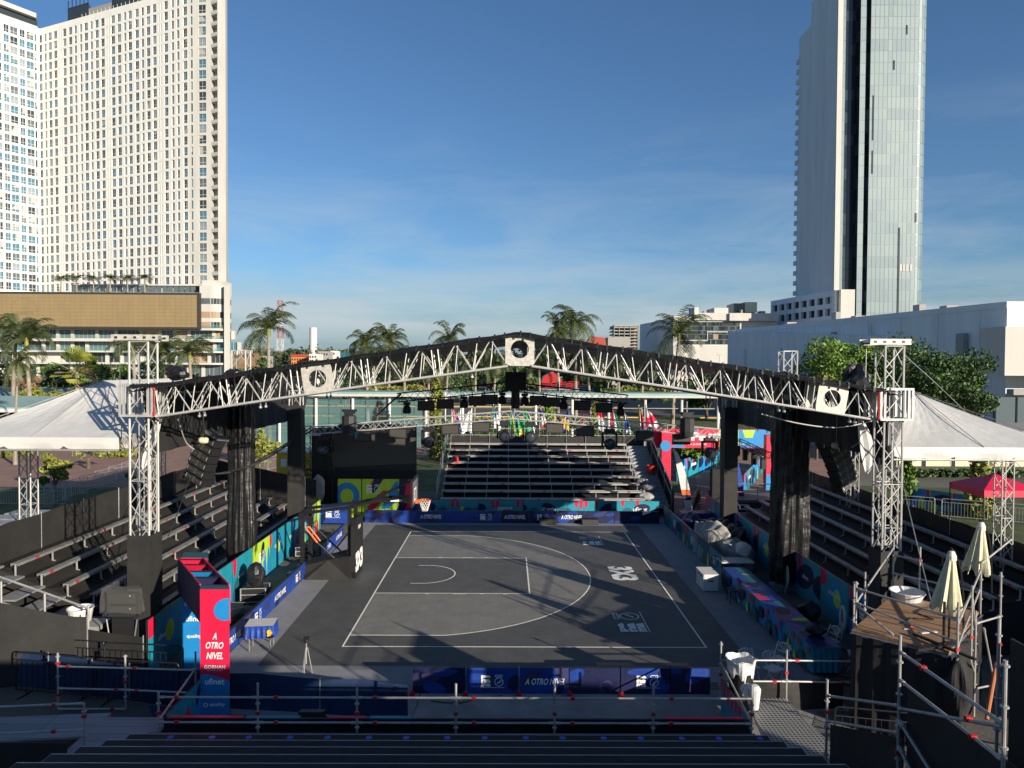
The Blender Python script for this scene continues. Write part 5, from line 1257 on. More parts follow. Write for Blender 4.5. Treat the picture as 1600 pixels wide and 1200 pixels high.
clothheap('high folds of pale tarpaulin over equipment behind the waist high boards', (9.35, 31.8, .75), (.75, 1.3, .85), 4)
clothheap('lower fold of pale tarpaulin sloping towards the camera', (9.85, 30.2, .6), (.7, 1.1, .55), 7)
clothheap('dark covered equipment beyond the pale tarpaulin', (9.9, 33.2, .7), (.7, .9, .75), 9, 'blackshiny', 'cover', 'equipment_cover')
clothheap('dark blue covered equipment at the far end of the waist high boards', (9.3, 35.6, .6), (.6, 1.2, .6), 12, 'navy', 'cover', 'equipment_cover')
clothheap('dark covered equipment against the right wall panels', (10.4, 31.8, .8), (.45, .6, .6), 14, 'blackshiny', 'cover', 'equipment_cover')
clothheap('white bag on the plain white folding table', (9.75, 28.9, 1.0), (.3, .3, .3), 15, 'white', 'bag', 'white_bag')
clothheap('black bag lying on the near printed scoring table', (8.95, 20.1, .93), (.28, .2, .14), 16, 'black', 'bag', 'black_bag')
clothheap('black bag on the floor by the folded chair', (10.3, 23.6, .3), (.35, .35, .3), 17, 'black', 'bag', 'black_bag')
clothheap('pale grey sack at the entrance of the brick walkway', (9.95, 38.6, .35), (.3, .35, .45), 18, 'tarp', 'sack', 'sack')
t = table('blue cloth table at the far end of the table side', 10.0, 37.0, 0, 1.6, .7, .9, 'royal', 'navy', None, .6)
# feather flags
def feather(label, x, y, h, w_, m='white', lean=.12, band='orange'):
    t = thing('feather_flag', label, 'banner flag', (x, y, 0)); b = MB().use('blackmetal'); b.tube((x, y, 0), (x-lean, y, h), .02, 6); b.build('pole', None, t)
    b = MB().use(m); L_ = []; R_ = []
    for k in range(13):
        q = k/12; z = .5+(h-.5)*q; wd = w_*math.sin(math.pi*min(1, .25+q*.72))**.6 if q < 1 else .02; xl = x-lean*z/h
        L_.append((xl, y-.01, z)); R_.append((xl+wd*(1 if lean > 0 else 1), y-.01, z))
    for k in range(12):
        b.use(band if k in (3,) else ('navy' if k in (2,) else m)); b.face([L_[k], R_[k], R_[k+1], L_[k+1]])
    b.build('cloth', None, t); return t
feather('white feather flag leaning beside the far grandstand stair', 10.1, 39.3, 4.05, .5, 'white', .85)
feather('white feather flag standing in front of the red totem at right', 15.9, 42.0, 4.4, .62, 'white', -.1)
feather('slim blue and red feather flag on the right side stage', 13.7, 41.0, 3.2, .3, 'royal', .35, 'red')
# LED screen with its truss tower
t = thing('led_screen', 'big dark LED screen in the far left corner of the court', 'screen', (-9.9, 40, 0))
b = MB().use('black'); b.box((-9.92, 40.0, 2.3), (-5.2, 40.35, 5.2)); b.build('cabinet', None, t)
b = MB().use('ledgrey'); b.mesh([(-9.88, 39.985, 2.75), (-5.24, 39.985, 3.0), (-5.24, 39.985, 5.0), (-9.88, 39.985, 4.72)], [(0, 1, 2, 3)]); b.build('display', None, t)
b = MB().use('blackfence'); b.box((-9.9, 39.9, 0), (-5.22, 39.95, 2.55)); b.build('base_cloth', None, t)
truss_r = thing('truss_tower', 'dark cloth-wrapped post carrying the right end of the silver light truss', 'truss tower', (11.6, 39.0, 0))
b = MB(); truss(b, (11.6, 39.0, 0), (11.6, 39.0, 4.6), .35, .35, (0, 1, 0), .025, .012, .4); b.build('lattice', 'blackmetal', truss_r)
b = MB().use('blackfab'); b.box((11.35, 38.75, 0), (11.85, 39.25, 2.9)); b.build('fabric_cover', None, truss_r)
t = thing('truss_tower', 'black lattice tower with lamps standing left of the LED screen', 'truss tower', (-10.6, 39.8, 0))
b = MB(); truss(b, (-10.25, 39.8, 0), (-10.25, 39.8, 5.1), .4, .4, (0, 1, 0), .03, .014, .4); truss(b, (-11.3, 39.8, 0), (-11.3, 39.8, 5.1), .4, .4, (0, 1, 0), .03, .014, .4); truss(b, (-11.4, 39.8, 2.5), (-10.1, 39.8, 2.5), .4, .3, (0, 0, 1), .025, .012, .4); b.build('lattice', 'blackmetal', t)
b = MB().use('black'); b.box((-11.1, 39.9, 0), (-9.95, 40.1, 5.0)); b.build('backing_cloth', None, t)
clothheap('loose grey plastic hanging in the black lattice tower', (-10.6, 39.4, 1.6), (.4, .15, .8), 21, 'tarp', 'sheeting', 'plastic_sheeting')
banner('barrier_board', 'blue padded board standing behind the hoop in the far left corner', (-10.2, 37.3, .15), (1, -.0, 0), 1.9, 1.0, 'royal', 'blueswirl', 500, (), None, (.5, .5, .8, .4), 'barrier board', .12)
# loudspeaker boxes on the floor
for i, (x, y) in enumerate(((2.2, 38.0), (4.5, 37.95))):
    t = thing('floor_speaker', 'low black wedge speaker in front of the far boards, %s one' % ('left', 'right')[i], 'loudspeaker', (x, y, 0)); b = MB().use('black'); b.prism([(x-.45, y-.2, 0), (x-.45, y+.2, 0), (x-.45, y+.2, .32), (x-.45, y-.1, .28)], (.9, 0, 0)); b.build('cabinet', None, t)
    b = MB().use('grille'); b.prism([(x-.42, y-.21, .02), (x-.42, y-.12, .26), (x-.42, y-.125, .26), (x-.42, y-.215, .02)], (.84, 0, 0)); b.build('grille', None, t)
t = thing('floor_speaker', 'black wedge speaker on the blue carpet behind the near railing', 'loudspeaker', (-4.3, 15.6, 0)); x, y = -4.3, 15.5
b = MB().use('black'); b.prism([(x-.3, y-.25, 0), (x-.3, y+.25, 0), (x-.3, y+.2, .75), (x-.3, y-.05, .8)], (.55, 0, 0)); b.build('cabinet', None, t); b = MB().use('grille'); b.box((x-.2, y-.275, .1), (x+.18, y-.255, .6)); b.build('grille', None, t)
clothheap('dark coiled cables on the blue carpet', (-5.9, 15.4, .12), (.35, .3, .12), 23, 'black', 'cables', 'cable_coil')
# ------------------------------------------------------------ closed umbrellas
def umbrella(label, x, y, z0, ztop, r0, seed):
    t = thing('closed_umbrella', label, 'umbrella', (x, y, z0), 0, 'closed cream umbrellas by the platform')
    b = MB().use('cream'); P = []; n = 40; H_ = ztop-z0-.25; rnd = random.Random(seed)
    for j in range(12):
        q = j/11; z = ztop-.02-H_*q; r = .055+r0*(q**.95)*(1 if q < .93 else .97)
        P.append([(x+r*(1+(.22*q+.04)*math.sin(a*8+seed)+.1*q*math.sin(a*5+1))*math.cos(a)-.10*q, y+r*(1+(.22*q+.04)*math.sin(a*8+seed))*math.sin(a), z-(.10*math.sin(a*8+seed+1) if j == 11 else 0)) for a in (2*math.pi*i/n for i in range(n+1))])
    b.sheet(P); b.build('canopy', None, t)
    b = MB().use('creamlight'); b.lathe((x, y, ztop-.22), [(.105, 0), (.10, .1), (.06, .2), (0, .22)], 12); b.build('cap', None, t)
    b = MB().use('blackmetal'); b.tube((x-.03, y, z0-.9), (x, y, ztop+.06), .024, 8)
    pts = [(x+.02, y+.05, ztop+.02), (x+.12, y+.06, ztop-.05), (x+.28, y+.08, ztop-.5), (x+.36, y+.1, ztop-1.1), (x+.38, y+.1, z0-.4)]; b.path(pts, .022, 6); b.build('pole', None, t)
    return t
p1 = W(1480, 860, 16.0); p2 = W(1532, 815, 18.2)
umbrella('closed cream umbrella nearer the camera over the plywood platform', p1.x+.1, p1.y, W(1480, 968, 16).z, p1.z, .235, 2)
umbrella('closed cream umbrella farther back at the platform corner', p2.x+.02, p2.y, W(1532, 905, 18.2).z, p2.z, .22, 5)
t = thing('umbrella_base', 'black crossed steel umbrella foot on the near corner of the platform', 'umbrella base', (9.65, 15.3, 2.3))
b = MB().use('blackmetal')
for a in (.3, 1.9): b.obox((9.65, 15.35, 2.36), (math.cos(a), math.sin(a), 0), (-math.sin(a), math.cos(a), 0), (0, 0, 1), 1.5, .07, .05)
b.build('cross_foot', None, t); b = MB().use('blackmetal'); b.tube((9.65, 15.35, 2.2), (9.75, 15.5, 3.3), .03, 8); b.build('socket', None, t)
clothheap('gathered black cloth hanging at the near corner of the platform', (9.75, 15.0, 1.5), (.22, .22, .75), 25, 'blackfab', 'cloth', 'cloth_bundle')
b = MB().use('housewhite'); b.obox((9.9, 16.3, 2.305), (1, .2, 0), (-.2, 1, 0), (0, 0, 1), .42, .06, .03); b.obox((9.5, 16.5, 2.305), (1, -.4, 0), (.4, 1, 0), (0, 0, 1), .12, .08, .02); setp(b.build('wood_offcut', None, None, base=(9.9, 16.3, 2.3)), 'pale wood offcuts lying on the plywood platform', 'offcuts')
# ------------------------------------------------------------ flags behind the far stand
FL = [(706, 634, ('white', 'red', 'white')), (721, 633, ('white', 'royal', 'white')), (738, 634, ('white', 'letter', 'letter')), (771, 633, ('teal', 'letter', 'letter')), (797, 638, ('green', 'yellow', 'red')), (804, 640, ('teal', 'green', 'yellow')), (818, 634, ('green', 'green', 'white')),
      (843, 634, ('royal', 'white', 'red')), (865, 632, ('yellow', 'creamlight', 'yellow')), (889, 636, ('royal', 'yellow', 'royal')), (909, 634, ('red', 'red', 'yellow')), (935, 634, ('red', 'white', 'white')), (955, 634, ('red', 'white', 'green')), (974, 638, ('white', 'royal', 'white')), (998, 634, ('yellow', 'royal', 'red')), (1009, 634, ('white', 'red', 'white'))]
FN = ['white and red', 'white and dark blue', 'plain white', 'pale blue and white', 'green yellow and red', 'teal, green and yellow', 'green and white', 'blue white and red', 'thin yellow', 'blue and yellow', 'red with yellow foot', 'red over white', 'red white and green', 'white with blue stripes', 'yellow blue and red', 'white and red narrow']
for i, (px, py, cs) in enumerate(FL):
    p = W(px, py, 48.6); t = thing('flag', '%s flag hanging limp behind the far grandstand, %s from the left' % (FN[i], ORD[i]), 'flag', (p.x, 48.6, 2.8), 0, 'national flags behind the far grandstand')
    b = MB().use('steel'); b.tube((p.x, 48.6, 2.8), (p.x, 48.6, p.z), .025, 6); b.lathe((p.x, 48.6, p.z), [(.05, 0), (.05, .05), (0, .09)], 8); b.build('pole', None, t)
    b = MB(); rnd = random.Random(i); wd = rnd.uniform(.45, .95) if i not in (8, 10) else .22; hh = rnd.uniform(1.5, 1.9); sgn = rnd.choice((-1, 1, 1)); nw = 9; nh = 8
    G_ = [[(p.x+sgn*(wd*(c/nw)*(.25+.75*(j/nh)**.6)), 48.55+.08*math.sin(c*1.4+i), p.z-.12-hh*(j/nh)*.92-.28*(c/nw)*(1-j/nh)-.10*math.sin(c*.9+i)*(j/nh)) for c in range(nw+1)] for j in range(nh+1)]
    for j in range(nh):
        for c in range(nw):
            k = int((j+c*.35)/(nh+nw*.35)*3*.999) if i % 2 else min(2, int(c/nw*3))
            if i in (11,): k = min(2, int(j/nh*3))
            b.use(cs[k]); b.face([G_[j][c], G_[j][c+1], G_[j+1][c+1], G_[j+1][c]])
    b.build('cloth', None, t)
# ------------------------------------------------------------ right side stage, gate and far banners
# printed entrance gate
t = thing('entrance_gate', 'wide printed entrance gate in red, lime and blue over the brick walkway', 'entrance gate', (11, 47.5, 0))
def gpx(px, py, D): return W(px, py, D)
Dg = 47.5
a = gpx(1021, 672, Dg); c = gpx(1240, 672, Dg); zb_ = gpx(1100, 700, Dg).z; ztp = gpx(1100, 671, Dg).z
b = MB().use('red'); b.box((a.x, Dg, zb_), (c.x, Dg+.5, ztp)); N0 = Dg-.004
def gpoly(m, pts, k=0): b.use(m); b.face([(gpx(px, py, Dg).x, N0-.003*k, gpx(px, py, Dg).z) for px, py in pts][::-1])
gpoly('lime', [(1124, 671.5), (1124, 699), (1154, 699), (1154, 671.5)]); gpoly('blue', [(1154, 671.5), (1154, 699), (1205, 699), (1205, 671.5)]); gpoly('blue', [(1048, 699), (1060, 690), (1072, 699)]); gpoly('blue', [(1078, 671.5), (1084, 680), (1090, 671.5)], 1); gpoly('lime', [(1160, 672), (1164, 684), (1176, 684), (1180, 672)], 1); gpoly('red', [(1205, 671.5), (1205, 699), (1239, 699), (1239, 671.5)], 1)
def gtext(s, px, py, wpx, hpx, m='letter', bold=.05):
    p = gpx(px, py, Dg); k = Dg/F; put_text(b, s, (p.x, N0-.008, p.z), (1, 0, 0), (0, 0, 1), wpx*k, m, 0, bold, hpx*k, .004)
gtext('Pa', 1092, 682, 24, 13); gtext('nama', 1122, 683, 30, 11); gtext('26', 1083, 681, 8, 4, 'red', .02); gtext('IV JUEGOS', 1090, 694.5, 28, 3.5, 'letter', .01); gtext('DE LA JUVENTUD', 1146, 695, 34, 3.2, 'letter', .01)
b.build('beam', None, t)
b = MB().use('red'); p = gpx(1032, 672, 47.4); q_ = gpx(1046, 716, 47.4); b.box((p.x, 46.95, 0), (q_.x, 47.35, ztp)); b.use('blue'); b.lathe((p.x+.25, 46.94, 3.3), [(0, 0), (.35, 0)], 20, 'Y'); b.build('left_pillar', None, t)
# tall red totem on the right
t = thing('red_totem', 'tall red and blue totem reading A OTRO NIVEL behind the side stage', 'totem', (16.5, 43, 0))
pa = W(1198, 680, 43); pb = W(1226, 777, 43); b = MB().use('red'); b.box((pa.x, 43, 0), (pb.x, 43.5, pa.z)); w_ = pb.x-pa.x; cx = (pa.x+pb.x)/2
b.use('blue'); b.face([(pa.x, 42.996, .02), (pb.x, 42.996, .02), (pb.x, 42.996, 1.85), (cx, 42.996, 2.0), (pa.x, 42.996, 2.0)]); b.face([(cx+.1, 42.996, pa.z), (cx+.35, 42.996, pa.z-.35), (pb.x, 42.996, pa.z-.4), (pb.x, 42.996, pa.z)])
for s_, z, wd, sh, hh in (('A', pa.z-.35, .12, .3, .22), ('OTRO', pa.z-.75, .55, .3, .25), ('NIVEL', pa.z-1.1, .52, .3, .25), ('GORNAN', pa.z-1.6, .8, 0, .15), ('ufinet', 1.7, .7, 0, .28)): put_text(b, s_, (cx+.1, 42.99, z), (1, 0, 0), (0, 0, 1), wd, 'letter', sh, .03, hh, .006)
b.build('printed_face', None, t)
# boards lining the brick walkway
def board_line(px0, py0, px1, py1, n, h, lab, seed, group):
    A_ = G(px0, py0); C_ = G(px1, py1)
    for i in range(n):
        p = A_.lerp(C_, i/n); q = A_.lerp(C_, (i+.96)/n)
        if (q-p).cross(Vector((0, 0, 1))).dot(Vector((-p.x, -p.y, 0))) < 0: p, q = q, p
        banner('printed_board', lab % ORD[i], p, q-p, (q-p).length, h, 'teal' if i % 2 else 'blue', 'wave', seed+i, [('panama', .5, .55, min(1.2, (q-p).length*.5), dict(mname='letter', shear=0, bold=.03))] if i in (0, 1) else [], group, None, 'printed board')
board_line(1057, 752, 1136, 722, 5, 1.5, 'printed board on the left side of the brick walkway, %s from the camera', 600, 'printed boards along the brick walkway')
board_line(1154, 783, 1200, 728, 5, 1.4, 'printed board on the right side of the brick walkway, %s from the camera', 620, 'printed boards along the brick walkway')
board_line(1420, 790, 1524, 806, 3, 1.15, 'printed board behind the right stand, %s from the left', 640, 'printed boards behind the right stand')
board_line(440, 790, 480, 783, 2, 1.6, 'printed board behind the hoop side grandstand, %s from the left', 650, 'printed boards behind the left stand')
# side stage with black top at right
t = thing('side_stage', 'dark side stage with handrails and steps behind the right wall panels', 'stage', (14, 40.5, 0))
b = MB().use('court_dark'); b.box((12.3, 39.6, .9), (17.5, 43.0, 1.05)); b.build('stage_top', None, t); b = MB().use('blackfence'); b.box((12.35, 39.65, 0), (17.45, 42.9, .9)); b.build('skirt', None, t)
b = MB().use('steel')
for x in (12.4, 14.2, 16.0, 17.4): b.tube((x, 39.7, 0), (x, 39.7, 2.0), .025)
for z in (1.5, 1.95): b.tube((12.4, 39.7, z), (17.4, 39.7, z), .025)
b.tube((12.2, 36.6, 1.2), (12.4, 39.7, 1.9), .025); b.tube((12.2, 36.6, .8), (12.4, 39.7, 1.5), .025); b.build('handrail', None, t)
b = MB().use('deck')
for k in range(5): b.box((12.5, 39.5-.3*k-.3, .8-.17*k), (13.6, 39.5-.3*k, .84-.17*k))
b.build('step', None, t)
t = thing('lighting_bar', 'dark slanting light bar with lamps in front of the red totem', 'lighting bar', (14.6, 38, 5)); A_ = W(1152, 690, 36); C_ = W(1200, 712, 34)
b = MB(); truss(b, A_, C_, .3, .3, (0, 0, 1), .02, .012, .3); b.build('truss_span', 'blackmetal', t)
for k in range(4): p = A_.lerp(C_, k/3.5); b = MB().use('black'); b.box((p.x-.12, p.y-.12, p.z-.75), (p.x+.12, p.y+.12, p.z-.2)); b.build('lamp', None, t)
# yellow sheds left
for i, (px0, px1, D) in enumerate(((432, 454, 44), (459, 483, 43))):
    a = W(px0, 707, D); c = W(px1, 745, D); t = thing('yellow_shed', ('left', 'right')[i]+' yellow shed beyond the black screen behind the hoop side', 'shed', (a.x, D, 0))
    b = MB().use('yellow'); b.box((a.x, D, 0), (c.x, D+2, a.z)); b.build('wall', None, t); b = MB().use('creamlight'); b.box((a.x-.15, D-.15, a.z), (c.x+.15, D+2.1, a.z+.1)); b.build('roof', None, t)
    b = MB().use('letter'); b.box((c.x-.6, D-.02, a.z-.9), (c.x-.25, D-.005, a.z-.4)); b.build('notice', None, t)
# ------------------------------------------------------------ tents
def tent(label, x0, x1, y0, y1, ze, zr_, legs, seed, val=.32):
    t = thing('marquee', label, 'tent', ((x0+x1)/2, y0, 0), 0, 'white marquees either side of the court'); xm = (x0+x1)/2; hp = 3.6
    A_, B_, C_, D_ = Vector((x0, y0, ze)), Vector((x1, y0, ze)), Vector((x1, y1, ze)), Vector((x0, y1, ze)); P_, Q_ = Vector((xm, y0+hp, zr_)), Vector((xm, y1-hp, zr_))
    b = MB().use('tentwhite')
    def slope(a, c, p, q, n=10, m=10):
        rows = []
        for j in range(m+1):
            v = j/m; l_ = a.lerp(p, v); r_ = c.lerp(q, v); rows.append([l_.lerp(r_, i/n)-Vector((0, 0, .12*math.sin(math.pi*v)*(.6+.4*math.sin(math.pi*i/n))+.004*math.sin(i*2.3+v*9)+.003*math.sin(i*4.1-v*15))) for i in range(n+1)])
        b.sheet(rows, (0, 0, -.01))
    M0 = (A_+B_)/2; M1 = (C_+D_)/2
    slope(A_, M0, P_, P_); slope(M0, B_, P_, P_); slope(B_, C_, P_, Q_, 24); slope(C_, M1, Q_, Q_); slope(M1, D_, Q_, Q_); slope(D_, A_, Q_, P_, 24)
    b.use('tarp')
    for a, c in ((M0, P_), (A_, P_), (B_, P_)): b.tube(a+Vector((0, 0, .012)), c+Vector((0, 0, .012)), .011, 4)
    b.build('roof', None, t)
    b = MB().use('tentwhite')
    for a, c in ((A_, B_), (B_, C_), (C_, D_), (D_, A_)):
        L_ = (c-a).length; n = max(12, int(L_/.12)); rows = [[], [], []]
        d = (c-a).normalized(); nr = Vector((d.y, -d.x, 0))
        for i in range(n+1):
            s_ = L_*i/n; u = (s_ % 1.75)/1.75; sc = .10*max(0, 1-abs(u-.02)*14)+.10*max(0, 1-abs(1-u+.02)*14); p = a.lerp(c, i/n)
            rows[0].append(p+Vector((0, 0, .01))); rows[1].append(p+nr*.03+Vector((0, 0, -val*.5))); rows[2].append(p+nr*(.03+.02*math.sin(s_*4))+Vector((0, 0, -val+sc)))
        b.sheet(rows, (0, 0.008, 0))
    b.build('valance', None, t)
    b = MB().use('seat_alu')
    for a, c in ((A_, B_), (B_, C_), (C_, D_), (D_, A_)):
        z = Vector((0, 0, -val-.04)); b.tube(a+z, c+z, .03, 5); L_ = (c-a).length
        for i in range(int(L_/1.1)): p = a.lerp(c, (i+.5)*1.1/L_); b.tube(p+Vector((0, 0, -val-.2)), p+Vector((0, 0, -.1)), .018, 4)
    b.build('eave_frame', None, t)
    for x, y in legs:
        b = MB(); truss(b, (x, y, 0), (x, y, ze-val), .38, .38, (0, 1, 0), .026, .013, .45); b.build('leg', 'alu_bright', t)
    return t
tent('white marquee on the left with the tower shadow across it', -16.2, -11.1, 20.2, 34, 6.38, 7.95, ((-16.3, 24.0), (-11.04, 21.6), (-16.3, 33)), 1)
tent('white marquee on the right behind the umbrellas', 11.15, 16.4, 20.2, 34, 6.22, 7.72, ((16.35, 23.0), (11.72, 21.5), (16.3, 33)), 2)
t = thing('marquee', 'end of a white side curtain at the far left edge beyond the plaza', 'tent', (-36, 46, 0)); b = MB().use('tentwhite'); P = []
for j in range(5): P.append([(-37+i*.2, 46+.08*math.sin(i*1.9), 2.9-.65*j) for i in range(14)])
b.sheet(P, (0, .02, 0)); b.build('side_curtain', None, t)
t = thing('canopy', 'dark red pop-up canopy at the right edge', 'canopy', (22.5, 33, 0)); pa = W(1588, 747, 31); z = W(1588, 768, 31).z
b = MB().use('red'); cx, cy = pa.x, 32.4; B4 = [(cx-1.3, cy-1.2, z), (cx+1.3, cy-1.2, z), (cx+1.3, cy+1.2, z), (cx-1.3, cy+1.2, z)]
for k in range(4): b.face([B4[k], B4[(k+1) % 4], (cx, cy, pa.z)]); x_, y_, z_ = B4[k]; x2, y2, z2 = B4[(k+1) % 4]; b.face([(x_, y_, z_-.3), (x2, y2, z2-.3), (x2, y2, z2), (x_, y_, z_)])
b.build('roof', None, t)
for x_, y_, z_ in B4: b = MB().use('blackmetal'); b.tube((x_, y_, 0), (x_, y_, z_), .025); b.build('leg', None, t)
# silver cases on the ground beyond the left fence
t = thing('stage_deck_stack', 'stack of silver stage decks beyond the left fence at the tent leg', 'stage decks', (-17.5, 24.6, 2.2))
for k in range(3): b = MB().use('deck'); b.box((-18.2+.1*k, 23.6+.8*k, 2.5), (-16.3+.1*k, 24.3+.8*k, 3.1+.02*k)); b.build('deck_panel', None, t)
# loose cables and small things on the ground
def floor_cable(pts, label, r=.018, m='rubber'):
    cable([Vector((x, y, r+.004)) for x, y in pts], r, label, m)
floor_cable([(-9.3, 27.5), (-9.0, 26.6), (-9.4, 25.9), (-8.6, 25.2), (-8.9, 24.0)], 'black cable winding on the ground beside the open flight case')
floor_cable([(-9.4, 30.5), (-8.7, 31.8), (-9.3, 33.0), (-8.6, 34.6), (-9.0, 36.5)], 'black cable winding on the ground behind the hoop')
floor_cable([(-8.6, 36.2), (-9.3, 35.4), (-8.8, 34.4), (-9.5, 33.6)], 'second black cable near the blue padded board in the far corner')
floor_cable([(9.6, 19.2), (10.2, 20.5), (9.9, 22.0), (10.4, 23.4), (9.8, 25.0)], 'black cable running behind the printed scoring tables')
floor_cable([(8.3, 17.6), (9.2, 18.2), (8.9, 19.2), (9.8, 18.8)], 'black cable curled near the foot of the plywood platform')
cable([Vector((9.6, 16.8, 2.32)), Vector((10.0, 17.2, 2.32)), Vector((10.5, 17.1, 2.32)), Vector((10.4, 17.6, 2.32)), Vector((10.9, 18.0, 2.32))], .015, 'thin dark cable lying on the plywood platform')
cable([Vector((-1.9, 17.6, .03)), Vector((-1.2, 17.5, .03)), Vector((-.7, 17.75, .03)), Vector((-.1, 17.9, .03))], .014, 'thin dark cable on the concrete in front of the blue boards')
for i, x in enumerate((-2.42, -1.05, .33, 1.63, 2.96)):
    t = thing('board_foot', 'dark red foot clamp under the near blue boards, %s from the left' % ORD[i], 'clamp', (x, 17.95, 0), 0, 'dark red foot clamps under the near boards'); b = MB().use('redplastic'); b.box((x-.07, 17.86, .0), (x+.07, 17.97, .10)); b.lathe((x, 17.9, .1), [(.04, 0), (.03, .05), (0, .06)], 8); b.build('clamp_body', None, t)
# ============================================================ BUILDINGS
def facade(t, A_, B_, z0, z1, cols, rows, wallm, budget, rec=.25, holes=None, th=.6, skip=None):
    """wall from A_ to B_ (xy), openings by cols [(u0,u1)] in metres along it and rows [(z0,z1)];
    returns list of window rects"""
    a = Vector((*A_, 0)); c = Vector((*B_, 0)); U = (c-a).normalized(); L_ = (c-a).length; N = Vector((U.y, -U.x, 0))
    if N.dot(-a) < 0: N = -N
    b = MB().use(wallm)
    def rect(u0, u1, za, zb__, off=0): b.face([a+U*u0+N*off+Vector((0, 0, za)), a+U*u1+N*off+Vector((0, 0, za)), a+U*u1+N*off+Vector((0, 0, zb__)), a+U*u0+N*off+Vector((0, 0, zb__))])
    cols = sorted(cols); u = 0; win = []
    for (u0, u1) in cols:
        rect(u, u0, z0, z1); z = z0
        for r_ in rows:
            if skip and skip(u0, r_): continue
            rect(u0, u1, z, r_[0]); z = r_[1]; win.append((u0, u1, r_[0], r_[1]))
            # reveals
            for (p, q) in (((u0, r_[0]), (u0, r_[1])), ((u1, r_[1]), (u1, r_[0])), ((u0, r_[0]), (u1, r_[0])), ((u1, r_[1]), (u0, r_[1]))):
                b.face([a+U*p[0]+Vector((0, 0, p[1])), a+U*q[0]+Vector((0, 0, q[1])), a+U*q[0]-N*rec+Vector((0, 0, q[1])), a+U*p[0]-N*rec+Vector((0, 0, p[1]))])
        rect(u0, u1, z, z1); u = u1
    rect(u, L_, z0, z1)
    return b, win, a, U, N
def window_mesh(b, a, U, N, w_, rec, rnd, frames=True):
    u0, u1, za, zb__ = w_; o = -N*(rec-.02)
    def q(u, z, off=0): return a+U*u+N*off+o+Vector((0, 0, z))
    m = rnd.choice(['win_dark', 'win_mid', 'win_blue', 'win_blue', 'win_mid', 'win_dark', 'win_pale'])
    b.use(m); b.face([q(u0, za), q(u1, za), q(u1, zb__), q(u0, zb__)])
    if rnd.random() < .16:
        kk = rnd.choice((.35, .6, 1)); b.use('win_curtain'); b.face([q(u0, zb__-(zb__-za)*kk, .02), q(u0+(u1-u0)*rnd.choice((.45, 1)), zb__-(zb__-za)*kk, .02), q(u0+(u1-u0)*.45, zb__, .02), q(u0, zb__, .02)])
    if frames and u1-u0 > .7:
        b.use('winframe'); um = (u0+u1)/2; zm = za+(zb__-za)*.36; f = .055
        for (p0, p1, q0, q1) in ((um-f, um+f, za, zb__), (u0, u1, zm-f, zm+f), (u0, u0+f, za, zb__), (u1-f, u1, za, zb__)):
            b.face([q(p0, q0, .05), q(p1, q0, .05), q(p1, q1, .05), q(p0, q1, .05)])
# ---- hotel
t = thing('hotel_tower', 'tall cream slab hotel in two angled wings with hundreds of windows', 'building', (-120, 215, 0))
DA, DB, DC = 207.0, 233.0, 222.0
pA = W(296, 300, DA); pB = W(64, 300, DB); pC = W(-14, 300, DC)
zroofB = W(64, 45, DB).z; ZR = zroofB; Z0 = 26.0; FH = 3.12
nfl = 31; rows_ = [(ZR-1.9-FH*(k+1)+.50, ZR-1.9-FH*(k+1)+2.85) for k in range(nfl)][::-1]
rows_ = [r_ for r_ in rows_ if r_[0] > Z0+1]
rndw = random.Random(11)
allwin = []
def u_of(px, A_, B_):   # parameter along wall A->B seen at pixel column px
    d = ray(px, 560); k = d.x/d.y; a = Vector((A_.x, A_.y)); e = Vector((B_.x, B_.y))-a
    s = (k*a.y-a.x)/(e.x-k*e.y); return s*e.length
def cols_from(lst, A_, B_):
    o = []
    for px, w_ in lst: w_ *= 1.22; u = u_of(px, A_, B_); o.append((u-w_/2, u+w_/2))
    return [c for c in o if c[0] > .15]
colsR = cols_from([(291.5, 1.25), (280.5, .85), (272.3, .85), (262, 1.25), (254.3, .3), (250.8, .3), (244.2, 1.3), (234.5, 1.3), (225.8, .9), (217, 1.3), (206.3, 1.3), (198.5, .85), (189.5, 1.35), (180, 1.35), (173.6, .3), (170, .3), (164, 1.35), (155, 1.35), (146.6, .95), (138.3, 1.4), (130.3, .9), (122, 1.0), (114, 1.35), (105, 1.35), (99.5, .3), (96.4, .3), (90.8, 1.35), (82.5, 1.35), (75.2, .9), (67.6, 1.35)], pA, pB)
b, win, a_, U_, N_ = facade(t, (pA.x, pA.y), (pB.x, pB.y), Z0, ZR, colsR, rows_, 'hotelwall', 0)
allwin += [(w_, a_, U_, N_) for w_ in win]
# left wing
colsL = cols_from([(60.3, .5), (52, 1.7), (39.8, 1.2), (27, 1.7), (15, 1.2), (3, 1.2), (-8, 1.2)], pB, pC)
b2, win, a_, U_, N_ = facade(t, (pB.x, pB.y), (pC.x, pC.y), Z0, ZR, colsL, rows_, 'hotelwall', 0)
allwin += [(w_, a_, U_, N_) for w_ in win]
b.build('wall', None, t); b2.build('wall', None, t)
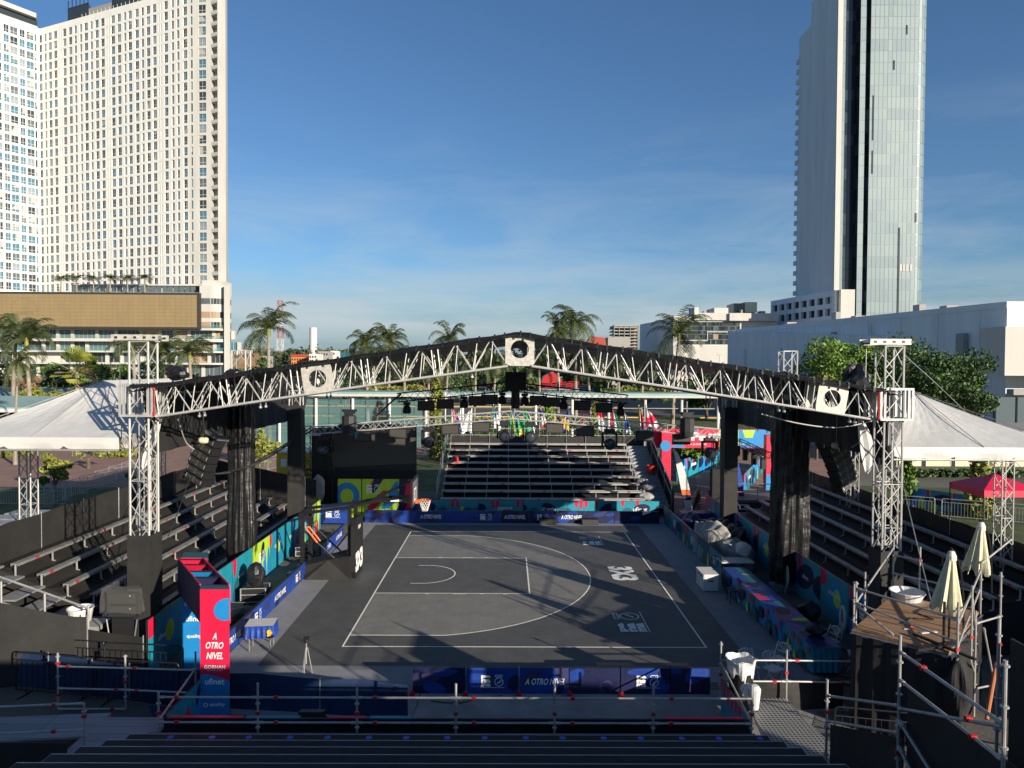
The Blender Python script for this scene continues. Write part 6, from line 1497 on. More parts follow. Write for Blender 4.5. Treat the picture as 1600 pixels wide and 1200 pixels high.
# right end: flat face, balcony bay and pier
pD = W(331, 300, DA-1.0); pE = W(345, 300, DA+1.0); pF = W(358, 300, DA+.5)
cols = cols_from([(301.5, .5), (318, 1.85)], pA, pD)
b, win, a_, U_, N_ = facade(t, (pA.x, pA.y), (pD.x, pD.y), Z0, ZR+6, cols, rows_, 'hotelwhite', 0)
allwin += [(w_, a_, U_, N_) for w_ in win]
b.use('hotelwhite'); bk = 14
qc = W(338, 300, pD.y+bk); b.prism([(pD.x, pD.y+1.8, Z0), (pE.x+.6, pD.y+1.8, Z0), (qc.x, pD.y+bk, Z0), (pD.x-4, pD.y+bk, Z0)], (0, 0, ZR+6-Z0)); qb = W(356, 300, pD.y+bk); b.prism([(pE.x+.3, pD.y-.8, 12), (pF.x, pD.y-.8, 12), (qb.x, pD.y+bk, 12), (pE.x-3, pD.y+bk, 12)], (0, 0, ZR-6)); b.box((pD.x-.3, pD.y+.05, Z0), (pD.x, pD.y+1.9, ZR+6))
b.build('wall', None, t)
for k, r_ in enumerate(rows_):
    z = r_[0]-.75; bb_ = MB().use('hotelwhite'); x0_, x1_ = pD.x-.4, pE.x+.2
    bb_.prism([(x0_-.5, pD.y+.4, z), (x1_+.3, pD.y-1.0, z), (x1_+.3, pD.y+1.8, z), (x0_-.5, pD.y+1.8, z)], (0, 0, .3))
    bb_.use('winframe'); bb_.prism([(x0_-.5, pD.y+.35, z+.3), (x1_+.3, pD.y-1.05, z+.3), (x1_+.3, pD.y-.97, z+.3), (x0_-.5, pD.y+.43, z+.3)], (0, 0, .75))
    bb_.use('win_mid'); bb_.box((x1_-1.1, pD.y+1.76, z+.3), (x1_-.1, pD.y+1.79, z+2.5)); bb_.build('balcony', None, t)
allwin.sort(key=lambda q_: (q_[1]+q_[2]*q_[0][0]).length-(q_[0][1]-q_[0][0])*8)
rest = MB()
for i, (w_, a_, U_, N_) in enumerate(allwin):
    if i < 100: b = MB(); window_mesh(b, a_, U_, N_, w_, .25, rndw); b.build('window', None, t)
    else: window_mesh(rest, a_, U_, N_, w_, .25, rndw)
o = rest.build('window', None, t); o['kind'] = 'stuff'
# top works
b = MB().use('roofred'); q = W(64, 45, DB)
b.use('hotelwhite'); xx = [W(0, 22, 224), W(60, 40, 231)]
b.prism([(pB.x-.3, pB.y-.5, ZR), (pC.x, pC.y-.5, ZR), (pC.x-4, pC.y+8, ZR), (pB.x-4, pB.y+8, ZR)][::-1], (0, 0, .5)); b.use('hotelwhite'); b.prism([(pB.x-.2, pB.y-1.2, ZR+3.0), (pC.x+.5, pC.y-1.8, ZR+3.0), (pC.x-4, pC.y+8, ZR+3.0), (pB.x-6, pB.y+8, ZR+3.0)][::-1], (0, 0, 1.4))
b.use('win_dark'); b.prism([(pB.x-1, pB.y+.4, ZR+.5), (pC.x, pC.y+.6, ZR+.5), (pC.x-4, pC.y+7, ZR+.5), (pB.x-5, pB.y+7, ZR+.5)][::-1], (0, 0, 2.5)); b.build('roof_terrace', None, t)
def along(f, off=2.0): v = pB.lerp(pA, f); return Vector((v.x-.2*off, v.y+off, 0))
b = MB().use('housegrey')
for f0, f1, h, m in ((.02, .16, .8, 'bush_brown'), (.19, .34, 5.2, 'win_dark'), (.34, .52, 3.2, 'housegrey'), (.5, .98, 7.0, 'win_dark')):
    a, c = along(f0), along(f1); b.use(m); b.prism([(a.x, a.y, ZR), (c.x, c.y, ZR), (c.x-3, c.y+8, ZR), (a.x-3, a.y+8, ZR)], (0, 0, h))
b.use('winframe')
for i in range(26): v = along(.3+i*.027, 1.2); b.tube((v.x, v.y, ZR), (v.x, v.y, ZR+1.6), .07, 4)
for i in range(6): v = along(.2+i*.028, 1.5); b.use('black'); b.tube((v.x, v.y, ZR+5), (v.x, v.y, ZR+7.2), .12, 4)
b.build('rooftop_works', None, t)
# ---- podium of the hotel
b = MB().use('hotelwall')
for e0, e1 in ((pA, pB), (pB, pC)):
    e0_, e1_ = Vector((e0.x, e0.y, 0)), Vector((e1.x, e1.y, 0)); u_ = (e1_-e0_).normalized(); n_ = Vector((u_.y, -u_.x, 0)); n_ = -n_ if n_.dot(-e0_) < 0 else n_
    b.prism([e0_-n_*.6-u_*0+Vector((0, 0, 1)), e1_-n_*.6+Vector((0, 0, 1)), e1_-n_*11+Vector((0, 0, 1)), e0_-n_*11+Vector((0, 0, 1))], (0, 0, ZR-1.4))
b.build('building_core', None, t)
t = thing('hotel_podium', 'white curved podium with terraces and shop floors under the hotel', 'building', (-100, 198, 0))
DP = 198.0; xr = W(352, 500, DP).x; x1p = W(312, 500, DP).x
def zpx(py, D=DP, px=330): return W(px, py, D).z
def roundplan(x0_, xr_, y0_, r_, y1_, off=0.0, n=8):
    pts = [(x0_, y0_-off)]
    for k in range(n+1): a = -math.pi/2+math.pi/2*k/n; pts.append((min(xr_, xr_-r_+(r_+off)*math.cos(a)), y0_+r_+(r_+off)*math.sin(a)))
    pts.append((xr_, y0_+r_+.2)); return pts
xL = -185.0
def slab(za, zb__, off, m='hotelwhite', name='floor_slab', x0_=xL, par=None):
    b = MB().use(m); P = roundplan(x0_, xr, DP, 4.0, DP+10, off); pts = P+[(xr-4, DP+10), (x0_, DP+10)]
    b.prism([(x, y, za) for x, y in pts], (0, 0, zb__-za)); return b.build(name, None, par or t)
# upper (plain) part with three window bands at the corner
bands = [(427.5+20, 456), (466, 475), (487, 496.5), (503, 512.5)]
ztop_ = zpx(457.3)
slab(zpx(516), ztop_, 0, name='wall'); slab(ztop_, zpx(446), 0, name='wall', x0_=x1p)
for (p0, p1) in ((466, 475), (487, 496.5), (503, 512.5)):
    za, zb__ = zpx(p1), zpx(p0)
    b = MB(); P = roundplan(x1p+.3, xr-.0, DP, 4.0, DP+6, .06)
    for (xa, ya), (xb_, yb) in zip(P, P[1:]):
        n = max(1, int(((xb_-xa)**2+(yb-ya)**2)**.5/1.7))
        for i in range(n):
            u0, u1 = (i+.06)/n, (i+.94)/n; b.use(rndw.choice(['win_dark', 'win_mid', 'glass_dark', 'board'] if p0 > 480 else ['win_dark', 'win_mid']))
            b.face([(xa+(xb_-xa)*u0, ya+(yb-ya)*u0, za), (xa+(xb_-xa)*u1, ya+(yb-ya)*u1, za), (xa+(xb_-xa)*u1, ya+(yb-ya)*u1, zb__), (xa+(xb_-xa)*u0, ya+(yb-ya)*u0, zb__)])
    b.build('window', None, t)
# lower storeys: slabs with recessed shopfronts
lev = [516, 530, 548.5, 567, 592]; slabs = [(513.5, 516.5), (530, 534.5), (549, 551.5), (567, 570)]
for (p0, p1) in slabs: slab(zpx(p1), zpx(p0), 1.2)
b = MB().use('hotelwhite')
for (p0, p1) in ((534.5, 549), (516.5, 530), (551.5, 567), (570, 596)):
    za, zb__ = zpx(p1), zpx(p0); x = xL; y_ = DP+1.6
    while x < xr-3:
        w_ = rndw.choice((3.2, 4.5, 6.0)); k = rndw.random()
        m = rndw.choice(['win_dark', 'win_mid', 'board', 'win_dark', 'bush_brown', 'paneglass', 'glass1', 'win_blue'] if p0 < 540 else ['win_dark', 'win_mid', 'win_dark', 'board', 'hotelwhite'])
        b.use(m); b.box((x, y_, za), (x+w_, y_+.1, zb__)); b.use('hotelwhite'); b.box((x+w_, y_-.5, za), (x+w_+.9, y_+.3, zb__)); b.use('winframe')
        for i in range(1, int(w_/1.2)): b.box((x+i*1.2-.04, y_-.03, za), (x+i*1.2+.04, y_-.005, zb__))
        x += w_+.9
b.build('shopfront', None, t)
b = MB().use('paneglass')
for (p0, p1) in slabs[:3]:
    z = zpx(p0); P = roundplan(xL, xr, DP, 4.0, DP+6, 1.1)
    for (xa, ya), (xb_, yb) in zip(P, P[1:]): b.face([(xa, ya, z), (xb_, yb, z), (xb_, yb, z+1.0), (xa, ya, z+1.0)])
b.build('balustrade', None, t)
b = MB().use('hotelwhite'); b.prism([(xr-.1, DP-.6, 0), (W(361, 560, DP).x, DP-.6, 0), (W(361, 560, DP+9).x, DP+9, 0), (xr-3, DP+9, 0)], (0, 0, zpx(446))); b.build('corner_pier', None, t)
b = MB().use('win_mid'); x = W(112, 440, DP+3).x
while x < W(305, 440, DP+3).x: b.box((x, DP+3, ztop_), (x+1.4, DP+3.1, zpx(445))); x += 1.6
b.use('hotelwhite'); b.box((W(112, 440, DP+3).x, DP+2.6, zpx(445)), (W(312, 440, DP+3).x, DP+9, zpx(443))); b.box((W(312, 440, DP).x, DP+1.5, ztop_), (W(342, 440, DP).x, DP+9, zpx(437))); b.build('terrace_pavilion', None, t)
# big gold billboard
t = thing('billboard', 'huge gold billboard with dark frame and faint SANDS lettering on the podium', 'billboard', (-120, 195, 20)); DG = 195.5
a = W(-30, 513, DG); c = W(311.5, 457.5, DG); zt1 = W(311, 457.5, DG).z; zb1 = W(311, 514.5, DG).z
b = MB().use('screenframe'); b.box((a.x, DG, zb1), (c.x, DG+1.2, zt1)); b.build('frame', None, t)
b = MB().use('goldscreen'); x0g, x1g = a.x, W(308, 500, DG).x; z0g, z1g = W(308, 511.3, DG).z, W(308, 461, DG).z; b.face([(x0g, DG-.06, z0g), (x1g, DG-.06, z0g), (x1g, DG-.06, z1g), (x0g, DG-.06, z1g)])
b.use('goldmark'); x = x0g
while x < x1g: b.face([(x, DG-.08, z0g), (x+.07, DG-.08, z0g), (x+.07, DG-.08, z1g), (x, DG-.08, z1g)]); x += 1.45
for i in range(1, 9): z = z0g+(z1g-z0g)*i/9; b.face([(x0g, DG-.085, z), (x1g, DG-.085, z), (x1g, DG-.085, z+.06), (x0g, DG-.085, z+.06)])
p = W(38, 489, DG); put_text(b, 'SANDS', (p.x, DG-.09, p.z), (1, 0, 0), (0, 0, 1), 5.0, 'goldmark', 0, .02, 1.0, .02)
p = W(38, 486, DG); put_text(b, 'THE', (p.x, DG-.09, p.z+.9), (1, 0, 0), (0, 0, 1), 1.2, 'goldmark', 0, .0, .35, .02)
b.use('goldmark')
for k in range(36): aa = 2*math.pi*k/36; b.obox((p.x+3.6*math.cos(aa), DG-.1, p.z+3.6*math.sin(aa)), (math.cos(aa), 0, math.sin(aa)), (-math.sin(aa), 0, math.cos(aa)), (0, 1, 0), .35, .2, .02)
b.build('display', None, t)
# ---- right glass tower
t = thing('office_tower', 'tall tower with blank grey side wall and pale glass front on the right', 'building', (107, 230, 0)); DT = 230.0
xw = W(1306, 300, DT).x; Df = 261.0; xtop = W(1246, 60, Df)
zt_far = xtop.z; zt_ = zt_far
b = MB().use('towerwall'); b.box((xw, DT+.6, 0), (xw+1.4, Df, zt_)); b.box((xw+1.4, DT+6, 0), (xw+20, Df, zt_)); b.box((xw+.5, DT+.6, zt_), (xw+1.4, Df-9, zt_+8)); b.box((xw+1.4, DT+6, zt_), (xw+20, Df-9, zt_+8)); 
b.use('hotelwhite'); b.box((xw-.15, DT-.1, W(1306, 455, DT).z), (xw+1.5, DT+.59, zt_+8)); b.build('wall', None, t)
z = 36
while z < zt_-6: b = MB().use('towerwall'); b.box((xw-.55, Df-.3, z), (xw+.2, Df+1.3, z+1.6)); b.build('rear_balcony', None, t); z += 3.7
def curtain(name, plan, z0, z1, fh, mats, par, seed, jit=True):
    rnd = random.Random(seed); b = MB(); z = z0
    while z < z1:
        for (xa, ya), (xb_, yb) in zip(plan, plan[1:]):
            L_ = ((xb_-xa)**2+(yb-ya)**2)**.5; n = max(1, int(L_/1.35)); i = 0
            while i < n:
                w_ = min(n-i, rnd.choice((1, 2, 3, 4))); m = rnd.choice(mats)
                for q in range(w_):
                    u0, u1 = (i+q+.03)/n, (i+q+.97)/n; b.use(m)
                    b.face([(xa+(xb_-xa)*u0, ya+(yb-ya)*u0, z+.12), (xa+(xb_-xa)*u1, ya+(yb-ya)*u1, z+.12), (xa+(xb_-xa)*u1, ya+(yb-ya)*u1, z+fh-.1), (xa+(xb_-xa)*u0, ya+(yb-ya)*u0, z+fh-.1)])
                i += w_
        z += fh
    # backing mullions
    b.use('mullion' if mats[0] == 'glass0' else mats[2])
    for (xa, ya), (xb_, yb) in zip(plan, plan[1:]):
        nn = Vector((yb-ya, -(xb_-xa), 0)).normalized()*.06
        b.face([(xa-nn.x, ya-nn.y, z0), (xb_-nn.x, yb-nn.y, z0), (xb_-nn.x, yb-nn.y, z1+fh*.5), (xa-nn.x, ya-nn.y, z1+fh*.5)])
    return b.build(name, None, par)
gx = lambda px, D=DT: W(px, 300, D).x
FT = 3.68; zg0 = 5; zg1 = zt_+12
curtain('glass_strip', [(gx(1312.5), DT+.5), (gx(1319), DT+.5)], zg0, zg1, FT, ['glass1', 'glass4', 'glass4'], t, 1)
curtain('dark_glass', [(gx(1319), DT+.5), (gx(1321), DT+3), (gx(1340), DT+3), (gx(1341), DT+.2)], zg0, zt_+3, FT, ['glass_dark', 'win_dark', 'glass_dark'], t, 2)
curtain('glass_strip', [(gx(1341), DT+.2), (gx(1350), DT+.2)], zg0, zg1, FT, ['glass0', 'glass1', 'glass3', 'glass2'], t, 3)
curtain('dark_glass', [(gx(1350), DT+.2), (gx(1350.5), DT+1.5), (gx(1355), DT+1.5), (gx(1355.5), DT-.5)], zg0, zg1, FT, ['win_dark', 'glass_dark', 'win_mid'], t, 4)
plan = [(gx(1355.5), DT-.5), (gx(1430), DT-.5)]; xe = gx(1449.5); r_ = xe-plan[-1][0]
for k in range(1, 7): aa = math.pi/2*k/6; plan.append((plan[1][0]+r_*math.sin(aa), DT-.5+r_*(1-math.cos(aa))))
plan.append((xe, DT+22)); curtain('curtain_wall', plan, zg0, zg1, FT, ['glass0', 'glass1', 'glass2', 'glass3', 'glass4'], t, 5)
def slot(x, z0_, z1_, m='win_dark', hw=.25): b = MB().use(m); b.box((x-hw, DT-.62, z0_), (x+hw, DT-.53, z1_)); b.build('dark_slot' if m == 'win_dark' else 'bright_pane', None, t)
slot(gx(1404.5), 20, W(1404, 356, DT).z, 'win_dark', .3)
for a0, a1__ in ((W(1361, 220, DT).z, W(1361, 150, DT).z), (W(1361, 272, DT).z, W(1361, 236, DT).z)): slot(gx(1361), a0, a1__)
for px, py in ((1411, 55), (1392, 110), (1430, 348)): z = W(px, py, DT).z; slot(gx(px), z, z+3)
for px in (1408, 1413, 1418, 1424): z = W(px, 424, DT).z; slot(gx(px), z, z+2.2, 'hotelwhite', .35)
b = MB().use('board'); b.box((gx(1318), DT-.1, zt_+4), (gx(1342), DT+.4, zt_+13)); b.build('upper_cladding', None, t); b = MB().use('hotelwhite'); x0_, x1_ = gx(1313), gx(1335); b.box((x0_, DT-1.5, 0), (x1_, DT-.0, W(1320, 453, DT).z)); b.build('lower_block', None, t)
# parking podium with dark openings left of the tower
t = thing('parking_block', 'low grey parking block with rows of dark openings at the foot of the tower', 'building', (95, 225, 0)); DQ = 228
b = MB(); xa = W(1203, 500, 268); 
A_ = Vector((xw-.3, 229, 0)); B_ = Vector((W(1204, 500, 268).x, 268, 0)); L_ = (B_-A_).length; zc = W(1312, 453, 229).z
cols = [(L_*(.04+.12*k), L_*(.04+.12*k)+L_*.085) for k in range(8)]; rws = [(zc-12.2, zc-9.9), (zc-8.2, zc-5.8), (zc-4.2, zc-1.9)]
bw, win, a_, U_, N_ = facade(t, (A_.x, A_.y), (B_.x, B_.y), 0, zc, cols, rws, 'mallwall', 0, 1.0)
bw.use('mallwall'); bw.face([(A_.x, A_.y, zc), (B_.x, B_.y, zc), (B_.x+12, B_.y+2, zc), (A_.x+5, A_.y+2, zc)]); bw.build('wall', None, t)
b = MB().use('glass_dark')
for (u0, u1, za, zb__) in win: b.face([a_+U_*u0-N_*.95+Vector((0, 0, za)), a_+U_*u1-N_*.95+Vector((0, 0, za)), a_+U_*u1-N_*.95+Vector((0, 0, zb__)), a_+U_*u0-N_*.95+Vector((0, 0, zb__))])
b.build('opening', None, t)
# ---- mall wall on the right
t = thing('mall_building', 'long low white mall building with blank shaded wall on the right', 'building', (65, 100, 0)); ZM = 18.2
pn = W(1574, 471, 100); pf = W(1150, 514, 174)
b = MB().use('mallwall'); nx = Vector((pf.x-pn.x, pf.y-pn.y, 0)).normalized(); ZM = pn.z; ZF = pf.z
b.prism([(pn.x, pn.y, 0), (pn.x+60, pn.y+0, 0), (pf.x+60, pf.y+10, 0), (pf.x, pf.y, 0)], (0, 0, ZM-.9)); b.build('wall', None, t)
b = MB().use('mallwall'); nr = Vector((nx.y, -nx.x, 0)); nr = -nr if nr.x > 0 else nr
b.prism([(pn.x+nr.x*.1, pn.y-.05, ZM-.9), (pn.x+60, pn.y-.05, ZM-.9), (pf.x+60, pf.y+10, ZM-.9), (pf.x+nr.x*.1, pf.y, ZM-.9)], (0, 0, .9)); b.build('parapet', None, t)
b = MB().use('mallwall')
l0 = Vector((pf.x, pf.y, 0)); l1 = l0.lerp(Vector((pn.x, pn.y, 0)), .72)
za = W(1150, 517, 172).z; zb2 = 8.44+(577.5-524)*l1.y/F
P = [l0+nr*2.2, l1+nr*2.2, l1+nr*.1, l0+nr*.1]
b.mesh([(P[0].x, P[0].y, 0), (P[1].x, P[1].y, 0), (P[2].x, P[2].y, 0), (P[3].x, P[3].y, 0), (P[0].x, P[0].y, za), (P[1].x, P[1].y, zb2), (P[2].x, P[2].y, zb2), (P[3].x, P[3].y, za)], [(0, 1, 5, 4), (4, 5, 6, 7), (1, 2, 6, 5), (0, 4, 7, 3)])
for f in (.15, .42, .68): p = (l0+nr*2.2).lerp(l1+nr*2.2, f); b.box((p.x-.4, p.y-.5, 0), (p.x+.1, p.y+.5, zb2-1))
b.build('lower_wall', None, t)
b = MB().use('housegrey'); p = Vector((pn.x, pn.y, 0)).lerp(l0, .10); b.box((p.x-.7, p.y-1.2, 0), (p.x+.0, p.y+.6, ZM-4.2)); p = Vector((pn.x, pn.y, 0)).lerp(l0, .5); b.box((p.x-.5, p.y-.7, ZM-6), (p.x+.1, p.y+.7, ZM-2.5)); b.build('pilaster', None, t)
b = MB().use('hotelwhite'); x0_ = W(1563, 520, 96).x; b.box((x0_, 95, W(1580, 587, 95).z), (x0_+40, 100.2, W(1580, 510, 95).z)); b.use('housegrey'); b.box((x0_+3.2, 94.93, W(1580, 587, 95).z), (x0_+3.35, 94.99, W(1580, 511, 95).z)); b.box((pn.x-.05, 99.9, ZM-4.2), (pn.x+50, 99.97, ZM-3.6)); b.build('front_block', None, t)
b = MB().use('win_mid'); x0_ = W(1558, 620, 97).x; b.box((x0_, 97.5, 0), (x0_+30, 97.8, W(1580, 620, 97.5).z)); b.use('glass_dark')
for i in range(10): b.box((x0_+i*3, 97.4, 0), (x0_+i*3+.2, 97.5, W(1580, 620, 97.5).z))
b.use('housegrey'); b.box((x0_+2, 96.6, W(1580, 617, 97).z), (x0_+30, 98, W(1580, 608, 97).z)); b.build('shop_glass', None, t)
# dark glazed hall under the right trees
t = thing('glass_hall', 'low hall with dark glazing in tree shade behind the right marquee', 'building', (45, 62, 0)); b = MB().use('win_dark'); xa = W(1390, 720, 62).x; xb_ = xa+32; zt2 = W(1500, 700, 62).z+1.2
b.box((xa, 62, 0), (xb_, 70, zt2)); b.build('wall', None, t)
b = MB().use('cream')
for i in range(12): b.box((xa+.6+i*2.6, 61.95, zt2-3.4), (xa+2.8+i*2.6, 61.99, zt2-1.7))
b.build('window', None, t); b = MB().use('housegrey'); b.box((xa-1, 61, zt2), (xb_+1, 71, zt2+.4)); b.build('roof', None, t)
# ---- white mid-distance building
t = thing('white_building', 'white office block with a long dark glazed band beyond the palms', 'building', (55, 250, 0)); D_ = 250
def bxp(b, px0, py0, px1, py1, D, dep, zmin=None): a = W(px0, py1, D); c = W(px1, py0, D); b.box((a.x, D, a.z if zmin is None else zmin), (c.x, D+dep, c.z))
b = MB().use('hotelwhite'); bxp(b, 1052, 541, 1215, 560, 248, 20, 0); bxp(b, 1085, 489, 1140, 500, 252, 20); bxp(b, 1116, 481, 1138, 489, 254, 10); bxp(b, 1085, 480, 1092, 489, 254, 8); bxp(b, 1140, 489.5, 1215, 501, 251, 20); bxp(b, 1052, 495, 1215, 548, 253, 30, 0); b.build('wall', None, t)
b = MB().use('mallwall'); p0 = W(1000, 500, 290); p1 = W(1052, 497, 252.9); zz = p1.z
b.prism([(p0.x, 290, 0), (p1.x, 252.9, 0), (p1.x+2, 290, 0)], (0, 0, W(1040, 497, 253).z)); b.build('side_wall', None, t)
b = MB()
for i in range(38):
    for j, (pa_, pb_) in enumerate(((503, 509), (509.5, 516), (516.5, 522), (522.5, 530), (530.5, 538))):
        px0 = 1060+i*2.6; 
        if px0 > 1155 or (j >= 3 and px0 > 1150): continue
        a = W(px0, pb_, 252.8); c = W(px0+2.4, pa_, 252.8); b.use(rndw.choice(['win_dark', 'win_mid', 'win_dark', 'glass_dark']) if not (j == 3 and 20 < i < 24) else 'board'); b.face([(a.x, 252.8, a.z), (c.x, 252.8, a.z), (c.x, 252.8, c.z), (a.x, 252.8, c.z)])
b.build('window_band', None, t)
b = MB().use('winframe'); bxp(b, 1105, 518, 1155, 519, 252.6, .1); bxp(b, 1105, 518, 1106, 532, 252.55, .1); bxp(b, 1060, 531.5, 1105, 532.5, 252.6, .1); b.build('frame_line', None, t)
b = MB().use('cream'); bxp(b, 1164, 472, 1183, 488, 256, 8); b.use('win_dark'); bxp(b, 1146, 474, 1164, 488, 256, 8); b.build('roof_house', None, t)
t = thing('concrete_shell', 'unfinished concrete building frame left of the white office block', 'building', (38, 260, 0)); b = MB().use('housegrey')
for k in range(8): bxp(b, 959, 511+k*5, 998, 512.4+k*5, 262, 12)
for px in (959, 967, 975, 984, 997): bxp(b, px, 509, px+1.2, 560, 261.8, .5, 0)
bxp(b, 960, 508, 998, 510, 262, 12); b.use('win_dark'); bxp(b, 960, 510, 985, 556, 266, 6, 0); b.use('board'); bxp(b, 986, 512, 996, 556, 265, 2, 0); b.build('frame', None, t)
b = MB().use('housegrey'); bxp(b, 950, 527, 985, 556, 240, 8, 0); setp(b.build('low_house', None, None, base=(38, 240, 0)), 'plain grey low house in front of the concrete frame', 'house')
b = MB().use('roofred'); a = W(905, 540, 235); c = W(950, 528, 235); b.prism([(a.x, 235, a.z-3), (c.x, 235, a.z-3), (c.x-1, 235, c.z), (a.x+4, 235, c.z+.6)], (0, 6, 0)); setp(b.build('red_roof', None, None, base=(a.x, 235, a.z-3)), 'dull red roof just right of the truss peak', 'roof')
# far small houses, water tower, mast
def house(px0, py0, px1, D, m, label, roof=None, wins=0):
    t = thing('far_house', label, 'house', W((px0+px1)/2, py0, D)); ROOTM[t.name] = Matrix.Translation(t.location)
    b = MB().use(m); bxp(b, px0, py0, px1, 600, D, 8, 0); b.build('wall', None, t)
    if roof: b = MB().use(roof); bxp(b, px0-1, py0-3, px1+1, py0, D-.5, 9); b.build('roof', None, t)
    if wins:
        b = MB().use('win_dark'); n = int((px1-px0)/4)
        for i in range(n):
            for j in range(wins): bxp(b, px0+1+i*4, py0+3+j*6, px0+2.8+i*4, py0+6+j*6, D-.2, .1)
        b.build('window', None, t)
house(455, 557, 483, 300, 'houseorange', 'orange house with red roof behind the big palm', 'roofred', 2)
house(483, 553, 497, 292, 'housewhite', 'white house under the water tower', None, 2)
house(497, 549, 513, 310, 'housegrey', 'grey house right of the water tower', None, 1)
house(516, 548, 525, 320, 'housewhite', 'narrow pale house among the far trees', None, 1)
house(366, 545, 384, 300, 'housewhite', 'pale house just right of the hotel', 'housegrey', 2)
house(362, 552, 400, 280, 'bush_brown', 'brown house right of the hotel foot', None, 1)
house(527, 551, 540, 330, 'darkteal', 'dark green roofed house left of the twin palms', None, 0)
house(400, 556, 418, 330, 'housegrey', 'low grey house behind the left side of the big palm', None, 1)
t = thing('water_tower', 'white cylindrical water tower on the skyline', 'water tower', W(489.5, 548, 340)); p = W(489.5, 548, 340); zt3 = W(489.5, 512, 340).z
b = MB().use('housewhite'); b.lathe((p.x, 340, p.z), [(0, 0), (1.75, 0), (1.75, zt3-p.z), (0, zt3-p.z+.2)], 20); b.build('tank', None, t, smooth=False)
b = MB().use('housewhite'); b.lathe((p.x, 340, 0), [(1.4, 0), (1.4, p.z)], 12); b.build('shaft', None, t)
t = thing('telecom_mast', 'thin red and white lattice telecom mast on the skyline', 'mast', W(438, 560, 420)); p = W(438, 562, 420); ztm = W(438, 470, 420).z
for k in range(6):
    b = MB(); za = p.z*.2+(ztm-p.z*.2)*k/6; zb__ = p.z*.2+(ztm-p.z*.2)*(k+1)/6; w0 = 3.2-.15*k; truss(b, (p.x, 420, za), (p.x, 420, zb__), w0, w0, (0, 1, 0), .16, .1, 3.0, False, 4); b.build('mast_section', 'housewhite' if k % 2 == 0 else 'roofred', t)

# ============================================================ WALKWAYS BEHIND
t = thing('glass_walkway', 'covered walkway with pale roof, white posts and green glass panes behind the far stand', 'covered walkway', (0, 72, 0)); DW = 72
x0w, x1w = W(382, 620, DW).x, W(1120, 620, DW).x; zw = W(800, 613, DW).z
b = MB().use('roofteal'); b.box((x0w, DW-1.2, zw-.25), (x1w, DW+4, zw)); b.use('hotelwhite'); b.box((x0w, DW-1.25, zw-.45), (x1w, DW-1.15, zw-.22)); b.build('roof', None, t)
n = 13
for i in range(n+1): x = x0w+(x1w-x0w)*i/n; b = MB().use('white'); b.tube((x, DW-.5, 0), (x, DW-.5, zw-.3), .14, 8); b.build('post', None, t)
for i in range(n):
    if i >= 5: 
        continue
    xa = x0w+(x1w-x0w)*i/n; xb_ = x0w+(x1w-x0w)*(i+1)/n; b = MB().use('paneglass')
    for k in range(3): u0, u1 = xa+(xb_-xa)*(k+.03)/3, xa+(xb_-xa)*(k+.97)/3; b.box((u0, DW-.3, .3), (u1, DW-.27, zw-.6))
    b.build('glass_pane', None, t)
b = MB().use('steel'); b.box((x0w, DW-.35, 2.2), (x1w, DW-.3, 2.28)); b.box((x0w, DW-.35, zw-1.6), (x1w, DW-.3, zw-1.52)); b.build('glazing_bar', None, t)
for i, (px0, px1, pyt, D, yb) in enumerate(((-30, 215, 606, 92, 0), (-30, 90, 620, 74, 1))):
    t = thing('covered_walkway', ['long pale green canopy roof beyond the left marquee', 'nearer pale green canopy roof at the left edge'][i], 'covered walkway', (-60, D, 0))
    a = W(px0, pyt, D); c = W(px1, pyt, D); b = MB().use('roofteal'); zt4 = W(60, pyt, D).z
    b.prism([(a.x, D-2.8, zt4-1.2), (a.x, D-2.8, zt4-.95), (a.x, D+2, zt4), (a.x, D+2, zt4-.25)], (c.x-a.x, 0, 0)); b.use('white'); b.box((a.x, D-2.85, zt4-1.45), (c.x, D-2.78, zt4-1.1)); b.build('roof', None, t)
    for k in range(8): x = a.x+(c.x-a.x)*(k+.5)/8; b = MB().use('white'); b.tube((x, D-1, 0), (x, D-1, zt4-1), .13, 6); b.build('post', None, t)
# pedestrian ramp with red rails
t = thing('pedestrian_bridge', 'pale pedestrian ramp with orange red railings beyond the roof', 'footbridge', (0, 176, 0)); DBr = 176
xa, xb_ = W(560, 600, DBr).x, W(905, 600, DBr).x; b = MB().use('concrete_pale'); z = W(700, 606, DBr).z; b.box((xa, DBr, z-.9), (xb_, DBr+3, z)); xc = W(850, 600, 165).x; b.box((W(830, 600, 165).x, 164, 1.5), (W(895, 600, 165).x, 167, W(860, 610, 165).z)); b.build('deck', None, t)
for x in [xa+(xb_-xa)*k/9 for k in range(10)]: b = MB().use('concrete_pale'); b.box((x-.4, DBr+1, 0), (x+.4, DBr+1.8, z-.9)); b.build('pier', None, t)
b = MB().use('roofred'); b.cur = 0; b.use('redplastic')
for zz_ in (.5, .9, 1.3): b.box((xa, DBr-.05, z+zz_), (xb_, DBr+.05, z+zz_+.1))
x = xa
while x < xb_: b.box((x, DBr-.06, z), (x+.12, DBr+.06, z+1.4)); x += 1.3
for (pxa, pya, pxb, pyb, D) in ((828, 602, 905, 595, 168), (825, 609, 900, 606, 160)):
    a, c = W(pxa, pya, D), W(pxb, pyb, D)
    for k in range(3): b.tube(a-Vector((0, 0, .45*k)), c-Vector((0, 0, .45*k)), .08, 4)
b.build('railing', None, t)
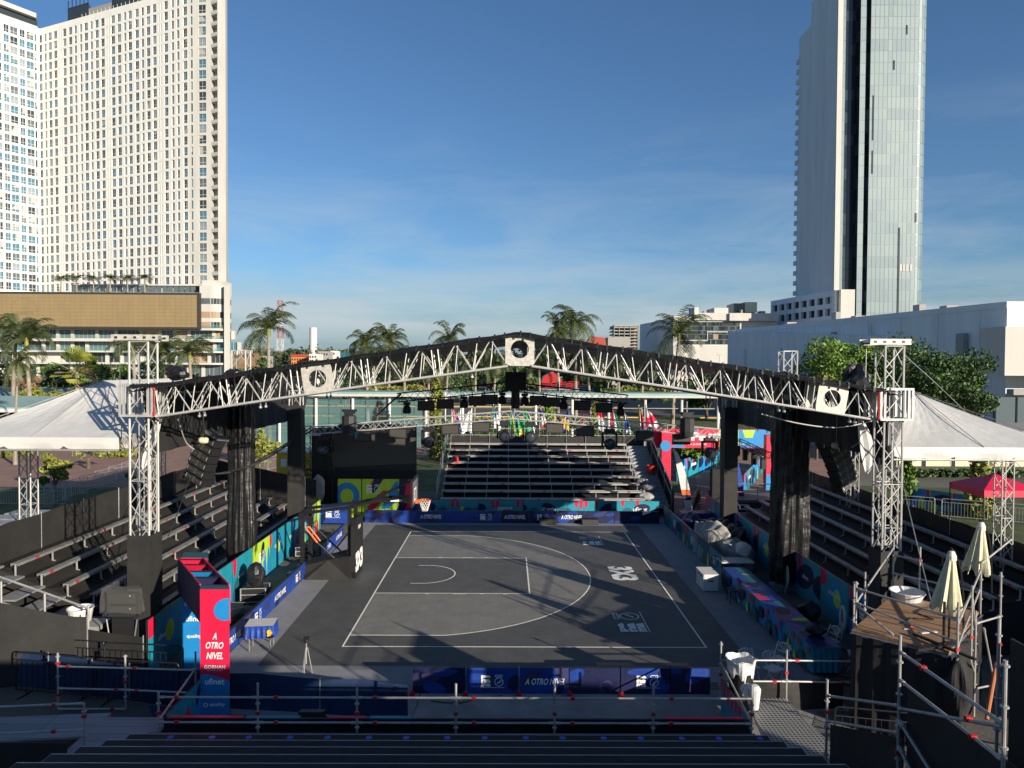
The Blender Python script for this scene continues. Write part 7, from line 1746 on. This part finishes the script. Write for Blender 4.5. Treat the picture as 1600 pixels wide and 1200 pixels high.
b = MB().use('redplastic'); a, c = W(846, 598, 182), W(880, 581, 182); b.prism([(a.x, 182, a.z), (c.x, 182, a.z), (c.x-1, 182, c.z-1), ((a.x+c.x)/2, 182, c.z), (a.x+.6, 182, c.z-1.2)], (0, 6, 0)); setp(b.build('red_canopy', None, None, base=(a.x, 182, a.z)), 'bright red canopy roof beyond the footbridge', 'canopy')

# ============================================================ TREES
def palm_proto(h, seed, nf=22, fl=3.1, name='palm_tree', lean=.3):
    rnd = random.Random(seed); t = thing(name, '', 'palm tree', (0, 0, 0)); b = MB().use('trunk'); n = 8; P = []
    for j in range(n+1):
        q = j/n; r_ = .24-.10*q+(.09*math.exp(-q*9)); P.append([(lean*q*q+r_*math.cos(2*math.pi*i/8), r_*math.sin(2*math.pi*i/8), h*q) for i in range(9)])
    b.sheet(P); b.build('trunk', None, t)
    b = MB().use('leaf_yellow'); b.lathe((lean, 0, h), [(.14, -.1), (.19, .2), (.12, .9), (0, 1.3)], 8)
    b.use('palmleaf')
    for k in range(nf):
        az = 2*math.pi*k/nf*2.4+rnd.uniform(-.2, .2); el = R(rnd.choice((75, 60, 45, 30, 12, -5))+rnd.uniform(-8, 8)); L_ = fl*rnd.uniform(.9, 1.25); pts = []; p = Vector((lean, 0, h+.7)); d = el
        ns = 9
        for s in range(ns+1):
            pts.append(p.copy()); p = p+Vector((math.cos(az)*math.cos(d), math.sin(az)*math.cos(d), math.sin(d)))*(L_/ns); d -= R(4.5+s*2.3+max(0, 40-math.degrees(el))*.05)
        side = Vector((-math.sin(az), math.cos(az), 0))
        for s in range(ns): b.tube(pts[s], pts[s+1], .025*(1-s/ns)+.008, 3)
        for s in range(1, ns*4):
            q = s/(ns*4); i = int(q*ns); c = pts[i].lerp(pts[min(ns, i+1)], q*ns-i); T_ = (pts[min(ns, i+1)]-pts[i]).normalized(); ll = fl*.30*math.sin(math.pi*min(1, .15+q*.85))**.6
            for sg in (-1, 1):
                e = c+side*sg*ll*.72+T_*ll*.45-Vector((0, 0, ll*rnd.uniform(.15, .6))); wv = T_*.030
                m_ = c.lerp(e, .55)+Vector((0, 0, .04)); b.face([c-wv, c+wv, m_+wv*1.1, m_-wv*1.1]); b.face([m_-wv*1.1, m_+wv*1.1, e])
    b.build('crown', None, t); return t
PR = [palm_proto(9.5, 3, 26, 3.2), palm_proto(8.2, 9, 22, 2.9, lean=-.25)]; pu = {}
PR2 = {0: [PR[0], palm_proto(9.5, 17, 20, 3.5, lean=.7), palm_proto(9.5, 31, 30, 2.8, lean=-.5)], 1: [PR[1], palm_proto(8.2, 23, 18, 3.2, lean=.5), palm_proto(8.2, 41, 27, 2.6, lean=.1)]}; PC = [0]
def palm(px, pytop, D, label, k=0, sc=None, group='tall palms beyond the court'):
    PC[0] += 1; p = PR2[k][PC[0] % 3]; H0 = 11.3 if k == 0 else 9.9
    pt = W(px, pytop, D); o = put(p, pu, pt.x, D, 0, random.uniform(0, 6), label, 'palm tree', group)
    s = pt.z/H0; wsc = s if sc is None else sc
    o.scale = (wsc, wsc, s); return o
palm(420, 494, 78, 'big full palm standing right of the hotel foot', 0, 1.15)
palm(575, 520, 88, 'left palm of the pair left of the roof slope', 0, .95)
palm(607, 519, 90, 'right palm of the pair left of the roof slope', 1, 1.0)
palm(697, 514, 95, 'low palm top peeping over the left roof slope', 1, .95)
palm(873, 502, 84, 'shorter palm just right of the truss peak', 1, .9)
palm(901, 486, 86, 'taller palm just right of the truss peak', 0, 1.05)
palm(1052, 502, 80, 'dense palm in front of the white office block', 0, 1.1)
palm(18, 500, 84, 'tall palm at the left edge under the billboard', 0, 1.1)
palm(46, 512, 80, 'palm with broad crown just right of the left edge palm', 1, 1.2)
palm(212, 530, 84, 'palm hidden behind the front left tower head', 1, 1.1)
palm(262, 530, 86, 'palm right of the front left tower head', 0, 1.0)
palm(300, 536, 82, 'palm between the tower head and the hotel corner', 1, 1.1)
for i, px in enumerate((590, 632, 668, 742, 770, 845, 925, 968, 1002)): palm(px, 548+(i % 3)*4, 74, 'lower palm seen through the roof truss, %s from the left' % ORD[i], i % 2, .8, 'lower palms seen through the roof truss')
o = None
for i, px in enumerate((104, 129, 155, 180, 207, 234)):
    D = 199.5; p = W(px, 433, D); D = 196.8; o = put(PR[i % 2], pu, p.x, D, ztop_-1.0, i*1.3, 'terrace palm on the hotel podium, %s from the left' % ORD[i], 'palm tree', 'small palms on the podium terrace'); s = (p.z-ztop_+1.0)/(11.3 if i % 2 == 0 else 9.9); o.scale = (s*1.9, s*1.9, s)
# small yellow palm
pp_ = palm(22, 550, 60, 'yellowing palm with orange dead fronds at the left edge', 1, .55, 'palms'); 
def leafcloud(b, c, r, n, size, rnd, flat=.75, shell=.35):
    for _ in range(n):
        a = rnd.uniform(0, 2*math.pi); u = rnd.uniform(-1, 1); s = math.sqrt(1-u*u); k = (shell+(1-shell)*rnd.random())**.6
        p = Vector((c[0]+r[0]*k*s*math.cos(a), c[1]+r[1]*k*s*math.sin(a), c[2]+r[2]*k*u))
        n_ = Vector((rnd.gauss(0, 1), rnd.gauss(0, 1), rnd.gauss(flat, .6))).normalized(); x = n_.orthogonal().normalized(); y = n_.cross(x); t_ = rnd.uniform(0, 6); x, y = x*math.cos(t_)+y*math.sin(t_), y*math.cos(t_)-x*math.sin(t_); sz = size*rnd.uniform(.6, 1.4)
        b.face([p-x*sz, p-y*sz*.5, p+x*sz, p+y*sz*.5])
def tree(name, label, x, y, h, w_, m, seed, clumps=14, per=170, leaf=.22, trunk=.22, low=.3, cat='tree', group=None, m2=None, zbase=0):
    rnd = random.Random(seed); t = thing(name, label, cat, (x, y, zbase), 0, group); tb = MB().use('bark'); th = h*low; top = Vector((x, y, zbase+th)); tb.tube((x, y, zbase), top, trunk, 7, trunk*.7); cb = MB()
    for k in range(clumps):
        a = 2*math.pi*k/clumps*2.6+rnd.uniform(-.4, .4); q = rnd.uniform(.15, 1)**.6; z = zbase+h*(low+(.95-low)*rnd.uniform(.12, .95)); rad = w_/2*q*math.sqrt(max(.15, 1-((z-zbase)/h-.55)**2*2.2))
        c = Vector((x+rad*math.cos(a)*.8, y+rad*math.sin(a)*.8, z)); e = top.lerp(c, .5)+Vector((0, 0, h*.05)); tb.tube(top-Vector((0, 0, th*.2)), e, trunk*.4, 5, trunk*.25); tb.tube(e, c, trunk*.25, 4, trunk*.08)
        cb.use(m if (m2 is None or rnd.random() < .7) else m2); r0 = w_*rnd.uniform(.13, .24); leafcloud(cb, c, (r0, r0, r0*rnd.uniform(.5, .75)), per, leaf, rnd)
    tb.build('trunk', None, t); cb.build('crown', None, t); return t
def tpx(px, pytop, D): p = W(px, pytop, D); return p.x, D, p.z
x, y, h = tpx(1322, 527, 72); tree('broadleaf_tree', 'bright green spreading tree left of the right tower head', x, y, h, 10.5, 'leaf_bright', 5, 34, 420, .17, .35, .3)
x, y, h = tpx(1440, 530, 70); tree('broadleaf_tree', 'dark green spreading tree right of the right tower head', x, y, h, 12.0, 'leaf_dark', 6, 40, 420, .17, .38, .3)
x, y, h = tpx(1500, 552, 68); tree('broadleaf_tree', 'dark drooping tree at the right end of the dark clump', x, y, h, 7.5, 'leaf_dark', 7, 20, 380, .16, .25, .35)
x, y, h = tpx(1278, 578, 66); tree('yellow_shrub', 'yellow green tree low under the bright spreading tree', x, y, h, 4.0, 'leaf_yellow', 8, 9, 180, .2, .15, .3)
# column trees
def column_tree(px, pyt, pyb, label, r0, m, seed, group='slim column-like trees', D=None):
    if D is None: g = G(px, pyb); D = g.y
    p = W(px, pyt, D); rnd = random.Random(seed); t = thing('column_tree', label, 'tree', (p.x, D, 0), 0, group); b = MB().use('bark'); b.tube((p.x, D, 0), (p.x, D, p.z*.95), .07, 5, .03); b.build('trunk', None, t); b = MB().use(m); H_ = p.z; n = int(H_/ (r0*.55))
    for k in range(n):
        q = (k+.6)/n; rr = r0*(.75+.35*math.sin(q*9+seed))*(1-.55*q**3)*(.7 if q < .08 else 1); leafcloud(b, (p.x+rnd.uniform(-.15, .15)*r0, D, H_*q), (rr, rr, r0*.6), 110, .17, rnd, -.3, .5)
    b.build('crown', None, t)
column_tree(683, 594, 718, 'tall slim bright green column tree left of the far grandstand', .85, 'leaf_yellow', 1)
column_tree(857, 626, 700, 'slim green column tree behind the flags near the middle', .8, 'leaf_bright', 2, D=66)
column_tree(772, 655, 700, 'short column tree half hidden behind the flags', .8, 'leaf_bright', 3, D=64)
column_tree(930, 630, 690, 'slim column tree right of the middle flags', .75, 'leaf_yellow', 4, D=68)
column_tree(1417, 700, 765, 'column tree just right of the front right tower', .8, 'leaf_bright', 5, D=44)
column_tree(1532, 700, 782, 'yellow green column tree under the right marquee', .9, 'leaf_yellow', 6, D=40)
column_tree(1312, 698, 770, 'sparse column tree behind the right line array', .8, 'leaf_yellow', 7, D=42)
column_tree(409, 675, 700, 'yellow green shrub left of the LED screen', .9, 'leaf_yellow', 8, D=60)
x, y, h = tpx(86, 700, 46); tree('plaza_tree', 'small two-toned tree on the left lawn edge', x, y, h, 2.1, 'leaf_bright', 9, 12, 150, .14, .07, .2, m2='leaf_yellow')
x, y, h = tpx(204, 730, 45); tree('plaza_shrub', 'small round shrub on the left lawn', x, y, h, 1.0, 'leaf_bright', 10, 6, 110, .1, .05, .15, 'shrub')
x, y, h = tpx(138, 704, 58); tree('bare_tree', 'thin pale-stemmed tree on the plaza', x, y, h, 2.6, 'leaf_yellow', 11, 5, 50, .13, .16, .6)
for i, (px, D) in enumerate(((30, 66), (60, 70), (170, 68), (195, 66))): x, y, h = tpx(px, 702, D); tree('plaza_shrub', 'bush beyond the plaza under the left marquee, %s from the left' % ORD[i], x, y, max(h, .9), 3.2, 'leaf_yellow', 30+i, 8, 110, .16, .08, .1, 'shrub', 'bushes beyond the plaza')
b = MB().use('leaf_bright'); leafcloud(b, (W(1085, 712, 56).x, 56, 2.4), (1.9, 1.5, 1.0), 900, .3, random.Random(4), -.8); setp(b.build('shrub', None, None, base=(W(1085, 712, 56).x, 56, 1.2)), 'drooping yellow green shrub under the printed gate', 'shrub')
# belt of trees left, beneath the podium
specs = [(8, 566, 96, 9, 'leaf_dark'), (60, 568, 98, 8, 'leaf_bright'), (88, 560, 96, 8, 'leaf_dark'), (150, 572, 97, 6, 'bush_brown'), (176, 566, 95, 7, 'leaf_dark'), (205, 566, 99, 7, 'leaf_bright'), (240, 562, 96, 7, 'leaf_dark'), (284, 568, 98, 8, 'leaf_dark'), (318, 576, 96, 5, 'leaf_bright'), (38, 582, 90, 5, 'bush_brown')]
nm = ['dark tree at the left edge of the belt under the podium', 'bright tree second in the belt under the podium', 'dark tree left of the fan palm', 'brownish tree right of the fan palm', 'thin dark tree between fan palm and tower head', 'bright tree just left of the tower head', 'dark tree just right of the tower head', 'dark tree under the podium corner', 'small bright tree at the right end of the belt', 'low brown bush at the left of the belt']
for i, (px, py, D, w_, m) in enumerate(specs): x, y, h = tpx(px, py, D); tree('belt_tree' if m != 'bush_brown' else 'brown_bush', nm[i], x, y, h, w_, m, 50+i, 12, 150, .26, .2, .2, group='belt of trees below the hotel podium', m2='leaf_dark' if m == 'leaf_bright' else None)
# fan palm
t = thing('fan_palm', 'round fan palm with yellowing leaves in the middle of the tree belt', 'palm tree', (W(120, 600, 88).x, 88, 0)); p = W(120, 548, 88); b = MB().use('trunk'); b.tube((p.x, 88, 0), (p.x, 88, p.z-2.6), .3, 8, .25); b.build('trunk', None, t); b = MB(); rnd = random.Random(2)
for k in range(44):
    az = rnd.uniform(0, 6.28); el = rnd.uniform(-.6, 1.3); d = Vector((math.cos(az)*math.cos(el), math.sin(az)*math.cos(el), math.sin(el))); c = Vector((p.x, 88, p.z-2.5))+d*rnd.uniform(1.2, 2.1); b.use(rnd.choice(['leaf_bright', 'leaf_yellow', 'palmleaf', 'leaf_yellow', 'bush_brown' if el < -.1 else 'leaf_bright'])); x = d.cross(Vector((0, 0, 1))).normalized(); v = x.cross(d)
    for s in range(9): a = -1.2+2.4*s/8; a2 = a+.22; b.face([c, c+(d*math.cos(a)+x*math.sin(a))*1.25, c+(d*math.cos(a2)+x*math.sin(a2))*1.15+v*.1])
    b.tube((p.x, 88, p.z-2.7), c, .03, 3)
b.build('crown', None, t)
# hedges with vines on the canopies and behind the stand
def hedge(label, px0, py0, px1, py1, D, m, seed, n=1400, name='hedge', sz=.22, z0=None):
    a = W(px0, py1, D); c = W(px1, py0, D); b = MB().use(m); rnd = random.Random(seed); zl = a.z if z0 is None else z0
    L_ = c.x-a.x; k = max(3, int(L_/2.2))
    for i in range(k): leafcloud(b, (a.x+L_*(i+.5)/k, D+rnd.uniform(-.5, .5), (zl+c.z)/2+rnd.uniform(-.1, .1)*(c.z-zl)), (1.5, 1.1, (c.z-zl)/2*rnd.uniform(.75, 1.15)), n//k, sz, rnd)
    setp(b.build(name, None, None, base=((a.x+c.x)/2, D, zl)), label, 'hedge')
hedge('bright vines spilling over the left canopy roof', 38, 608, 135, 630, 88, 'leaf_yellow', 1, 1800, 'vine')
hedge('dark hedge under the nearer left canopy', -20, 632, 40, 655, 80, 'leaf_dark', 2)
hedge('bright hedge beyond the left part of the glass walkway', 575, 602, 660, 614, 90, 'leaf_yellow', 3, 1500)
hedge('bright hedge beyond the right part of the glass walkway', 940, 605, 1050, 619, 88, 'leaf_yellow', 4, 2200)
hedge('dark hedge behind the flags', 690, 655, 1000, 700, 62, 'leaf_dark', 5, 4500, 'hedge', .2, 0)
hedge('dark shrubs behind the printed gate', 1050, 700, 1140, 726, 66, 'leaf_dark', 6, 1500, 'hedge', .2, 0)
hedge('green shrubs under the glass walkway beside the LED screen', 375, 688, 425, 706, 64, 'leaf_yellow', 7, 900, 'hedge', .2, 0)
hedge('shrubs at the back of the right lawn', 1405, 735, 1600, 752, 56, 'leaf_dark', 8, 2500, 'hedge', .2, 0)
# far tree line as one mass
b = MB().use('leaf_far'); rnd = random.Random(8)
for i in range(150):
    px = rnd.choice((rnd.uniform(355, 720), rnd.uniform(355, 720), rnd.uniform(850, 1010), rnd.uniform(-200, 1700))); D = rnd.uniform(330, 470); py = 551+rnd.uniform(-3, 8); p = W(px, py, D); r0 = rnd.uniform(3, 7); leafcloud(b, (p.x, D, p.z-r0*.5), (r0*1.5, r0, r0), 130, 1.0, rnd)
    leafcloud(b, (p.x, D, (p.z-r0)/2), (r0*1.6, r0, max(1, (p.z-r0)/2)), 70, 1.4, rnd)
o = b.build('far_wood', None, None); setp(o, 'far wooded skyline', None, None, 'stuff')
# trees between avenue and skyline, seen through the roof truss
for i, (px, py, D, w_) in enumerate(((540, 560, 150, 14), (620, 562, 160, 14), (668, 538, 150, 12), (740, 556, 170, 16), (800, 560, 165, 14), (950, 552, 150, 14), (1010, 558, 140, 12), (1105, 572, 120, 9), (1180, 575, 110, 9), (395, 560, 170, 12))):
    x, y, h = tpx(px, py, D); tree('street_tree', 'dark street tree beyond the avenue, %s of the row' % ORD[i], x, y, h, w_, 'leaf_dark', 80+i, 12, 120, .5, .3, .15, group='street trees beyond the avenue')
# lamp posts behind the stand
for i, (px, pyt, D) in enumerate(((696, 612, 70), (1205, 640, 60), (874, 590, 90), (1125, 555, 110))):
    p = W(px, pyt, D); t = thing('street_lamp', 'thin pale lamp post in the background, %s' % ['beside the column tree', 'behind the right tower drape', 'just right of the roof peak', 'in front of the white office block'][i], 'street lamp', (p.x, D, 0)); b = MB().use('white'); b.tube((p.x, D, 0), (p.x, D, p.z), .07, 6); b.build('pole', None, t); b = MB().use('steel'); b.box((p.x-.4, D-.1, p.z), (p.x+.4, D+.1, p.z+.12)); b.build('lamp_head', None, t)
# rooftop plant and pipes on the mall and the white block
t = bpy.data.objects['mall_building']
def mall_at(f, off, z): p = Vector((pn.x, pn.y, 0)).lerp(Vector((pf.x, pf.y, 0)), f); return Vector((p.x+off, p.y+2, z))
for i, (f, w_, h_) in enumerate(((.22, 2.0, 1.1), (.30, 1.2, 1.8), (.52, 2.6, 1.0), (.60, 1.0, 2.2), (.83, 2.2, 1.2))):
    p = mall_at(f, 6, pn.z+.0); b = MB().use('housegrey'); b.box((p.x, p.y, p.z-.3), (p.x+w_, p.y+2, p.z+h_)); b.build('roof_unit', None, t)
for i in range(9):
    p = Vector((pn.x, pn.y, 0)).lerp(Vector((pf.x, pf.y, 0)), .06+.105*i); b = MB().use('mallwall'); b.box((p.x-.16, p.y-.12, 0), (p.x+.02, p.y+.12, pn.z-.95)); b.build('wall_rib', None, t)
b = MB().use('steel'); p = Vector((pn.x, pn.y, 0)).lerp(Vector((pf.x, pf.y, 0)), .36); b.tube((p.x-.35, p.y, 1), (p.x-.35, p.y, pn.z-1.5), .12, 6); b.build('drain_pipe', None, t)
t = bpy.data.objects['white_building']
for px0, px1, py0, py1 in ((1100, 1104, 486, 489.5), (1158, 1161, 484, 490), (1188, 1196, 486, 490)): b = MB().use('housegrey'); bxp(b, px0, py0, px1, py1, 253.5, 3); b.build('roof_unit', None, t)
